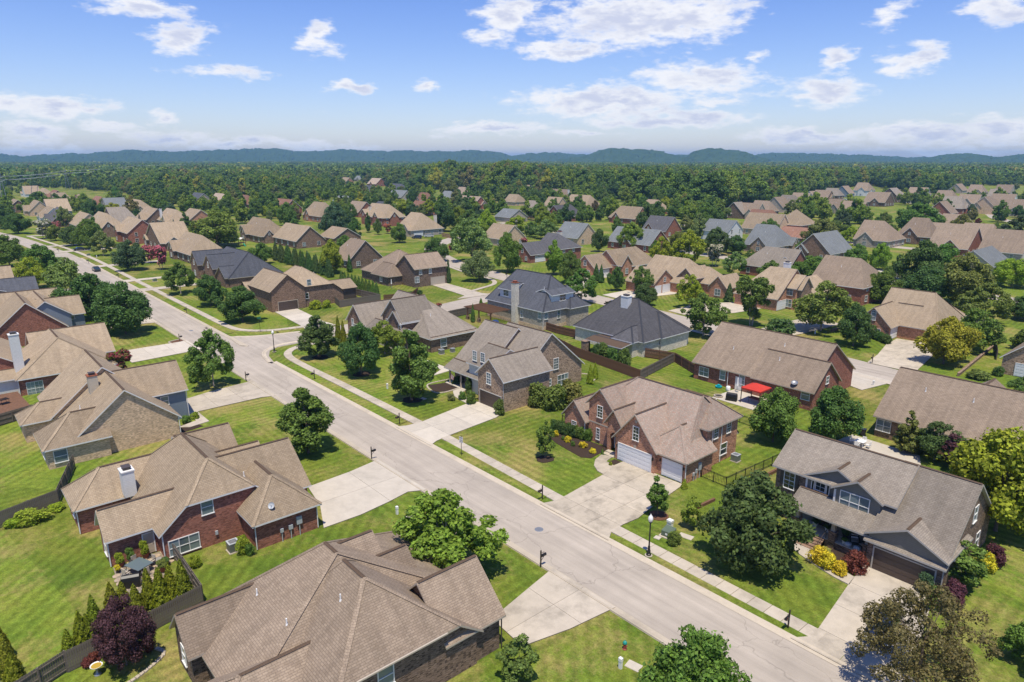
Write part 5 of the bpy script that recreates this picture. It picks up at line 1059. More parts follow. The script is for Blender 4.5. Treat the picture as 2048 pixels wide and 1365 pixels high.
MT['leaf'] = leaf_mat('leaves', 'obj'); MT['leaf_far'] = leaf_mat('leaves_wood', 'rand')
m = Mat('blossom'); m.col(m.mix(1.0, m.node('ShaderNodeObjectInfo').outputs['Color'], (1, 1, 1), 'MULTIPLY'), .7, .2); MT['blossom'] = m.m
def leaf_mesh(name, pts, nrm, size, mat, rng, stretch=1.5):
    n = len(pts); up = rng.normal(size=(n, 3)); T = np.cross(nrm, up); T /= np.linalg.norm(T, axis=1)[:, None] + 1e-9; B = np.cross(nrm, T)
    sz = (size * rng.uniform(.65, 1.35, n))[:, None]; bend = nrm * sz * .25
    v = np.empty((n, 4, 3)); v[:, 0] = pts - T * sz * stretch * .5; v[:, 1] = pts - B * sz * .5 - bend; v[:, 2] = pts + T * sz * stretch * .5; v[:, 3] = pts + B * sz * .5 - bend
    me = bpy.data.meshes.new(name); me.vertices.add(n * 4); me.vertices.foreach_set('co', v.ravel())
    me.loops.add(n * 4); me.loops.foreach_set('vertex_index', np.arange(n * 4)); me.polygons.add(n); me.polygons.foreach_set('loop_start', np.arange(n) * 4); me.polygons.foreach_set('loop_total', np.full(n, 4))
    me.materials.append(MT[mat])
    ca = me.color_attributes.new('tint', 'FLOAT_COLOR', 'POINT'); t = np.ones((n, 4, 4)); t[:, :, 0] = rng.uniform(0, 1, n)[:, None]; t[:, :, 1] = rng.uniform(0, 1, n)[:, None]; ca.data.foreach_set('color', t.ravel())
    me.update(); me.validate(); return me
def crown_pts(rng, shape, r, z0, z1, lumps, lr, n, shell=.8):
    """points on the faces of many overlapping leaf clumps that together fill the crown's outline"""
    H_ = z1 - z0; C = []; RR = []
    def prof(t):   # radius of the outline at height fraction t
        if shape == 'cone': return (1 - t) ** .8 * min(1, (t + .06) / .14) if t < .98 else .02
        if shape == 'egg': return (min(1, (t + .16) / .40) ** .8) * (1 if t < .34 else max(.06, 1 - ((t - .34) / .70) ** 1.7))
        if shape == 'wide': return math.sin(math.pi * (t * .80 + .13)) ** .6
        if shape == 'vase': return (.30 + .70 * t) * (1 if t < .68 else math.sqrt(max(0, 1 - ((t - .68) / .34) ** 2)))
        if shape == 'box': return 1.0
        return math.sqrt(max(0, 1 - (2 * t - 1) ** 2)) ** .85
    k = 0; ph = rng.uniform(0, 6.28, 3); wob = 0 if shape in ('cone', 'box') else 1.0
    while k < lumps:
        t = rng.uniform(.02, .98); pr = prof(t)
        if rng.uniform() > pr + .12: continue
        a = rng.uniform(0, 2 * math.pi); q = r * pr * math.sqrt(rng.uniform(.2, 1.0)) * shell * (1 + wob * (.16 * math.sin(2 * a + ph[0]) + .13 * math.sin(3 * a + ph[1] + 4 * t) + .10 * math.sin(9 * t + ph[2] + a))); l = r * lr * rng.uniform(.5, 1.45) * (.5 + .5 * pr)
        C.append((q * math.cos(a), q * math.sin(a), z0 + H_ * t)); RR.append(l); k += 1
    C = np.array(C); RR = np.array(RR); w = RR ** 2 / (RR ** 2).sum(); idx = rng.choice(lumps, n * 2, p=w)
    d = rng.normal(size=(n * 2, 3)); d[:, 2] += .25; d /= np.linalg.norm(d, axis=1)[:, None]
    P_ = C[idx] + d * (RR[idx] * np.where(rng.uniform(size=n * 2) < .12, rng.uniform(1.0, 1.38, n * 2), rng.uniform(.74, 1.10, n * 2)))[:, None]
    keep = np.ones(n * 2, bool)
    for j in range(lumps): keep &= ~((np.linalg.norm(P_ - C[j], axis=1) < RR[j] * .62) & (idx != j))
    keep &= P_[:, 2] > z0 * .6
    P_ = P_[keep][:n]; d = d[keep][:n]; nr = d + rng.normal(size=d.shape) * .55; nr[:, 2] += .35; nr /= np.linalg.norm(nr, axis=1)[:, None]
    return P_, nr, C, RR
def cone_pts(rng, r, z0, z1, n):
    # dense clipped-looking evergreen: leaves all over an uneven cone
    t = 1 - np.sqrt(rng.uniform(0, 1, n)); a = rng.uniform(0, 2 * math.pi, n); pr = np.minimum(1, (t + .05) / .13) * (1 - t) ** .72
    q = r * pr * (1 + .10 * np.sin(3 * a + 7 * t) + .10 * np.sin(7 * a - 19 * t) + .07 * np.sin(31 * t + 2 * a)) * rng.uniform(.72, 1.05, n)
    P_ = np.stack([q * np.cos(a), q * np.sin(a), z0 + (z1 - z0) * t], 1); nr = np.stack([np.cos(a), np.sin(a), np.full(n, .45)], 1) + rng.normal(size=(n, 3)) * .45; nr /= np.linalg.norm(nr, axis=1)[:, None]
    return P_, nr, np.zeros((0, 3)), None
def trunk_mesh(rng, h, r0, z0, C, mat='bark', limbs=7, stems=1):
    b = MB()
    for s_ in range(stems):
        a = rng.uniform(0, 6.28); off = .0 if stems == 1 else .25; top = h * .72; x, y = off * math.cos(a + s_ * 2.1), off * math.sin(a + s_ * 2.1); lean = .02 if stems == 1 else .12
        pts = [(x, y, -.15), (x * 1.05, y * 1.05, .25), (x + lean * x * h, y + lean * y * h, top * .4), (x + 2.2 * lean * x * h + rng.uniform(-.1, .1), y + 2.2 * lean * y * h, top * .75), (x + 3 * lean * x * h, y + 3 * lean * y * h, top)]
        b.tube(pts, [r0 * 1.35, r0, r0 * .8, r0 * .5, r0 * .18], 7, 0, False)
    if len(C):
        for j in rng.choice(len(C), min(limbs, len(C)), False):
            c = C[j]; zb = max(z0 * .75, min(c[2] * .55, h * .6)); b.tube([(0, 0, zb), (c[0] * .45, c[1] * .45, zb + (c[2] - zb) * .45), tuple(c)], [r0 * .45, r0 * .28, r0 * .08], 5, 0, False)
    me = b.mesh('trunk', [mat], True, False); return me
PROTO = {}
def proto(key, seed, shape, r, h, z0, lumps, lr, n, size, shell=.8, mat='leaf', bark='bark', tr=.16, stems=1, stretch=1.5, limbs=7, blossom=0):
    rng = np.random.default_rng(seed); P_, nr, C, RR = crown_pts(rng, shape, r, z0, h, lumps, lr, n, shell) if key != 'cone' else cone_pts(rng, r, z0, h, n)
    cr = leaf_mesh('crown', P_, nr, size, mat, rng, stretch); tk = trunk_mesh(rng, h, tr, z0, C, bark, limbs, stems)
    bl = None
    if blossom:
        i = rng.choice(len(P_), blossom, False); q = P_[i] + nr[i] * .12; bl = leaf_mesh('blossoms', q, nr[i], size * 1.15, 'blossom', rng, 1.2)
    PROTO.setdefault(key, []).append((cr, tk, r, h, bl))
for sd in (1, 2, 3, 4): proto('round', sd, 'egg', 4.0, 9.0, 1.2, 62, .25, 15000, .24, 1.0)
for sd in (5, 6): proto('oval', sd, 'egg', 2.6, 9.0, 1.0, 54, .28, 11500, .22, 1.0)
for sd in (7, 8): proto('wide', sd, 'wide', 5.0, 8.5, 1.2, 105, .185, 22000, .21, 1.0)
for sd in (9, 10, 11): proto('open', sd, 'egg', 3.6, 9.0, 1.4, 66, .20, 9000, .24, 1.02, bark='bark_pale', tr=.13)
for sd in (12, 13): proto('young', sd, 'egg', 1.3, 4.8, .9, 34, .28, 3200, .16, .95, tr=.05, limbs=4)
for sd in (14, 15, 16): proto('cone', sd, 'cone', .9, 3.8, .02, 70, .26, 5200, .11, .80, tr=.05, limbs=0, stretch=1.9)
for sd in (17, 18): proto('conifer', sd, 'cone', 1.6, 6.0, .4, 60, .26, 5200, .19, .9, tr=.09, limbs=0, stretch=2.0)
for sd in (19, 20, 21): proto('shrub', sd, 'round', 1.0, 1.5, .05, 30, .36, 2600, .12, .72, tr=.04, limbs=3)
for sd in (22, 23): proto('vase', sd, 'vase', 3.6, 8.0, 1.2, 66, .20, 10000, .25, .98, bark='bark_pale', tr=.12, stems=3)
for sd in (24, 25): proto('crepe', sd, 'vase', 1.6, 4.6, .8, 40, .24, 3200, .17, .92, bark='bark_pale', tr=.05, stems=3, blossom=1500)
for sd in (26, 27): proto('bronze', sd, 'wide', 3.8, 8.0, 1.0, 150, .13, 17000, .125, 1.05, tr=.13)
for sd in (31, 32, 33): proto('wood', sd, 'egg', 6.0, 17.0, 1.5, 64, .25, 5000, .62, .92, 'leaf_far', tr=.3)
for sd in (34, 35): proto('far', sd, 'wide', 7.5, 13.0, .3, 34, .30, 420, 2.6, .85, 'leaf_far', tr=.3, limbs=0)
COLS = dict(dark=(0.079, 0.142, 0.039), mid=(0.114, 0.194, 0.039), bright=(0.182, 0.268, 0.034), yellow=(.265, .275, .028), pale=(0.182, 0.238, 0.075), purple=(0.095, 0.041, 0.051), bronze=(.150, .125, .055), blue=(0.077, 0.137, 0.062), olive=(0.159, 0.196, 0.046), gold=(.55, .48, .035), lime=(0.246, 0.312, 0.028), red=(0.159, 0.048, 0.041), arbor=(0.182, 0.216, 0.018))
TREES = []
def plant(kind, x, y, h, r, col, label, cat='tree', group=None, seed=None, name=None, parts=True, pink=None):
    L_ = PROTO[kind]; i = (len(TREES) if seed is None else seed) % len(L_); cr, tk, r0, h0, bl = L_[i]; rr = random.Random(len(TREES) * 13 + 5)
    root = thing(name or 'tree', (x, y, 0), label, cat, group, rr.uniform(0, 6.28)); root.scale = (r / r0, r / r0, h / h0)
    c = tuple(k * rr.uniform(.9, 1.12) for k in COLS[col])
    o = link('crown', cr, root); o.color = (*c, 1)
    if parts: link('trunk', tk, root)
    if bl and pink: q = link('blossoms', bl, root); q.color = (*pink, 1)
    TREES.append((x, y, r, label)); return root
def tpx(kind, u, vb, vt, hw, col, label=None, z=0, **kw):
    x, y = G(u, vb); d_ = pix_dir(u, vb); fx, fy = d_[0], d_[1]
    # height from the top pixel at the same distance
    D = math.hypot(x - CAM[0], y - CAM[1]); t = pix_dir(u, vt); h = CAM[2] + D * t[2] / math.hypot(t[0], t[1])
    dep = math.sqrt(D * D * 1.0 + CAM[2] ** 2); r = hw * dep / FPX
    hh = max(.5, h) * (1.0 if kind in ('cone', 'conifer') else .95); r *= {'cone': .95, 'conifer': .92, 'shrub': .92, 'young': .85, 'crepe': .9}.get(kind, .80)
    return plant(kind, x, y, hh, r, col, label or auto_label(kind, col, x, y), **kw)
SHAPE = dict(round='rounded', oval='oval', wide='spreading', open='airy', young='slender young', cone='cone-shaped', conifer='pointed conifer', shrub='bushy', vase='fan-shaped', crepe='flowering', bronze='spreading', wood='tall', far='distant')
CNAME = dict(dark='dark green', mid='green', bright='bright green', yellow='yellow-green', pale='pale green', purple='purple-leaved', bronze='bronze-leaved', blue='blue-green', olive='olive green', gold='golden', lime='lime green', red='dark red', arbor='yellowish green')
USED = {}
def auto_label(kind, col, x, y, noun='tree'):
    best = min(HOUSES, key=lambda q: (q[0] - x) ** 2 + (q[1] - y) ** 2); ref = best[2]
    if not ref.startswith('the '): ref = 'the ' + ref
    ref = ' '.join(ref.split()[:8]); side = 'before' if y < best[1] - 5 else ('behind' if y > best[1] + 5 else 'beside')
    return f'{CNAME[col]} {SHAPE[kind]} {noun} {side} {ref}'
N_ = 'near'
tpx('open', 428, 774, 655, 46, 'mid', 'airy green oak by the worn driveway mailbox', seed=0)
tpx('oval', 617, 906, 770, 56, 'mid', 'pointed glossy green tree on the dry lawn before the boxed white chimney')
tpx('open', 893, 1140, 980, 112, 'bright', 'bright green spreading tree beside the sprawling brown roof')
tpx('round', 1388, 1452, 1255, 88, 'mid', 'leafy green street tree opposite the bronze-leaved tree')
tpx('young', 1038, 1366, 1270, 40, 'mid', 'small dense green tree at the corner of the sprawling roof')
tpx('bronze', 1830, 1385, 1172, 104, 'bronze', 'bronze-leaved spreading tree over the driveway')
tpx('round', 1497, 1132, 945, 98, 'dark', 'large dark green maple on the lawn of the two-storey porch house', seed=1)
tpx('young', 1090, 917, 840, 20, 'mid', 'slender sapling in the middle of the red brick house lawn')
tpx('young', 1314, 1031, 948, 24, 'mid', 'slender sapling between the stained driveway and lamp post')
tpx('young', 1384, 1056, 990, 21, 'bright', 'bright green young tree beside the timber edging')
tpx('round', 1545, 884, 772, 53, 'mid', 'green tree on the lawn before the red patio canopy', seed=2)
tpx('round', 1664, 882, 768, 54, 'dark', 'dark round maple behind the two-storey porch house', seed=0)
tpx('conifer', 1811, 905, 818, 26, 'olive', 'pointed conifer behind the ridge of the porch house')
tpx('open', 1868, 920, 838, 42, 'dark', 'dark shrubby tree over the pale back patio')
tpx('young', 1905, 938, 862, 28, 'purple', 'purple plum tree between the dark tree and the yellow-green tree')
tpx('round', 1990, 1062, 846, 92, 'yellow', 'large yellow-green tree beside the porch house', seed=3)
tpx('round', 2075, 1010, 850, 70, 'yellow', 'second yellow-green tree behind the large one', seed=1)
tpx('young', 1926, 1168, 1080, 42, 'mid', 'leafy green small tree at the garage side of the porch house')
tpx('oval', 640, 715, 626, 39, 'dark', 'dark maple at the curved pavement corner by the lamp post')
tpx('round', 723, 750, 645, 46, 'dark', 'dark bushy maple with mulch ring before the stone gable', seed=3)
tpx('oval', 823, 801, 654, 53, 'mid', 'tall bright green maple beside the winding path')
tpx('open', 770, 708, 640, 42, 'bright', 'light green tree against the porch of the stone gable house')
tpx('round', 252, 668, 560, 54, 'dark', 'big dark maple by the street opposite the corner lawn', seed=0)
tpx('round', 186, 640, 545, 48, 'dark', 'dark maple standing behind the big street maple', seed=2)
tpx('round', 265, 541, 478, 30, 'blue', 'dark blue-green rounded tree beside the crepe myrtles')
tpx('round', 422, 612, 548, 33, 'dark', 'dark tree on the corner lawn before the charcoal roof')
tpx('round', 486, 644, 570, 44, 'dark', 'larger dark tree on the corner lawn by the street-name sign', seed=1)
tpx('open', 362, 588, 522, 30, 'mid', 'airy tree in front of the charcoal-roofed brick house')
PINK = (.46, .10, .14)
tpx('crepe', 301, 527, 489, 14, 'dark', 'smaller pink crepe myrtle beside the blue-green tree', pink=PINK, name='flowering_tree')
tpx('crepe', 324, 540, 491, 16, 'dark', 'taller pink crepe myrtle at the corner of the tan roof', pink=PINK, name='flowering_tree')
tpx('crepe', 1048, 500, 475, 9, 'mid', 'pink crepe myrtle by the charcoal hip roof gable', pink=PINK, name='flowering_tree')
tpx('crepe', 116, 468, 443, 8, 'mid', 'pink crepe myrtle by the plain pale brick house', pink=PINK, name='flowering_tree')
tpx('crepe', 776, 468, 447, 10, 'mid', 'coral blossoming shrub tree by the two-chimney house', pink=(.5, .12, .10), name='flowering_tree')
tpx('crepe', 902, 505, 488, 6, 'mid', 'red blossoming shrub tree near the cross street', pink=(.35, .04, .05), name='flowering_tree')
tpx('crepe', 244, 752, 700, 27, 'olive', 'dark crepe myrtle with red blossoms beside the white-chimney house', pink=(.16, .025, .03), name='flowering_tree')
tpx('crepe', 1428, 533, 488, 21, 'dark', 'cream-blossomed crepe myrtle among dark trees', pink=(.42, .38, .26), name='flowering_tree')
tpx('crepe', 90, 478, 438, 17, 'pale', 'cream-blossomed tree by the purple-grey roof', pink=(.38, .36, .27), name='flowering_tree')
tpx('crepe', 1368, 675, 655, 7, 'mid', 'red crepe myrtle at the corner of the white brick house', pink=(.28, .03, .04), name='flowering_tree')
tpx('crepe', 878, 620, 606, 8, 'mid', 'red crepe myrtle by the cross street fence', pink=(.3, .04, .06), name='flowering_tree')
ROWS = """open 207 512 460 22 pale;round 148 492 450 22 dark;round 112 482 449 15 olive;round 38 468 425 22 dark;round 8 458 418 18 dark;round 20 533 468 28 mid;round 87 552 487 34 mid;open 66 578 510 28 lime;open 145 604 512 44 pale;
round 436 494 420 53 olive;round 672 474 404 33 blue;round 664 548 478 28 lime;round 958 563 499 33 pale;open 945 524 432 43 pale;round 1015 545 464 32 mid;open 925 500 440 28 mid;oval 1108 550 478 20 bright;round 1140 566 500 26 mid;open 1163 606 535 37 mid;
round 1233 582 533 18 dark;open 1283 588 530 28 mid;round 1290 612 565 27 dark;open 1378 616 545 28 lime;open 1406 672 583 50 mid;vase 1502 652 555 46 mid;open 1641 662 556 58 olive;round 1706 693 605 36 dark;
round 1886 728 630 50 yellow;open 1942 702 612 44 mid;round 1759 606 540 34 mid;round 1840 585 478 44 dark;round 1925 612 504 54 olive;round 1848 612 530 44 dark;open 1966 648 562 44 olive;round 1880 560 485 36 mid;wide 2022 574 517 38 lime;open 2030 504 427 32 blue;
round 1832 470 404 42 mid;round 1640 496 437 38 olive;open 1700 486 452 18 lime;round 1622 562 510 38 mid;round 1712 536 487 24 mid;round 1757 540 485 22 bright;round 1608 514 478 18 mid;open 1538 567 519 26 mid;
open 1467 552 502 25 pale;round 1430 510 454 30 dark;round 1472 508 470 24 dark;open 1376 532 458 35 yellow;open 1320 532 470 24 lime;round 1260 500 444 32 bright;round 1198 504 457 18 dark;round 1297 462 407 28 dark;open 1233 472 432 14 mid;
oval 1082 446 406 15 bright;open 1090 478 437 27 pale;open 1034 468 430 27 lime;round 1070 416 380 22 dark;round 1014 400 370 15 yellow;round 1161 447 416 13 mid;round 1212 421 395 11 mid;round 1190 425 400 8 bronze;
oval 888 464 395 21 dark;open 858 432 398 18 lime;open 803 434 396 24 lime;round 899 396 357 23 olive;open 940 460 418 30 mid;open 975 466 415 19 lime;round 873 524 474 27 dark;round 799 486 445 19 mid;oval 737 466 424 7 dark;round 756 470 437 9 mid;round 826 408 375 12 dark;conifer 938 418 383 8 dark;
round 369 414 372 19 dark;open 408 414 392 14 pale;round 454 432 397 20 dark;round 512 434 396 15 mid;round 593 444 415 10 bronze;round 525 528 485 23 mid;open 155 418 394 10 dark;round 226 436 405 20 yellow;round 76 408 383 16 dark;open 274 440 416 9 dark;
round 1355 505 462 20 olive;round 1405 560 525 18 mid;round 1310 520 480 14 mid;round 690 500 470 18 mid;open 1500 520 498 10 mid;round 700 440 405 14 mid;open 680 425 395 14 olive;round 985 430 400 16 mid;round 1255 440 412 10 mid;open 860 395 370 12 lime;
round 480 430 405 12 mid;open 540 445 420 8 pale;round 1790 560 520 22 mid;round 1990 470 445 12 mid;round 1900 455 436 10 lime;round 1735 470 440 18 dark;round 1765 452 425 16 mid;round 1780 470 448 14 mid;round 1955 450 436 6 red;round 1670 470 440 20 mid;open 330 452 434 8 dark;
round 2046 640 590 30 dark;round 2050 700 655 26 mid;open 2040 790 752 22 mid;round 2058 1330 1240 44 mid;oval 2044 560 520 14 dark;open 1155 430 408 10 mid;round 1046 395 372 9 lime;round 1100 388 362 12 mid"""
for ln in ROWS.replace('\n', '').split(';'):
    k, u, vb, vt, hw, c = ln.split(); tpx(k, float(u), float(vb), float(vt), float(hw), c)
# columnar evergreens and hedges of them
for (u, vb, vt, hw, lab) in ((140, 1309, 1254, 12, 'first'), (167, 1292, 1216, 14, 'second'), (180, 1286, 1222, 11, 'third'), (195, 1272, 1184, 16, 'fourth'), (226, 1220, 1160, 13, 'fifth'), (248, 1208, 1159, 12, 'sixth'), (275, 1228, 1165, 15, 'seventh'), (302, 1214, 1131, 15, 'eighth'), (325, 1216, 1129, 17, 'ninth'), (346, 1204, 1122, 15, 'tenth'), (370, 1202, 1114, 17, 'eleventh')):
    tpx('cone', u, vb, vt, hw, 'arbor', f'cone-shaped arborvitae, {lab} from the gated end of the weathered fence', cat='arborvitae', group='arborvitae row along the weathered fence', name='arborvitae')
for (u, vb, vt, hw) in ((6, 1322, 1232, 16), (20, 1350, 1262, 16), (34, 1378, 1300, 17), (-8, 1300, 1215, 15)): tpx('cone', u, vb, vt, hw, 'arbor', 'arborvitae in the row beside the dry back lawn', cat='arborvitae', group='arborvitae beside the dry back lawn', name='arborvitae')
for i in range(17):
    t = i / 16; tpx('cone', 553 + 108 * t + (i % 2) * 3, 521 + 34 * t, 482 + 34 * t + (i % 3) * 2, 8, 'dark', 'tight green arborvitae in the tall hedge row behind the corner house', cat='arborvitae', group='hedge row behind the corner house', name='arborvitae')
for i in range(11):
    t = i / 10; tpx('cone', 684 + 70 * t, 575 + 22 * t, 541 + 22 * t, 7, 'mid', 'arborvitae in the hedge row by the curving wood fence', cat='arborvitae', group='hedge row by the curving wood fence', name='arborvitae')
for (u, vb, vt, hw, c, lab) in ((897, 566, 517, 6, 'dark', 'columnar evergreen at the tan garage corner'), (1192, 562, 527, 8, 'dark', 'first of two columnar evergreens by the pointed gable'), (1202, 566, 529, 7, 'dark', 'second of two columnar evergreens by the pointed gable'), (1300, 580, 545, 6, 'mid', 'narrow evergreen by the orange brick wall'), (1457, 604, 566, 10, 'dark', 'dark columnar evergreen before the stone-gabled garage house'), (946, 645, 607, 5, 'mid', 'narrow evergreen beside the pergola'), (962, 608, 596, 4, 'mid', 'small evergreen at the corner of the charcoal roof'), (1180, 768, 729, 8, 'lime', 'first of two arborvitae by the round back patio'), (1190, 758, 725, 7, 'lime', 'second of two arborvitae by the round back patio'), (678, 690, 630, 8, 'arbor', 'first tall arborvitae beside the corner maple'), (688, 694, 640, 8, 'arbor', 'second tall arborvitae beside the corner maple'), (1368, 977, 957, 7, 'lime', 'small yellow-green cone shrub at the single garage corner'), (1204.5, 910, 897, 3.5, 'mid', 'tiny cone shrub by the arched porch'), (1934, 403, 384, 4, 'dark', 'first dark cypress before the brown hip roof'), (1941, 402, 386, 4, 'dark', 'second dark cypress before the brown hip roof'), (700, 545, 508, 6, 'dark', 'narrow evergreen by the reddish-brown hip roof'), (2012, 508, 490, 4, 'dark', 'narrow cypress at the brick-gabled brown roof')):
    tpx('cone', u, vb, vt, hw, c, lab, cat='evergreen', name='evergreen')
# purple plum by the fence
tpx('wide', 254, 1330, 1200, 54, 'purple', 'purple-leaved plum tree behind the weathered fence')
# shrubs
SHR = ((1640, 1128, 1098, 18, 'gold', 'first golden shrub below the porch rail'), (1655, 1138, 1108, 17, 'gold', 'second golden shrub below the porch rail'), (1679, 1150, 1126, 14, 'gold', 'third golden shrub beside the dark red shrub'), (1712, 1146, 1108, 20, 'red', 'dark red shrub at the garage corner of the porch house'), (1111.5, 873, 862, 6.5, 'gold', 'first golden mound in the mulch bed'), (1135, 885, 874, 7, 'gold', 'second golden mound in the mulch bed'), (1165, 895, 884, 8.5, 'gold', 'third golden mound in the mulch bed'), (1185, 907, 898, 8, 'gold', 'fourth golden mound in the mulch bed'), (1126, 880, 874, 4.5, 'mid', 'first green mound between golden mounds'), (1146, 892, 883, 5.5, 'mid', 'second green mound between golden mounds'), (1221, 932, 925, 4, 'lime', 'small shrub at the garage door bed'),
 (1000, 830, 803, 11.5, 'mid', 'clipped round shrub on the garage corner of the buff brick house'), (944, 808, 783, 12, 'mid', 'round shrub by the winding path'), (938, 785, 757, 9, 'dark', 'upright dark shrub at the porch of the buff brick house'), (915, 768, 755, 14, 'dark', 'low spreading shrub in the stone-edged bed'), (903, 800, 788, 10, 'pale', 'silvery ground shrub in the stone-edged bed'), (925, 800, 785, 9, 'mid', 'small shrub between path and garage'), (1076, 812, 772, 26, 'olive', 'first big olive shrub by the side gable'), (1106, 818, 775, 28, 'olive', 'second big olive shrub by the side gable'), (1139, 808, 766, 28, 'olive', 'third big olive shrub by the side gable'),
 (631, 618, 603, 14, 'lime', 'yellowish shrub by the corner house wall'), (652, 616, 602, 10, 'lime', 'smaller yellowish shrub by the corner house wall'), (1192, 716, 690, 11, 'dark', 'dark shrub by the stone patio pillar'), (1206, 722, 690, 15, 'mid', 'first leafy shrub along the patio cover'), (1226, 728, 698, 15, 'mid', 'second leafy shrub along the patio cover'), (1248, 735, 700, 16, 'mid', 'third leafy shrub along the patio cover'), (488, 1106, 1076, 13, 'lime', 'hydrangea bush beside the air conditioner'), (500, 1110, 1088, 9, 'mid', 'smaller hydrangea bush by the downspout'), (392, 1135, 1112, 11, 'lime', 'bright shrub under the triple window'),
 (1905, 1205, 1166, 22, 'purple', 'purple barberry at the garage corner'), (1990, 1128, 1090, 18, 'purple', 'purple barberry by the side lawn'), (1968, 1140, 1106, 17, 'gold', 'golden shrub beside the purple barberry'), (1870, 1218, 1180, 20, 'mid', 'green shrub under the bronze tree edge'), (1850, 1185, 1146, 15, 'blue', 'blue-green young conifer by the garage'), (1560, 674, 640, 33, 'dark', 'dark wide shrub by the bay house driveway'), (1700, 668, 645, 14, 'dark', 'dark clipped shrub by the arched window house'), (1345, 840, 828, 8, 'mid', 'small shrub on the back lawn'), (1412, 860, 851, 8, 'dark', 'dark groundcover shrub by the back fence'), (392, 838, 826, 8, 'lime', 'small bright shrub by the short path'), (375, 845, 832, 9, 'mid', 'green shrub by the short path'), (388, 765, 748, 10, 'mid', 'round green shrub beside the airy oak'),
 (60, 1045, 1022, 26, 'lime', 'broad-leaved hosta clump along the fence'), (30, 1052, 1036, 16, 'lime', 'smaller hosta clump along the fence'), (114, 1020, 1008, 15, 'lime', 'hosta clump at the fence end'), (1346, 1090, 1066, 13, 'olive', 'ornamental grass clump by the utility cabinet'), (1770, 672, 655, 12, 'dark', 'dark clipped shrub at the garage of the arched window house'), (1955, 758, 742, 20, 'olive', 'broad low olive shrub by the stepping path'), (1995, 752, 735, 10, 'dark', 'dark round shrub by the white garage'), (1817, 672, 662, 8, 'gold', 'yellow shrub under the arched window'), (1806, 676, 668, 7, 'gold', 'yellow-orange shrub beside the garage wall'), (1830, 675, 666, 7, 'gold', 'second yellow shrub under the arched window'), (822, 592, 584, 6, 'dark', 'dark shrub at the dark brown house wall'), (840, 590, 581, 7, 'dark', 'second dark shrub at the dark brown house wall'), (175, 1332, 1318, 10, 'red', 'reddish canna clump by the fence'), (192, 1322, 1304, 11, 'red', 'taller reddish canna clump by the fence'), (300, 1302, 1290, 8, 'red', 'reddish lily clump by the stone edging'))
for (u, vb, vt, hw, c, lab) in SHR: tpx('shrub', u, vb, vt, hw, c, lab, cat='shrub', name='shrub')
# clipped hedge under the tower window: one shrub after another
for i in range(8):
    t = i / 7; tpx('shrub', 1108 + 66 * t, 864 + 17 * t, 842 + 17 * t, 11, 'dark' if i < 5 else 'mid', 'clipped shrub in the dark hedge along the red brick front', cat='shrub', name='shrub', group='hedge along the red brick front')
for i in range(7):
    t = i / 6; tpx('shrub', 1734 + 40 * t, 672 + 16 * t, 656 + 16 * t, 9, 'dark', 'clipped shrub in the hedge before the orange garage wing', cat='shrub', name='shrub', group='hedge before the orange garage wing')
for i in range(7):
    t = i / 6; tpx('shrub', 530 + 48 * t, 433 + 1 * t, 415, 7, 'lime', 'shrub in the light hedge by the rusty red roof', cat='shrub', name='shrub', group='light hedge by the rusty red roof')
# further yard trees, filling the gaps between the far houses
rr = random.Random(11); cnt = 0
STP = np.concatenate([np.array(v) for v in STREETS.values()])
tries = 0
while cnt < 150 and tries < 9000:
    tries += 1
    u = rr.uniform(-120, 2170); v = rr.choice((rr.uniform(372, 400), rr.uniform(385, 440), rr.uniform(420, 500)))
    x, y = G(u, v)
    if min((hx - x) ** 2 + (hy - y) ** 2 for hx, hy, _, _ in HOUSES) < 100: continue
    if np.min(np.hypot(STP[:, 0] - x, STP[:, 1] - y)) < 9: continue
    if min((a - x) ** 2 + (b_ - y) ** 2 for a, b_, _, _ in TREES) < 64: continue
    if x > -170 and y < 60: continue
    c = rr.choice(('dark', 'mid', 'mid', 'bright', 'olive', 'pale', 'lime', 'blue')); k = rr.choice(('round', 'round', 'oval', 'open'))
    h_ = rr.uniform(6.5, 12.5); plant(k, x, y, h_, h_ * rr.uniform(.34, .48) * (.7 if k == 'oval' else 1), c, auto_label(k, c, x, y), group='yard trees between the far houses', parts=v > 420); cnt += 1
labs = {}
for o in list(COL.objects):
    if o.get('category') == 'tree': labs.setdefault(o['label'], []).append(o)
for k, l in labs.items():
    if len(l) > 1:
        for o in l: o['group'] = 'look-alike trees: ' + k
# ------------------------------------------------------------------ the woods beyond, far countryside and hills
FRONT = [(-400, 372), (0, 374), (120, 378), (215, 384), (300, 396), (420, 396), (480, 398), (560, 404), (640, 402), (700, 366), (780, 374), (880, 380), (1000, 386), (1100, 390), (1200, 396), (1330, 410), (1400, 426), (1460, 414), (1520, 404), (1600, 391), (1680, 377), (1740, 371), (1800, 383), (1880, 390), (1930, 374), (2048, 372), (2450, 370)]
fu = np.array([p[0] for p in FRONT], float); fv = np.array([p[1] for p in FRONT], float)
rng = np.random.default_rng(21)
def gpix(X, Y, Z=0.0):
    dx, dy, dz = X - CAM[0], Y - CAM[1], Z - CAM[2]; ca, sa = math.cos(ANG), math.sin(ANG); a = dx * ca - dy * sa; b = dx * sa + dy * ca; c, s = math.cos(PITCH), math.sin(PITCH)
    dep = b * c - dz * s; return CXP + FPX * a / dep, CYP - FPX * (b * s + dz * c) / dep
def ring_pts(d0, d1, n):
    a = rng.uniform(-R(52), R(52), n); d_ = np.sqrt(rng.uniform(d0 * d0, d1 * d1, n)); ca, sa = math.cos(-ANG), math.sin(-ANG)
    X, Y = d_ * np.sin(a), d_ * np.cos(a); return CAM[0] + X * ca - Y * sa, CAM[1] + X * sa + Y * ca, d_
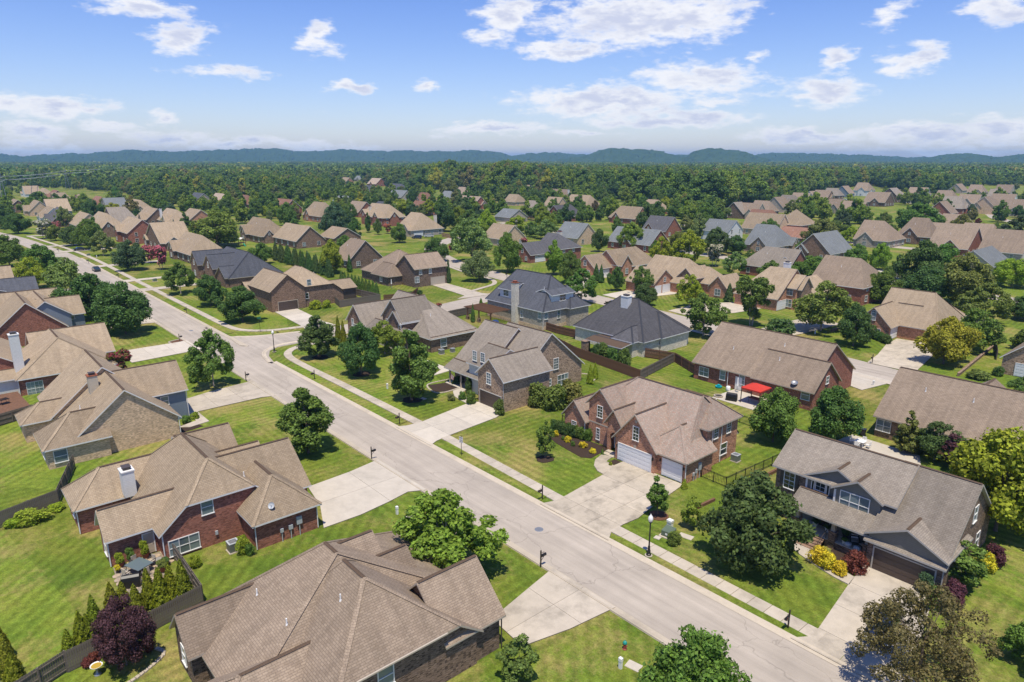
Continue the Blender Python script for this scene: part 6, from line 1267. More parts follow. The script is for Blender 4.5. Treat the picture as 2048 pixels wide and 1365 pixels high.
def clump(X, Y, s_): return np.sin(X / s_ + 1.3) * np.sin(Y / (s_ * .8) + .4) + .6 * np.sin(X / (s_ * .37) + Y / (s_ * .53)) + .4 * np.sin(Y / (s_ * .21) - X / (s_ * .29))
HX = np.array([q[0] for q in HOUSES]); HY = np.array([q[1] for q in HOUSES])
X, Y, D_ = ring_pts(330, 1250, 30000); u, v = gpix(X, Y); ok = (v < np.interp(u, fu, fv)) & (clump(X, Y, 60) > -1.15)
ok &= ~((u < 230) & (rng.uniform(size=len(u)) > .35)) & ~((u > 1900) & (rng.uniform(size=len(u)) > .55))
for hx, hy in zip(HX, HY):
    ok &= np.hypot(X - hx, Y - hy) > 17
    dd = math.hypot(hx - CAM[0], hy - CAM[1]); ux, uy = (hx - CAM[0]) / dd, (hy - CAM[1]) / dd; al = (X - hx) * ux + (Y - hy) * uy; ac = np.abs(-(X - hx) * uy + (Y - hy) * ux); ok &= ~((al < 0) & (al > -110) & (ac < 15))
X, Y, u, v = X[ok], Y[ok], u[ok], v[ok]
# thin to a real spacing
cell = {}; sel = []
for i in range(len(X)):
    k = (int(X[i] // 11), int(Y[i] // 11))
    if k in cell: continue
    cell[k] = i; sel.append(i)
X, Y, u, v = X[sel], Y[sel], u[sel], v[sel]
tall = np.interp(u, [0, 230, 330, 560, 700, 760, 860, 900, 960, 1020, 1100, 1500, 1700, 1800, 1900, 2048], [11, 13, 19, 17, 13, 19, 25, 31, 24, 31, 24, 22, 22, 22, 17, 13])
hgt = tall * rng.uniform(.72, 1.18, len(X))
d_ = np.hypot(X - CAM[0], Y - CAM[1])
order = np.argsort(d_)
front = order[:60]; rest = order[60:]
for i in front:
    k = 'wood'; h_ = float(hgt[i]); L_ = PROTO[k]; cr, tk, r0, h0, bl = L_[int(i) % 3]; ro = thing('tree', (float(X[i]), float(Y[i]), 0), auto_label('wood', 'mid', float(X[i]), float(Y[i]), 'tree of the wood edge'), 'tree', 'trees at the near edge of the wood', float(i)); w_ = h_ * .40 * (1 + .2 * math.sin(i * 7.1)); ro.scale = (w_ / r0, w_ / r0, h_ / h0); link('crown', cr, ro); link('trunk', tk, ro)
def scatter(name, pts, hs, keys, label, h0, wf):
    col = bpy.data.collections.new(name + '_forms')
    for k in keys:
        for (cr, tk, r0, hh, bl) in PROTO[k]: o = bpy.data.objects.new('crown_form', cr); o.scale = (wf * h0 / r0,) * 2 + (h0 / hh,); col.objects.link(o)
    me = bpy.data.meshes.new(name); me.vertices.add(len(pts)); me.vertices.foreach_set('co', np.asarray(pts, np.float32).ravel())
    at = me.attributes.new('sc', 'FLOAT', 'POINT'); at.data.foreach_set('value', np.asarray(hs, np.float32) / h0)
    o = link(name, me); tag(o, label, 'wood', None, 'stuff')
    ng = bpy.data.node_groups.new(name, 'GeometryNodeTree'); ng.interface.new_socket('Geometry', in_out='INPUT', socket_type='NodeSocketGeometry'); ng.interface.new_socket('Geometry', in_out='OUTPUT', socket_type='NodeSocketGeometry')
    n = ng.nodes; gi = n.new('NodeGroupInput'); go = n.new('NodeGroupOutput'); ip = n.new('GeometryNodeInstanceOnPoints'); ci = n.new('GeometryNodeCollectionInfo'); ci.inputs[0].default_value = col; ci.inputs[1].default_value = True; ci.inputs[2].default_value = True
    ip.inputs['Pick Instance'].default_value = True; na = n.new('GeometryNodeInputNamedAttribute'); na.data_type = 'FLOAT'; na.inputs[0].default_value = 'sc'
    rv = n.new('FunctionNodeRandomValue'); rv.data_type = 'FLOAT_VECTOR'; rv.inputs[0].default_value = (0, 0, 0); rv.inputs[1].default_value = (0, 0, 6.283)
    ri = n.new('FunctionNodeRandomValue'); ri.data_type = 'INT'; ri.inputs[4].default_value = 0; ri.inputs[5].default_value = 50
    l = ng.links; l.new(gi.outputs[0], ip.inputs['Points']); l.new(ci.outputs[0], ip.inputs['Instance']); l.new(na.outputs[0], ip.inputs['Scale']); l.new(rv.outputs[0], ip.inputs['Rotation']); l.new(ri.outputs[2], ip.inputs['Instance Index']); l.new(ip.outputs[0], go.inputs[0])
    md = o.modifiers.new('scatter', 'NODES'); md.node_group = ng; return o
scatter('wood', np.stack([X[rest], Y[rest], np.zeros(len(rest))], 1), hgt[rest], ('wood',), 'dense green wood closing the view behind the houses', 18.0, .44)
# smaller yard trees past the ones built singly
X, Y, D_ = ring_pts(170, 760, 5200); u, v = gpix(X, Y); ok = (v < 452) & (v > np.interp(u, fu, fv) - 4) & ((X < -170) | (Y > 75)) & (clump(X, Y, 45) > np.where(u > 1450, .75, np.where(u < 260, .8, .1)))
for hx, hy in zip(HX, HY): ok &= np.hypot(X - hx, Y - hy) > 12
for (a, b_) in STP[::2]: ok &= np.hypot(X - a, Y - b_) > 9
for (a, b_, _, _) in TREES: ok &= np.hypot(X - a, Y - b_) > 5.5
X, Y = X[ok], Y[ok]; cell = {}; sel = []
for i in range(len(X)):
    k = (int(X[i] // 13), int(Y[i] // 13))
    if k not in cell: cell[k] = i; sel.append(i)
X, Y = X[sel], Y[sel]
scatter('yard_trees', np.stack([X, Y, np.zeros(len(X))], 1), rng.uniform(4, 8.5, len(X)), ('wood',), 'mixed green trees massed between the far roofs', 10.0, .42)
X, Y, D_ = ring_pts(1150, 5200, 60000); ok = (clump(X, Y, 260) > -.35) | (clump(X + 900, Y, 90) > .7); X, Y = X[ok], Y[ok]
scatter('far_wood', np.stack([X, Y, np.zeros(len(X))], 1), rng.uniform(10, 20, len(X)), ('far',), 'hazy patchwork of far trees and hedgerows before the hills', 13.0, .62)
def ridge(name, prof, D0, depth, mat, label, rough=10, nrow=26, step=18, seed=3):
    """a wooded hill range: crest heights read off its skyline, real depth behind it"""
    rg = np.random.default_rng(seed); us = np.array([p[0] for p in prof], float); vs_ = np.array([p[1] for p in prof], float)
    uu = np.arange(us[0], us[-1] + 1, step * FPX / D0); V = []; nc = len(uu)
    for i, u_ in enumerate(uu):
        bump = 1.6 * math.sin(u_ / 23 + seed) + 1.1 * math.sin(u_ / 9.7 + 2 * seed) + .8 * math.sin(u_ / 4.3)
        d0 = pix_dir(u_, 318); hd = math.hypot(d0[0], d0[1]); t = pix_dir(u_, np.interp(u_, us, vs_) - 1.5 - bump * .6); top = CAM[2] + D0 * t[2] / math.hypot(t[0], t[1])
        for j in range(nrow):
            f = j / (nrow - 1); r_ = D0 - depth * .5 + depth * f; s_ = math.sin(math.pi * min(1, f * 1.0)) ** 1.3
            z = max(top, 0) * s_ + (rg.uniform(-.5, .5) * rough) * (s_ > .05) - 3 * (s_ < .02)
            jx = rg.uniform(-.4, .4) * step; V.append((CAM[0] + d0[0] / hd * r_ + jx, CAM[1] + d0[1] / hd * r_ + jx, z))
    b = MB(); b.v = V
    for i in range(nc - 1):
        for j in range(nrow - 1): a = i * nrow + j; b.f.append((a, a + nrow, a + nrow + 1, a + 1)); b.mi.append(0)
    tag(link(name, b.mesh(name, [mat], False, False)), label, 'hill', None, 'structure')
m = Mat('wooded_hill'); P = m.pos; c = m.ramp(m.noise(P, .02, 6, .7), [(.3, (.022, .046, .018)), (.55, (.040, .074, .022)), (.75, (.062, .092, .028))]); MT['hill'] = m.col(c, .95, .05)
ridge('hill', [(-500, 312), (-200, 316), (0, 311), (60, 314), (110, 312), (200, 307), (260, 303), (310, 304), (380, 306), (430, 303), (480, 300), (545, 300), (590, 304), (640, 304), (700, 302), (740, 304), (790, 303), (850, 306), (890, 304), (950, 303), (990, 307), (1030, 313), (1060, 309), (1090, 307), (1130, 311), (1200, 312), (1400, 312), (1500, 311), (1570, 309), (1640, 309), (1700, 313), (1760, 313), (1830, 318), (2100, 318), (2400, 313)], 5600, 2200, 'hill', 'long blue wooded ridge along the horizon', 12)
ridge('hill', [(1120, 322), (1170, 313), (1205, 303), (1235, 299), (1262, 302), (1290, 300), (1320, 305), (1350, 314), (1390, 322)], 4300, 900, 'hill', 'dark double-topped wooded hill standing before the ridge', 12, seed=5)
ridge('hill', [(1370, 322), (1386, 306), (1405, 299), (1440, 299), (1465, 303), (1500, 311), (1540, 322)], 4100, 800, 'hill', 'flat-topped wooded hill with a pale quarry face', 11, seed=6)
ridge('hill', [(1830, 322), (1880, 314), (1930, 309), (1970, 313), (2010, 317), (2050, 310), (2110, 304), (2200, 312), (2300, 322)], 4600, 900, 'hill', 'low rounded wooded hill above the far suburb', 11, seed=7)
b = MB(); pq = [G(1395, 331), G(1470, 331)]; 
# pale quarry shelf below the flat-topped hill
cx, cy = G(1432, 330.5); b.lathe([(70, 0), (66, 7), (40, 13), (0, 15)], 24); q = obj(b, 'quarry', ['stone_edge'], None, (cx, cy, 0)); tag(q, 'pale bare quarry mound at the foot of the flat-topped hill', 'quarry', None, 'structure')
# tiny houses beyond the wood
for i in range(70):
    uu = random.Random(i).choice((random.Random(i + 100).uniform(0, 560), random.Random(i + 100).uniform(1860, 2048), random.Random(i + 100).uniform(0, 2048))); vv = random.Random(i + 300).uniform(327, 356)
    x, y = G(uu, vv); b = MB(); w_, d_ = 9, 7; z1 = 5.0
    b.box(-w_, w_, -d_, d_, 0, z1, 0, 'bt'); b.poly([(-w_ - .5, -d_ - .5, z1 - .3), (w_ + .5, -d_ - .5, z1 - .3), (w_ + .5, 0, z1 + 4.5), (-w_ - .5, 0, z1 + 4.5)], 1); b.poly([(w_ + .5, d_ + .5, z1 - .3), (-w_ - .5, d_ + .5, z1 - .3), (-w_ - .5, 0, z1 + 4.5), (w_ + .5, 0, z1 + 4.5)], 1)
    for e in (-w_, w_): b.poly([(e, -d_, z1), (e, d_, z1), (e, 0, z1 + 4.2)], 0)
    k = ('tiny', i % 4)
    if k not in WIN: WIN[k] = b.mesh('house', [('sd_white', 'br_tan', 'sd_cream', 'br_red')[i % 4], ('sh_grey', 'sh_pale', 'sh_tan', 'sh_ltgrey')[i % 4]])
    tag(link('house', WIN[k], None, (x, y, 0), i * 1.7), ['tiny white house with grey roof in the hazy suburb beyond the wood', 'tiny tan house with pale roof in the hazy suburb beyond the wood', 'tiny cream house with tan roof in the hazy suburb beyond the wood', 'tiny brick house with light roof in the hazy suburb beyond the wood'][i % 4], 'house', ['tiny white houses beyond the wood', 'tiny tan houses beyond the wood', 'tiny cream houses beyond the wood', 'tiny brick houses beyond the wood'][i % 4])
# ------------------------------------------------------------------ haze
b = MB(); b.box(-12000, 4000, -3000, 12000, -4, 140); hz_ = obj(b, 'haze', []); tag(hz_, 'thin blue summer haze over the whole valley', 'haze', None, 'stuff')
hm = bpy.data.materials.new('summer_haze'); hm.use_nodes = True; hn = hm.node_tree.nodes; hn.clear(); pv = hn.new('ShaderNodeVolumePrincipled'); ho = hn.new('ShaderNodeOutputMaterial')
pv.inputs['Color'].default_value = (.36, .66, 1.0, 1); pv.inputs['Density'].default_value = 1.1e-4; pv.inputs['Anisotropy'].default_value = .1; hm.node_tree.links.new(pv.outputs[0], ho.inputs['Volume']); hz_.data.materials.append(hm)
hm.cycles.homogeneous_volume = True
# ================================================================== street furniture and garden things
def tm(name, loc, rz=0, **kw): return thing(name, loc, kw['label'], kw['cat'], kw.get('group'), rz)
def lamp(u, v, label):
    x, y = G(u, v); o = thing('street_lamp', (x, y, .1), label, 'street lamp')
    b = MB(); b.lathe([(.36, 0), (.36, .05), (.34, .06), (0, .06)], 16); obj(b, 'footing', ['conc'], o)
    b = MB(); b.lathe([(.24, .05), (.24, .18), (.17, .24), (.16, .55), (.12, .62), (.11, .95), (.075, 1.05), (.06, 3.3), (.085, 3.34), (.05, 3.42)], 12); obj(b, 'post', ['black'], o)
    b = MB(); b.lathe([(.05, 3.42), (.16, 3.46), (.17, 3.52)], 12); obj(b, 'lamp_collar', ['black'], o)
    b = MB(); b.lathe([(.14, 3.52), (.21, 3.66), (.24, 3.82), (.20, 4.0), (.12, 4.12), (.05, 4.2), (.03, 4.3), (0, 4.34)], 14); obj(b, 'globe', ['pvc'], o, smooth=True)
lamp(1297, 1113, 'black lamp post with white acorn globe by the utility cabinet'); lamp(549, 705, 'black lamp post with white acorn globe at the cross street corner')
def mailbox(x, y, rz, label):
    o = thing('mailbox', (x, y, .08), label, 'mailbox', None, rz)
    b = MB(); b.box(-.05, .05, -.05, .05, 0, 1.55); b.lathe([(.05, 1.55), (.075, 1.6), (.05, 1.66), (0, 1.7)], 8); obj(b, 'post', ['bronze'], o)
    b = MB(); b.box(-.035, .035, -.55, .05, .93, .99); b.tube([(0, -.05, .6), (0, -.42, .94)], .025, 6); b.tube([(0, -.02, 1.36), (0, -.35, 1.36), (0, -.42, 1.42)], .018, 6); obj(b, 'arm', ['bronze'], o)
    b = MB(); n = 8; pr = [(-.1, 0), (.1, 0), (.1, .13)] + [(.1 * math.cos(math.pi * k / n), .13 + .1 * math.sin(math.pi * k / n)) for k in range(1, n)] + [(-.1, .13)]
    for (y0, y1) in ((-.62, -.12),):
        b.poly([(p[0], y0, .99 + p[1]) for p in pr]); b.poly([(p[0], y1, .99 + p[1]) for p in pr][::-1])
        for i in range(len(pr)): a = pr[i]; c_ = pr[(i + 1) % len(pr)]; b.poly([(a[0], y0, .99 + a[1]), (a[0], y1, .99 + a[1]), (c_[0], y1, .99 + c_[1]), (c_[0], y0, .99 + c_[1])])
    bx = obj(b, 'box', ['black'], o); b = MB(); b.box(.1, .115, -.5, -.46, 1.06, 1.28); obj(b, 'flag', ['terracotta'], bx)
for (x, y, s_, lab) in ((-.9, .75, 1, 'mailbox on the verge at the stained driveway'), (8.3, -8.2, -1, 'mailbox beside the driveway of the sprawling roof'), (-22.2, -8.1, -1, 'mailbox at the bright new driveway'), (-29.9, .75, 1, 'mailbox at the driveway of the buff brick house'), (-56.5, .75, 1, 'mailbox on the long verge before the maples'), (-63.2, -8.3, -1, 'mailbox beside the airy oak'), (27.3, .75, 1, 'mailbox by the bronze-leaved tree driveway'), (-97.4, -9.0, -1, 'mailbox in the red mulch bed')): mailbox(x, y, 0 if s_ > 0 else math.pi, lab)
for (u, v, lab) in ((374, 628, 'mailbox before the corner lawn'), (238, 557, 'mailbox by the charcoal-roofed house drive'), (178, 528, 'mailbox near the dark saloon car'), (118, 505, 'mailbox past the dark saloon car'), (943, 545, 'mailbox on the curving street by the lawn tree'), (1014, 556, 'mailbox before the dusky driveway'), (1744, 727, 'mailbox by the sand-coloured driveway'), (1211, 616, 'mailbox on the second street behind the charcoal roof')): mailbox(*G(u, v), 0, lab)
# speed limit sign
x, y = G(923, 913); o = thing('speed_sign', (x, y, .08), 'white rectangular speed limit sign on a thin post', 'road sign', None, R(12))
b = MB(); b.box(-.03, .03, -.02, .02, 0, 2.75); obj(b, 'post', ['bronze'], o)
b = MB(); b.box(-.3, .3, -.035, -.02, 1.75, 2.55); pl = obj(b, 'plate', ['pvc'], o)
b = MB(); z0, z1, w = 1.78, 2.52, .27
for (a0, a1, c0, c1) in ((-w, w, z0, z0 + .015), (-w, w, z1 - .015, z1), (-w, -w + .015, z0, z1), (w - .015, w, z0, z1)): b.box(a0, a1, -.04, -.034, c0, c1)
obj(b, 'border', ['black'], pl)
for (t, s_, z) in (('SPEED', .13, 2.36), ('LIMIT', .13, 2.22), ('30', .36, 1.84)):
    cu = bpy.data.curves.new('lettering', 'FONT'); cu.body = t; cu.size = s_ * 1.35; cu.align_x = 'CENTER'; cu.extrude = .002; cu.materials.append(MT['black']); tmp = bpy.data.objects.new('tmp', cu); me_ = bpy.data.meshes.new_from_object(tmp); bpy.data.objects.remove(tmp); q = link('lettering', me_, pl, (0, -.038, z)); q.rotation_euler = (R(90), 0, 0)
# street-name sign
x, y = G(521, 665); o = thing('street_name_sign', (x, y, .08), 'green street-name sign on a thin post at the junction', 'road sign', None, R(20))
b = MB(); b.tube([(0, 0, 0), (0, 0, 3.1)], .035, 6); obj(b, 'post', ['bronze'], o)
m = Mat('sign_green'); m.col((.01, .16, .10), .4, .4); MT['sign_green'] = m.m
b = MB(); b.box(-.55, .55, -.012, .012, 2.85, 3.07); obj(b, 'name_plate', ['sign_green'], o); b = MB(); b.box(-.012, .012, -.5, .5, 3.08, 3.28); obj(b, 'name_plate', ['sign_green'], o)
# storm drain inlets, cabinets and small utilities
for (u, v, lab) in ((543, 726, 'iron storm drain at the curved kerb'), (413, 657, 'iron storm drain by the corner lawn kerb'), (555, 665, 'iron storm drain on the cross street kerb')):
    b = MB(); b.box(-.5, .5, -.22, .22, 0, .02)
    for k in range(8): b.box(-.45 + k * .12, -.39 + k * .12, -.18, .18, .02, .035)
    x, y = G(u, v); tag(obj(b, 'storm_drain', ['bronze'], None, (x, y, .05)), lab, 'storm drain')
def cabinet(x, y, rz, label, s_=1.0, mat='green_box'):
    o = thing('utility_cabinet', (x, y, 0), label, 'utility box', None, rz); b = MB(); b.box(-.75 * s_, .75 * s_, -.7 * s_, .7 * s_, 0, .1); obj(b, 'pad', ['conc'], o)
    b = MB(); w, d_, h_ = .55 * s_, .5 * s_, .85 * s_
    b.poly([(-w, -d_, .1), (w, -d_, .1), (w, -d_, h_ * .78), (-w, -d_, h_ * .78)]); b.poly([(w, d_, .1), (-w, d_, .1), (-w, d_, h_), (w, d_, h_)]); b.poly([(w, -d_, .1), (w, d_, .1), (w, d_, h_), (w, -d_, h_ * .78)]); b.poly([(-w, d_, .1), (-w, -d_, .1), (-w, -d_, h_ * .78), (-w, d_, h_)]); b.poly([(-w, -d_, h_ * .78), (w, -d_, h_ * .78), (w, d_, h_), (-w, d_, h_)])
    bo = obj(b, 'housing', [mat], o); b = MB(); b.box(-.12, .12, -d_ - .012, -d_, .3, .5); obj(b, 'warning_label', ['pvc'], bo)
cabinet(12.7, 5.0, R(8), 'olive green utility cabinet on a concrete pad by the lamp post'); cabinet(-76.0, 7.2, 0, 'low dark utility cabinet under the corner maple', .75); x, y = G(310, 563); cabinet(x, y, 0, 'green utility cabinet between two far driveways'); x, y = G(177, 512); cabinet(x, y, 0, 'green utility cabinet beside the dark saloon car')
def pedestal(x, y, label, h_=.9, r_=.12, mat='pvc'):
    b = MB(); b.box(-r_, r_, -r_ * .8, r_ * .8, 0, h_ * .7); b.box(-r_ * 1.15, r_ * 1.15, -r_, r_, h_ * .7, h_); b.lathe([(r_ * .9, h_), (r_ * .5, h_ + .04), (0, h_ + .05)], 8); tag(obj(b, 'utility_pedestal', [mat], None, (x, y, 0)), label, 'utility post')
pedestal(11.7, 6.6, 'stubby white pedestal behind the olive cabinet', .75, .25); pedestal(21.4, -12.6, 'tall white utility pedestal by the hydrant'); pedestal(-8.6, -12.9, 'white utility pedestal by the bright driveway lawn'); pedestal(*G(775, 778), 'white pedestal by the tall bright maple'); pedestal(*G(1746, 772), 'white pipe stub on the lawn by the ranch house'); pedestal(*G(396, 764), 'small white pedestal beside the airy oak'); pedestal(*G(194, 516), 'white pedestal on the far lawn'); pedestal(*G(1630, 668), 'grey pedestal under the olive tree')
for (x, y, w_, d_, lab) in ((21.9, -11.7, .55, .4, 'pale concrete lid in the grass by the hydrant'), (13.9, 6.2, .7, .4, 'grey stone lid beside the olive cabinet'), (-7.3, -12.2, .45, .3, 'pale lid near the bright green tree'), (-36.6, 9.2, .5, .35, 'white lid on the lawn before the tall maple'), (12.2, 3.9, .3, .3, 'small round valve lid by the pavement')):
    b = MB(); b.box(-w_, w_, -d_, d_, 0, .05); b.box(-w_ * .8, w_ * .8, -d_ * .8, d_ * .8, .05, .065); tag(obj(b, 'access_cover', ['conc_new'], None, (x, y, 0), .2), lab, 'utility lid')
x, y = 20.3, -10.8; o = thing('fire_hydrant', (x, y, 0), 'small fire hydrant with green bonnet and red body', 'hydrant')
m = Mat('hydrant_green'); m.col((.01, .25, .20), .4, .4); MT['hyd_green'] = m.m; m = Mat('hydrant_red'); m.col((.30, .06, .05), .5, .4); MT['hyd_red'] = m.m
b = MB(); b.lathe([(.17, 0), (.17, .06), (.12, .08), (.12, .45), (.15, .47), (.15, .52)], 12); obj(b, 'body', ['hyd_red'], o)
b = MB(); b.lathe([(.17, .52), (.16, .62), (.10, .70), (.04, .74), (.035, .80), (0, .81)], 12); obj(b, 'bonnet', ['hyd_green'], o)
for a in (0, math.pi / 2, math.pi):
    b = MB(); b.tube([(.1 * math.cos(a), .1 * math.sin(a), .36), (.21 * math.cos(a), .21 * math.sin(a), .36)], .055, 8); obj(b, 'outlet', ['hyd_red'], o)
# air conditioners
def aircon(x, y, rz, label, s_=1.0):
    o = thing('air_conditioner', (x, y, 0), label, 'air conditioner', None, rz); b = MB(); b.box(-.5 * s_, .5 * s_, -.5 * s_, .5 * s_, 0, .08); obj(b, 'pad', ['conc'], o)
    b = MB(); b.box(-.42 * s_, .42 * s_, -.42 * s_, .42 * s_, .08, .85 * s_)
    for k in range(9):
        z = .15 + k * .075 * s_; b.box(-.435 * s_, .435 * s_, -.435 * s_, .435 * s_, z, z + .03, 0, 'tb')
    obj(b, 'casing', ['grey_metal'], o)
    b = MB()
    for (q0, q1, p0, p1) in ((-.45, .45, -.45, -.33), (-.45, .45, .33, .45), (-.45, -.33, -.33, .33), (.33, .45, -.33, .33)): b.box(q0 * s_, q1 * s_, p0 * s_, p1 * s_, .85 * s_, .92 * s_)
    obj(b, 'top_frame', ['grey_box'], o)
    b = MB(); b.lathe([(.33 * s_, .86 * s_), (.30 * s_, .84 * s_), (0, .84 * s_)], 14, 0); obj(b, 'fan_well', ['black'], o)
    b = MB()
    for k in range(4): b.strip((0, 0, .87 * s_), (.28 * s_ * math.cos(k * 1.57), .28 * s_ * math.sin(k * 1.57), .87 * s_), .1, .01)
    obj(b, 'fan', ['grey_metal'], o)
aircon(-12.9, -28.3, 0, 'boxy grey air conditioner beside the hydrangea bush', 1.1); aircon(-55.3, 26.0, 0, 'first air conditioner at the brown brick side wall'); aircon(-55.0, 28.4, 0, 'second air conditioner at the brown brick side wall', .85); aircon(-54.6, 56.0, 0, 'air conditioner by the white chimney house wall'); aircon(7.6, 25.5, 0, 'black air conditioner behind the red brick house')
# fences: posts, rails and every board
BRD = {}
def board(w, h, mat, dog=True):
    k = (w, h, mat)
    if k not in BRD:
        b = MB(); t = .02; c = .035
        pr = [(-w / 2, 0), (w / 2, 0), (w / 2, h - c), (w / 2 - c, h), (-w / 2 + c, h), (-w / 2, h - c)]
        b.poly([(p[0], -t / 2, p[1]) for p in pr]); b.poly([(p[0], t / 2, p[1]) for p in pr][::-1])
        for i in range(6): a = pr[i]; d_ = pr[(i + 1) % 6]; b.poly([(a[0], -t / 2, a[1]), (a[0], t / 2, a[1]), (d_[0], t / 2, d_[1]), (d_[0], -t / 2, d_[1])][::-1])
        BRD[k] = b.mesh('board', [mat])
    return BRD[k]
def fence(pts, h, mat, label, side=1, bw=.145, gap=.012, maxb=260, rails=3):
    """board fence along ground points; boards on one side of the rails"""
    o = thing('board_fence', (*pts[0], 0), label, 'fence'); nb = 0; rr_ = random.Random(len(label)); tot = sum(math.dist(a, b_) for a, b_ in zip(pts, pts[1:])); bw = max(bw, tot / maxb - gap)
    for a, b_ in zip(pts, pts[1:]):
        ln = math.dist(a, b_); an = math.atan2(b_[1] - a[1], b_[0] - a[0]); dx, dy = math.cos(an), math.sin(an); nx, ny = -dy * side, dx * side
        n = max(1, round(ln / 2.4))
        for i in range(n + 1):
            q = MB(); q.box(-.05, .05, -.05, .05, 0, h + .06); d_ = ln * i / n; obj(q, 'post', [mat], o, (a[0] - pts[0][0] + dx * d_, a[1] - pts[0][1] + dy * d_, 0), an)
        for k in range(rails):
            q = MB(); q.box(0, ln, -.02, .02, 0, .09); obj(q, 'rail', [mat], o, (a[0] - pts[0][0] + nx * .06, a[1] - pts[0][1] + ny * .06, .2 + k * (h - .45) / (rails - 1)), an)
        m_ = int(ln / (bw + gap))
        for i in range(m_):
            d_ = (i + .5) * ln / m_; link('board', board(round(bw, 3), h, mat), o, (a[0] - pts[0][0] + dx * d_ + nx * .095, a[1] - pts[0][1] + dy * d_ + ny * .095, .05 + rr_.uniform(-.015, .015)), an)
fence([(-3.2, -46.5), (-4.7, -43.1)], 1.75, 'wood_grey', 'weathered fence panel showing its rails past the arborvitae row', 1)
fence([(-4.7, -43.1), (-5.6, -37.0), (-6.5, -33.1)], 1.8, 'wood_grey', 'weathered grey board fence behind the purple plum', -1)
fence([(-6.5, -33.1), (-14.8, -33.0)], 1.7, 'wood_grey', 'board fence from the arborvitae row to the triple window', -1)
fence([(-31.4, -47.5), (-32.6, -44.6), (-34.4, -39.2)], 1.75, 'wood_grey', 'dark weathered fence behind the hosta clumps', -1)
fence([(-34.4, -39.2), (-43.6, -36.2)], 1.7, 'wood_grey', 'fence between the boxed white chimney and the plain tan gable', 1)
fence([(-44.6, 54), (-52.2, 53.6), (-55.6, 54)], 1.75, 'wood_brown', 'brown fence between the charcoal roof and the white brick house', -1)
fence([(-46, 47), (-37.5, 44.2), (-20.4, 42.0)], 1.8, 'wood_brown', 'long stained fence casting a dark shadow behind the buff brick house', -1, .145, .012, 190)
fence([(-20.2, 41.9), (-22.7, 54.6)], 1.8, 'wood_grey', 'grey board fence beside the white brick house lawn', 1)
fence([(-28.2, 53.3), (-22.8, 54.9), (-15.4, 51.0)], 1.8, 'wood_brown', 'brown fence between the white brick house and the ranch house', 1)
fence([(-112.2, 33), (-106.5, 31.4), (-107.2, 43.4)], 1.8, 'wood_grey', 'grey board fence behind the stone-gable house', -1)
fence([(-128, 43.5), (-118, 42.2), (-107.5, 43.0)], 1.8, 'wood_grey', 'curving wood fence below the arborvitae hedge row', 1)
fence([(-107.2, 44.4), (-105, 51.5), (-110, 57)], 1.4, 'wood_brown', 'low stained fence by the dark brown house patio', 1)
fence([(-77, 40), (-78.6, 45.3), (-79.2, 52.5)], 1.8, 'wood_grey', 'fence beside the cross street and the pergola yard', 1)
x, y = G(1858, 712); x2, y2 = G(1898, 720); fence([(10.5, 118), (13.2, 109), (15.5, 101)], 1.7, 'wood_grey', 'grey fence by the yellow-green driveway tree', 1)
x, y = G(884, 474); x2, y2 = G(905, 478); fence([(x, y), (x2, y2)], 1.9, 'wood_light', 'new honey-coloured fence by the greige house', 1)
fence([(-65.5, -42.5), (-67.5, -37.4)], 1.7, 'wood_grey', 'dark fence along the raised deck of the white-chimney house', 1)
# iron fence
def iron(pts, label, h=1.25):
    o = thing('iron_fence', (*pts[0], 0), label, 'fence'); pk = MB(); pk.box(-.012, .012, -.012, .012, .1, h); pm = pk.mesh('picket', ['black'])
    for a, b_ in zip(pts, pts[1:]):
        ln = math.dist(a, b_); an = math.atan2(b_[1] - a[1], b_[0] - a[0]); dx, dy = math.cos(an), math.sin(an); ox, oy = a[0] - pts[0][0], a[1] - pts[0][1]
        n = max(1, round(ln / 2.0))
        for i in range(n + 1): q = MB(); q.box(-.035, .035, -.035, .035, 0, h + .08); obj(q, 'post', ['black'], o, (ox + dx * ln * i / n, oy + dy * ln * i / n, 0), an)
        for z in (.15, h - .12, h): q = MB(); q.box(0, ln, -.018, .018, z - .02, z + .02); obj(q, 'rail', ['black'], o, (ox, oy, 0), an)
        for i in range(int(ln / .2)): link('picket', pm, o, (ox + dx * (i + .5) * .2, oy + dy * (i + .5) * .2, 0), an)
iron([(7.4, 18.5), (10.7, 18.4), (11.3, 27.5), (11.8, 36)], 'black iron fence from the garage corner up the side lawn'); iron([(11.8, 36), (-1, 37.5), (-13, 38.5)], 'black iron fence along the back lawn below the red canopy'); iron([(-13.4, 18), (-15.2, 18.2)], 'short iron gate beside the hedge')
b = MB(); b.box(0, 4.6, -.12, .12, 0, .3); b.box(0, 4.6, -.13, .13, .3, .34); tag(obj(b, 'timber_edging', ['wood_brown'], None, (11.3, 10.1, 0), R(86)), 'dark railway-timber edging by the young tree', 'edging')
b = MB(); b.box(0, 8, -.12, .12, 0, .35); b.box(0, 8, -.13, .13, .35, .4); tag(obj(b, 'timber_edging', ['wood_brown'], None, (12.2, 19.5, 0), R(88)), 'timber edging outside the iron fence', 'edging')
for i, (P0, P1) in enumerate((((14.2, 84.5), (12.4, 112)), ((-14.2, 99), (-13.2, 116)))):
    b = MB(); ln = math.dist(P0, P1); b.box(0, ln, -.15, .15, 0, .5); b.box(0, ln, -.2, .2, .5, .58); tag(obj(b, 'garden_wall', ['stone'], None, (*P0, 0), math.atan2(P1[1] - P0[1], P1[0] - P0[0])), ['low stone garden wall beside the yellow-green driveway tree', 'low stone garden wall beside the arched window house'][i], 'wall')
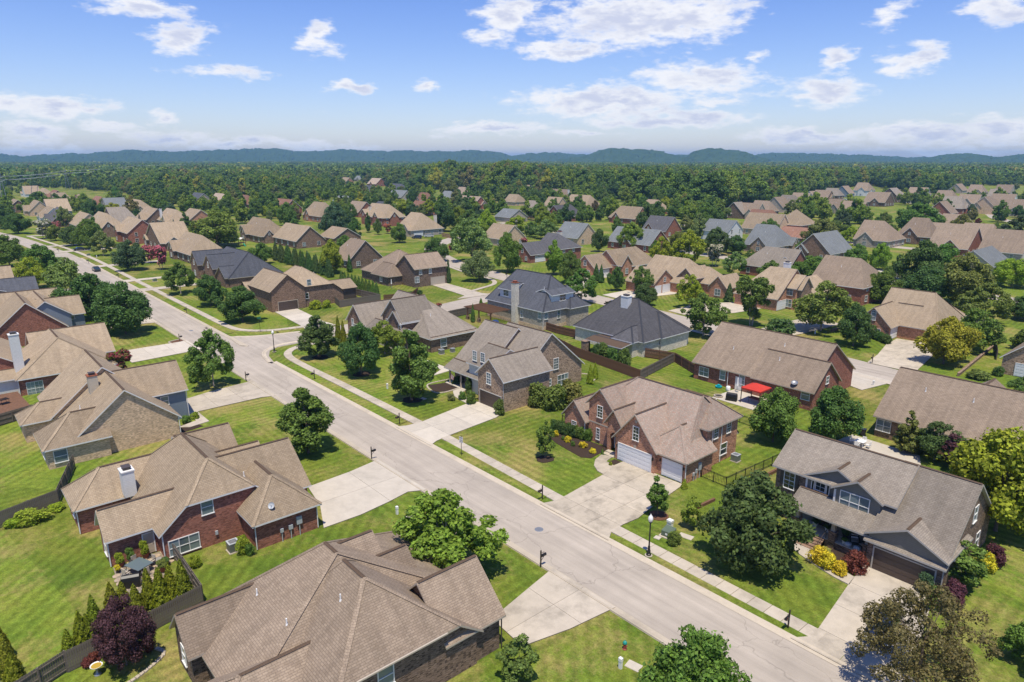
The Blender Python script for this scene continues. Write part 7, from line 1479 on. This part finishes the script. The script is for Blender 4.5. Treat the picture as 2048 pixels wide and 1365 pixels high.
# edging stones, one by one
def stones(pts, label, size=.34):
    P_ = np.array(smooth(pts, 5)); seg = np.linalg.norm(np.diff(P_, axis=0), axis=1); cum = np.concatenate([[0], np.cumsum(seg)]); o = thing('stone_edging', (*pts[0], 0), label, 'edging'); ms = []
    for k in range(3):
        b = MB(); rg = random.Random(k); t = [(rg.uniform(.4, .5) * sx, rg.uniform(.3, .45) * sy) for sx, sy in ((-1, -1), (1, -1), (1, 1), (-1, 1))]; b.poly([(p[0] * .85, p[1] * .85, .5) for p in t])
        for i in range(4): a = t[i]; c_ = t[(i + 1) % 4]; b.poly([(*a, 0), (*c_, 0), (*c_, .4), (*a, .4)]); b.poly([(*a, .4), (*c_, .4), (c_[0] * .85, c_[1] * .85, .5), (a[0] * .85, a[1] * .85, .5)])
        ms.append(b.mesh('stone', ['stone_edge']))
    for i in range(int(cum[-1] / (size * 1.02))):
        d_ = (i + .5) * size * 1.02; x = np.interp(d_, cum, P_[:, 0]); y = np.interp(d_, cum, P_[:, 1]); x2 = np.interp(d_ + .1, cum, P_[:, 0]); y2 = np.interp(d_ + .1, cum, P_[:, 1]); link('stone', ms[i % 3], o, (x - pts[0][0], y - pts[0][1], 0), math.atan2(y2 - y, x2 - x), (size, size, size * .8))
stones([(-.4, -43), (-.6, -40), (-2, -37.4), (-3.2, -37.6)], 'curved stone edging below the purple plum'); stones([(-41.6, 18.2), (-41.7, 13.6), (-38, 12.2), (-36.7, 13.6), (-37.1, 17.4)], 'pale stone edging round the bed by the winding path'); stones([(-99.7, -8.1), (-98.7, -10.7), (-95.7, -10.1)], 'pale edging round the mailbox bed'); stones([(-31, 35.5), (-28, 37.6), (-25.5, 36.4), (-25, 33.5)], 'edging of the round back patio bed')
# bird bath
x, y = G(196, 1349); o = thing('bird_bath', (x, y, 0), 'white pedestal bird bath with a yellowish basin on the back lawn', 'bird bath')
b = MB(); b.lathe([(.24, 0), (.24, .06), (.12, .14), (.09, .4), (.12, .6), (.2, .66)], 14); obj(b, 'pedestal', ['grey_metal'], o, smooth=True); b = MB(); b.lathe([(.1, .64), (.36, .72), (.42, .80), (.40, .80), (.33, .74), (.0, .72)], 18); obj(b, 'basin', ['pvc'], o, smooth=True)
b = MB(); b.lathe([(.34, .755), (0, .756)], 18); m = Mat('basin_water'); m.col((.45, .30, .03), .1, .5); MT['basin'] = m.m; obj(b, 'water', ['basin'], o)
# flagstone patio of the red brick house
o = tag(prism(ccw([(-17.2, -37.6), (-17.4, -30.8), (-15.3, -33.4), (-13.4, -33.9), (-10.9, -35.8), (-12.2, -38.0)]), 0, .05, 'joint', 'patio'), 'irregular flagstone patio behind the red brick house', 'patio', None, 'structure')
rr_ = random.Random(4); pal = []
for k, c_ in enumerate(((.34, .27, .20), (.27, .26, .25), (.40, .31, .22), (.30, .20, .15))): pal.append(plain(f'flagstone_{k}', c_, .85, .2, 0, .2, 3))
px_, py_ = -17.2, -37.9; poly = [(-17.2, -37.6), (-17.4, -31.8), (-13.4, -33.9), (-10.9, -35.8), (-12.2, -38.0)]
def inside(x, y, pg):
    r_ = False; j = len(pg) - 1
    for i in range(len(pg)):
        if (pg[i][1] > y) != (pg[j][1] > y) and x < (pg[j][0] - pg[i][0]) * (y - pg[i][1]) / (pg[j][1] - pg[i][1]) + pg[i][0]: r_ = not r_
        j = i
    return r_
for i in range(9):
    for j in range(9):
        cx, cy = -17.0 + i * .72 + (j % 2) * .3, -37.7 + j * .72
        if not inside(cx, cy, poly): continue
        q = [(cx + .36 * math.cos(a) * rr_.uniform(.8, 1.05), cy + .36 * math.sin(a) * rr_.uniform(.8, 1.05)) for a in [k * 2 * math.pi / 6 + rr_.uniform(-.2, .2) for k in range(6)]]
        MT['tmp'] = pal[rr_.randrange(4)]; s_ = prism([(p[0] - cx, p[1] - cy) for p in q], 0, .075, 'tmp', 'flagstone', o); s_.location = (cx, cy, 0)
def table(x, y, rz, label, w=.75, d_=.5, mat='grey_metal', top='glass_dark'):
    o = thing('patio_table', (x, y, .07), label, 'table', None, rz); b = MB(); b.box(-w, w, -d_, d_, .70, .74); obj(b, 'table_top', [top], o)
    for sx in (-1, 1):
        for sy in (-1, 1): b = MB(); b.tube([(sx * (w - .08), sy * (d_ - .08), 0), (sx * (w - .12), sy * (d_ - .12), .70)], .025, 6); obj(b, 'leg', [mat], o)
def chair(x, y, rz, label, mat='bronze', seat='trim_tan', group=None):
    o = thing('patio_chair', (x, y, .07), label, 'chair', group, rz); b = MB(); b.box(-.25, .25, -.25, .25, .40, .46); obj(b, 'seat', [seat], o); b = MB(); b.box(-.25, .25, .22, .27, .46, .95); obj(b, 'backrest', [seat], o)
    for sx in (-1, 1):
        for sy in (-1, 1): b = MB(); b.tube([(sx * .23, sy * .23, 0), (sx * .23, sy * .23, .42)], .02, 5); obj(b, 'leg', [mat], o)
        b = MB(); b.box(sx * .27 - .03, sx * .27 + .03, -.22, .24, .62, .66); obj(b, 'armrest', [mat], o)
table(-15.0, -35.9, .4, 'glass-topped patio table on the flagstones', .95, .75, 'bronze', 'glass')
for k, (dx, dy, rz) in enumerate(((-1.2, 0, 1.57 + .4), (1.2, .2, -1.57 + .4), (-.3, 1.1, .4), (.3, -1.1, 3.14 + .4))): chair(-15.0 + dx, -35.9 + dy, rz, ['patio chair at the wall end of the glass table', 'patio chair by the terracotta pot', 'patio chair facing the brick corner', 'patio chair beside the covered grill'][k], group='chairs round the glass patio table')
def grill(x, y, rz, label, s_=1.0):
    b = MB(); b.lathe([(.0, 0)], 8); b = MB(); w, d_ = .75 * s_, .35 * s_
    pr = [(-d_, 0), (-d_ * 1.05, .7 * s_), (-d_ * .8, 1.0 * s_), (-d_ * .3, 1.15 * s_), (d_ * .4, 1.12 * s_), (d_ * .9, .9 * s_), (d_, 0)]
    xs = [-w, -w * .92, w * .92, w]; sc = [.86, 1, 1, .86]
    for i in range(3):
        for k in range(len(pr) - 1): b.poly([(xs[i], pr[k][0] * sc[i], pr[k][1] * sc[i]), (xs[i], pr[k + 1][0] * sc[i], pr[k + 1][1] * sc[i]), (xs[i + 1], pr[k + 1][0] * sc[i + 1], pr[k + 1][1] * sc[i + 1]), (xs[i + 1], pr[k][0] * sc[i + 1], pr[k][1] * sc[i + 1])])
    b.poly([(xs[0], p[0] * .86, p[1] * .86) for p in pr]); b.poly([(xs[3], p[0] * .86, p[1] * .86) for p in pr][::-1]); tag(obj(b, 'covered_grill', ['black'], None, (x, y, .05), rz), label, 'grill')
grill(-13.0, -37.0, 1.2, 'barbecue grill under a black cover by the arborvitae'); grill(-4.6, 44.4, .3, 'barbecue grill under a black cover by the red canopy', 1.1)
def pot(x, y, label, r_=.25, mat='terracotta', col='lime', h_=.9):
    o = thing('potted_plant', (x, y, .06), label, 'potted plant'); b = MB(); b.lathe([(r_ * .7, 0), (r_, r_ * 1.5), (r_ * 1.12, r_ * 1.5), (r_ * 1.12, r_ * 1.75), (r_ * .95, r_ * 1.7), (0, r_ * 1.6)], 12); obj(b, 'pot', [mat], o); cr = PROTO['shrub'][0][0]; q = link('foliage', cr, o, (0, 0, r_ * 1.5), 0, (r_ * 1.5, r_ * 1.5, h_ * .55)); q.color = (*COLS[col], 1)
for (x, y, lab, r_, mt, c_, h_) in ((-16.9, -37.0, 'leafy plant in a dark pot at the patio corner', .3, 'terracotta', 'lime', 1.1), (-17.0, -36.1, 'darker plant in a grey pot against the wall', .3, 'grey_metal', 'mid', 1.2), (-17.0, -34.9, 'tall lime plant in a pot by the back door', .3, 'terracotta', 'lime', 1.5), (-16.1, -37.4, 'small yellow flowers in a low bowl', .2, 'bronze', 'gold', .5), (-13.6, -34.3, 'orange flowers in a big terracotta pot', .36, 'terracotta', 'olive', .7), (-14.6, -33.8, 'empty-looking black tub near the downspout', .28, 'black', 'dark', .3)): pot(x, y, lab, r_, mt, c_, h_)
# porch furniture
h_ = .78
def lounge(x, y, rz, label):
    o = thing('porch_chair', (x, y, h_), label, 'chair', None, rz); b = MB(); b.box(-.36, .36, -.36, .36, .1, .42); b.box(-.36, .36, .28, .4, .42, .8); b.box(-.42, -.36, -.36, .4, .1, .6); b.box(.36, .42, -.36, .4, .1, .6); obj(b, 'frame', ['black'], o); b = MB(); b.box(-.34, .34, -.34, .28, .42, .52); obj(b, 'seat_cushion', ['grey_metal'], o); b = MB(); b.box(-.3, .3, .14, .27, .52, .9)
    for k in range(5): b.box(-.27 + k * .12, -.23 + k * .12, .13, .14, .53, .89)
    q = obj(b, 'pillow', ['pvc'], o); q.rotation_euler = (R(-12), 0, 0)
lounge(25.9, 15.9, .5, 'black porch armchair with a striped pillow by the window'); lounge(26.9, 15.7, -.5, 'black porch armchair with a striped pillow by the garage wall')
for (x, y, lab) in ((25.6, 15.2, 'striped round ottoman on the porch floor'), (26.5, 15.1, 'second striped ottoman near the garage wall')):
    b = MB(); b.lathe([(.22, 0), (.32, .06), (.34, .2), (.30, .34), (0, .38)], 14); tag(obj(b, 'ottoman', ['grey_box'], None, (x, y, h_), smooth=True), lab, 'ottoman')
pot(24.9, 16.3, 'dark bushy plant on the porch by the window', .3, 'black', 'dark', 1.0); pot(25.2, 15.3, 'white pot on the porch beside the pier', .2, 'pvc', 'mid', .4); pot(21.9, 16.4, 'white pot left of the dark front door', .25, 'pvc', 'dark', .5); pot(23.2, 16.2, 'white pot right of the dark front door', .25, 'pvc', 'dark', .5)
for q in list(COL.objects)[-30:]:
    if q.name.startswith('potted_plant') and q.get('label', '').find('porch') >= 0 or q.get('label', '').find('front door') >= 0: q.location.z = h_
# red canopy on the ranch patio
tag(prism(ccw([(-7.4, 43.4), (-.2, 43.2), (.3, 49.4), (-7.2, 49.4)]), 0, .08, 'conc_new', 'patio'), 'concrete patio under the red canopy', 'patio', None, 'structure')
m = Mat('red_canvas'); m.col(m.mix(1.0, (.50, .045, .030), m.ramp(m.noise(m.obj, 2, 4, .6), [(.3, .9), (.7, 1.1)]), 'MULTIPLY'), .8, .2); MT['red_canvas'] = m.m
o = thing('patio_canopy', (-1.7, 46.2, .08), 'red fabric patio canopy on dark posts behind the ranch house', 'canopy'); a = 1.6
b = MB(); top = (0, 0, 3.15)
cs = [(-a, -a, 2.45), (a, -a, 2.45), (a, a, 2.45), (-a, a, 2.45)]
for i in range(4): p_, q_ = cs[i], cs[(i + 1) % 4]; b.poly([p_, q_, top]); b.poly([(p_[0], p_[1], 2.25), (q_[0], q_[1], 2.25), q_, p_])
obj(b, 'canvas_top', ['red_canvas'], o)
for sx in (-1, 1):
    for sy in (-1, 1): b = MB(); b.box(-.05, .05, -.05, .05, 0, 2.45); obj(b, 'post', ['bronze'], o, (sx * (a - .08), sy * (a - .08), 0))
table(-1.7, 46.2, 0, 'dark wooden table under the red canopy', .9, .6, 'bronze', 'wood_brown')
def umbrella(x, y, label, mat='pvc'):
    o = thing('folded_umbrella', (x, y, .06), label, 'parasol'); b = MB(); b.lathe([(.26, 0), (.26, .08), (.03, .1)], 12); b.tube([(0, 0, .08), (0, 0, 2.5)], .025, 6); obj(b, 'pole', ['grey_metal'], o); b = MB(); b.lathe([(.05, .95), (.18, 1.05), (.13, 1.5), (.09, 2.2), (.02, 2.5)], 10); obj(b, 'canopy', [mat], o)
umbrella(-6.2, 48.6, 'folded white parasol by the ranch house window'); umbrella(-73, -41.0, 'folded pale parasol on the white-chimney deck'); umbrella(-121.5, 55.5, 'folded cream parasol on the dark brown house patio')
b = MB(); b.lathe([(.33, 0), (.36, .08), (.36, .62), (.28, .74), (.12, .78), (0, .78)], 16); tag(obj(b, 'gas_tank', ['pvc'], None, (-7.6, 48.3, 0), smooth=True), 'fat white tank standing by the ranch house wall', 'tank')
o = thing('fire_pit', (-6.9, 44.4, 0), 'round stone fire pit on the ranch lawn', 'fire pit'); b = MB(); b.box(-.12, .12, -.09, .09, 0, .3); ms = b.mesh('stone', ['stone_edge'])
for k in range(16): a_ = k * math.pi / 8; link('stone', ms, o, (.62 * math.cos(a_), .62 * math.sin(a_), 0), a_ + math.pi / 2)
b = MB(); b.lathe([(.55, .12), (0, .12)], 14); obj(b, 'ash_bed', ['black'], o)
m = Mat('toy_teal'); m.col((.01, .35, .40), .4, .4); MT['teal'] = m.m
b = MB(); b.lathe([(.4, 0), (.52, .1), (.55, .3), (.5, .3), (.3, .2), (0, .2)], 14); b.box(-.2, .2, -.2, .2, .2, .55); tag(obj(b, 'water_table', ['teal'], None, (-9.4, 48.4, 0)), 'teal plastic water table toy by the brick wall', 'toy')
# wheelie bins
m = Mat('bin_green'); m.col((.005, .20, .11), .5, .4); MT['bin'] = m.m
def binn(x, y, rz, mat, label):
    o = thing('wheeled_bin', (x, y, 0), label, 'bin', None, rz); b = MB(); q0, q1 = .24, .31
    c0 = [(-q0, -q0), (q0, -q0), (q0, q0), (-q0, q0)]; c1 = [(-q1, -q1), (q1, -q1), (q1, q1), (-q1, q1)]
    for i in range(4): j = (i + 1) % 4; b.poly([(*c0[i], .06), (*c0[j], .06), (*c1[j], .98), (*c1[i], .98)])
    obj(b, 'body', [mat], o); b = MB(); b.box(-q1 - .03, q1 + .03, -q1 - .05, q1 + .03, .98, 1.05); obj(b, 'lid', [mat], o)
    for sx in (-1, 1): b = MB(); b.tube([(sx * .25, q0, .12), (sx * .31, q0, .12)], .12, 10); obj(b, 'wheel', ['tire'], o)
binn(-61.2, -39.2, .5, 'bin', 'green wheeled bin by the plain gable back wall'); binn(-62.3, -38.6, .5, 'black', 'black wheeled bin next to the green one'); binn(13.9, 45.6, .2, 'bin', 'green wheeled bin at the corner of the brown roof house'); binn(14.6, 45.4, .2, 'black', 'black bin at the corner of the brown roof house')
# raised deck by the white chimney
o = tag(prism(ccw([(-79.0, -47), (-79.0, -38), (-67.6, -37.2), (-65.6, -43)]), 0, .9, 'wood_brown', 'deck'), 'raised wooden deck with table behind the white-chimney house', 'deck')
table(-73.5, -40.2, .3, 'dark patio table on the raised deck', .6, .6, 'bronze', 'glass_dark')
for q in COL.objects:
    if q.get('label') in ('dark patio table on the raised deck', 'folded pale parasol on the white-chimney deck'): q.location.z = .9
# pergola
o = thing('pergola', (-71, 49.8, 0), 'brown wooden pergola beside the white painted chimney', 'pergola')
for sx in (-4.2, 0, 4.2):
    b = MB(); b.box(-.12, .12, -.12, .12, 0, 2.7); obj(b, 'post', ['wood_brown'], o, (sx, -2.2, 0)); b = MB(); b.box(-.3, .3, -.3, .3, 0, 1.0); obj(b, 'pier', ['stone'], o, (sx, -2.2, 0))
for sy in (-2.3, 2.3): b = MB(); b.box(-4.8, 4.8, -.06, .06, 2.7, 2.95); obj(b, 'beam', ['wood_brown'], o, (0, sy, 0))
b = MB(); b.box(-.05, .05, -2.9, 3.0, 2.95, 3.1); pm = b.mesh('rafter', ['wood_brown'])
for k in range(26): link('rafter', pm, o, (-4.7 + k * .376, 0, 0))
m = Mat('tarp_blue'); m.col((.03, .08, .25), .6, .3); MT['tarp'] = m.m
b = MB(); b.lathe([(.8, 0), (.85, .5), (.6, .8), (0, .9)], 12); tag(obj(b, 'covered_hot_tub', ['tarp'], None, (-67.5, 49.5, 0)), 'blue covered tub under the pergola', 'hot tub')
x, y = G(1183, 716); b = MB(); b.box(-.5, .5, -.5, .5, 0, 2.3); b.box(-.58, .58, -.58, .58, 2.3, 2.42); tag(obj(b, 'stone_pillar', ['stone'], None, (-37.9, 47.2, 0)), 'field-stone pillar beside the covered patio', 'pillar')
# play frame by the stone-based house
x, y = G(485, 492); o = thing('play_frame', (x, y, 0), 'wooden play frame with a pale canopy by the broad oak', 'play frame')
for sx in (-1.4, 1.4):
    for sy in (-1, 1): b = MB(); b.box(-.08, .08, -.08, .08, 0, 3.0); obj(b, 'post', ['wood_brown'], o, (sx, sy, 0))
b = MB(); b.box(-1.5, 1.5, -1.1, 1.1, 1.3, 1.4); obj(b, 'platform', ['wood_brown'], o); b = MB(); b.poly([(-1.7, -1.2, 2.9), (1.7, -1.2, 2.9), (1.7, 0, 3.5), (-1.7, 0, 3.5)]); b.poly([(1.7, 1.2, 2.9), (-1.7, 1.2, 2.9), (-1.7, 0, 3.5), (1.7, 0, 3.5)]); obj(b, 'canopy', ['pvc'], o); b = MB(); b.poly([(1.4, -.3, 1.35), (3.6, -.3, .1), (3.6, .3, .1), (1.4, .3, 1.35)]); obj(b, 'slide', ['bin'], o)
# white patio set behind the porch house
tag(prism(ccw([(12.5, 37.5), (13.5, 44.8), (22, 44.2), (24, 39), (20, 36.5)]), 0, .06, 'conc_new', 'patio'), 'pale concrete patio behind the porch house', 'patio', None, 'structure')
table(15.8, 41.6, 0, 'white table on the pale back patio', .6, .6, 'pvc', 'pvc')
for k, (dx, dy, rz) in enumerate(((-1, 0, 1.57), (1, 0, -1.57), (0, 1, 0), (0, -1, 3.14))): chair(15.8 + dx, 41.6 + dy, rz, 'white patio chair round the white table', 'pvc', 'pvc', 'white patio chairs')
# basement-side flag
o = thing('porch_flag', (-37.4, 16.0, 1.9), 'faded red and white striped flag hanging at the buff house porch', 'flag'); b = MB(); b.tube([(0, 0, 0), (-.3, -.6, .7)], .02, 5); obj(b, 'pole', ['bronze'], o)
for k in range(7):
    b = MB(); b.poly([(-.3 + .0, -.6 + k * .09, .7 - k * .10), (-.3, -.6 + (k + 1) * .09, .7 - (k + 1) * .10), (-.32, -.6 + (k + 1) * .09 - .1, -.2 - (k + 1) * .06), (-.32, -.6 + k * .09 - .1, -.2 - k * .06)]); obj(b, 'stripe', ['hyd_red' if k % 2 == 0 else 'pvc'], o)
# ------------------------------------------------------------------ cars
def car(x, y, rz, paint, label, s_=1.0, suv=False):
    o = thing('car', (x, y, .1), label, 'car', None, rz); hh = 1.15 if suv else 1.0
    prof = [(-2.3, .30), (-2.35, .62), (-2.2, .86), (-1.35, .95), (-.75, 1.40 * hh), (.75, 1.45 * hh), (1.55, .98), (2.15, .92), (2.33, .72), (2.33, .32)]
    if suv: prof[6:8] = [(2.0, 1.42 * hh), (2.28, .95)]
    b = MB(); W_ = .92
    def wd(z): return W_ if z < .95 else W_ - (z - .95) * .42
    for (a, c_) in zip(prof, prof[1:]): b.poly([(a[0], -wd(a[1]), a[1]), (c_[0], -wd(c_[1]), c_[1]), (c_[0], wd(c_[1]), c_[1]), (a[0], wd(a[1]), a[1])][::-1])
    b.poly([(p[0], -wd(p[1]), p[1]) for p in prof][::-1]); b.poly([(p[0], wd(p[1]), p[1]) for p in prof]); b.poly([(-2.3, -W_, .3), (2.33, -W_, .3), (2.33, W_, .3), (-2.3, W_, .3)])
    obj(b, 'body', [paint], o)
    g = lambda p: obj(p, 'window', ['glass_dark'], o)
    t = prof
    for (i, j) in ((3, 4), (5, 6)):
        a, c_ = t[i], t[j]; lerp = lambda f: (a[0] + (c_[0] - a[0]) * f, a[1] + (c_[1] - a[1]) * f); p0, p1 = lerp(.12), lerp(.9); off = .012 * (-1 if i == 3 else 1)
        b = MB(); b.poly([(p0[0] + off, -wd(p0[1]) + .08, p0[1] + .012), (p1[0] + off, -wd(p1[1]) + .08, p1[1] + .012), (p1[0] + off, wd(p1[1]) - .08, p1[1] + .012), (p0[0] + off, wd(p0[1]) - .08, p0[1] + .012)][::-1]); g(b)
    for sg in (-1, 1):
        for (x0, x1, x2, x3) in ((-1.1, -.1, -.1, -.68), (.0, 1.25, .72, .0)):
            b = MB(); q = [(x0, sg * (wd(1.0) + .008), 1.0), (x1, sg * (wd(1.0) + .008), 1.0), (x2, sg * (wd(1.34 * hh) + .008), 1.34 * hh), (x3, sg * (wd(1.34 * hh) + .008), 1.34 * hh)]; b.poly(q if sg < 0 else q[::-1]); g(b)
    for sx in (-1.42, 1.42):
        for sg in (-1, 1):
            b = MB(); b.tube([(sx, sg * .72, .33), (sx, sg * .935, .33)], .33, 14); wq = obj(b, 'wheel', ['tire'], o); b = MB(); b.tube([(sx, sg * .93, .33), (sx, sg * .945, .33)], .2, 10); obj(b, 'rim', ['grey_metal'], wq)
    for sg in (-1, 1):
        b = MB(); b.box(-2.37, -2.32, sg * .75 - .15, sg * .75 + .15, .62, .74); obj(b, 'headlight', ['pvc'], o); b = MB(); b.box(2.31, 2.36, sg * .75 - .15, sg * .75 + .15, .68, .8); obj(b, 'tail_light', ['hyd_red'], o)
x, y = G(160, 502); car(x, y, R(95), 'car_dark', 'dark blue saloon car on the far driveway across the pavement')
x, y = G(200, 542); car(x, y - 1.0, 0, 'car_teal', 'dark teal car parked at the kerb behind the leafy tops')
x, y = G(139, 568); car(x, y, R(90), 'car_silver', 'white car half hidden by lime green trees')
car(-122, -14, R(90), 'car_dark', 'dark car on the driveway behind the big street maples')
x, y = G(834, 478); car(x, y, R(40), 'car_dark', 'dark blue car before the white garage of the greige house', suv=True); x, y = G(858, 475); car(x, y, R(60), 'car_silver', 'silver car beside the dark blue one')
x, y = G(486, 433); car(x, y, 0, 'car_silver', 'pale blue car glimpsed by the rust-brown roof')
x, y = G(1688, 402); car(x, y, R(30), 'car_silver', 'white car at the end of the far row', suv=True); x, y = G(1702, 400); car(x, y, R(30), 'car_silver', 'second white car at the end of the far row')
car(*G(1765, 1268), R(97), 'car_dark', 'dark car under the bronze-leaved tree', suv=True)
x, y = G(2003, 442); car(x, y, R(20), 'hyd_red', 'red car by the turning circle')
x, y = G(1352, 528); car(x, y, R(10), 'car_dark', 'blue car behind the orange brick hip roof')
x, y = G(1200, 598); car(-62, 84, R(172), 'car_dark', 'dark car on the second street behind the charcoal roof')
# ------------------------------------------------------------------ power line
pol = []
for (u, v) in ((-160, 386), (0, 353), (130, 342), (265, 332.5), (467, 324.5)):
    x, y = G(u, v, 22.0); pol.append((x, y))
ws = []
for i, (x, y) in enumerate(pol):
    o = thing('pylon', (x, y, 0), ['pylon', 'pylon nearest the far-left houses', 'pylon between the far-left fields', 'pylon before the left wood', 'lattice pylon standing below the ridge'][i] if i else 'steel pylon at the start of the power line', 'pylon')
    for sx in (-1, 1):
        for sy in (-1, 1): b = MB(); b.tube([(sx * 2, sy * 2, 0), (sx * .5, sy * .5, 19), (sx * .3, sy * .3, 25)], .13, 4); obj(b, 'leg', ['grey_metal'], o)
    for z in (19, 22): b = MB(); b.tube([(-5 * math.cos(2.3), -5 * math.sin(2.3), z), (5 * math.cos(2.3), 5 * math.sin(2.3), z)], .16, 4); obj(b, 'cross_arm', ['grey_metal'], o)
for k, (off, z) in enumerate(((-4.5, 22), (4.5, 22), (-4.5, 19), (4.5, 19))):
    b = MB()
    pts = []
    for (p_, q_) in zip(pol, pol[1:]):
        for j in range(8):
            t = j / 8; pts.append((p_[0] + (q_[0] - p_[0]) * t + off * math.cos(2.3), p_[1] + (q_[1] - p_[1]) * t + off * math.sin(2.3), z - 6 * 4 * t * (1 - t) * .25))
    b.tube(pts, .11, 4, 0, False); tag(obj(b, 'power_cable', ['grey_box']), ['upper power cable on the wood side', 'upper power cable on the street side', 'lower power cable on the wood side', 'lower power cable on the street side'][k], 'cable')
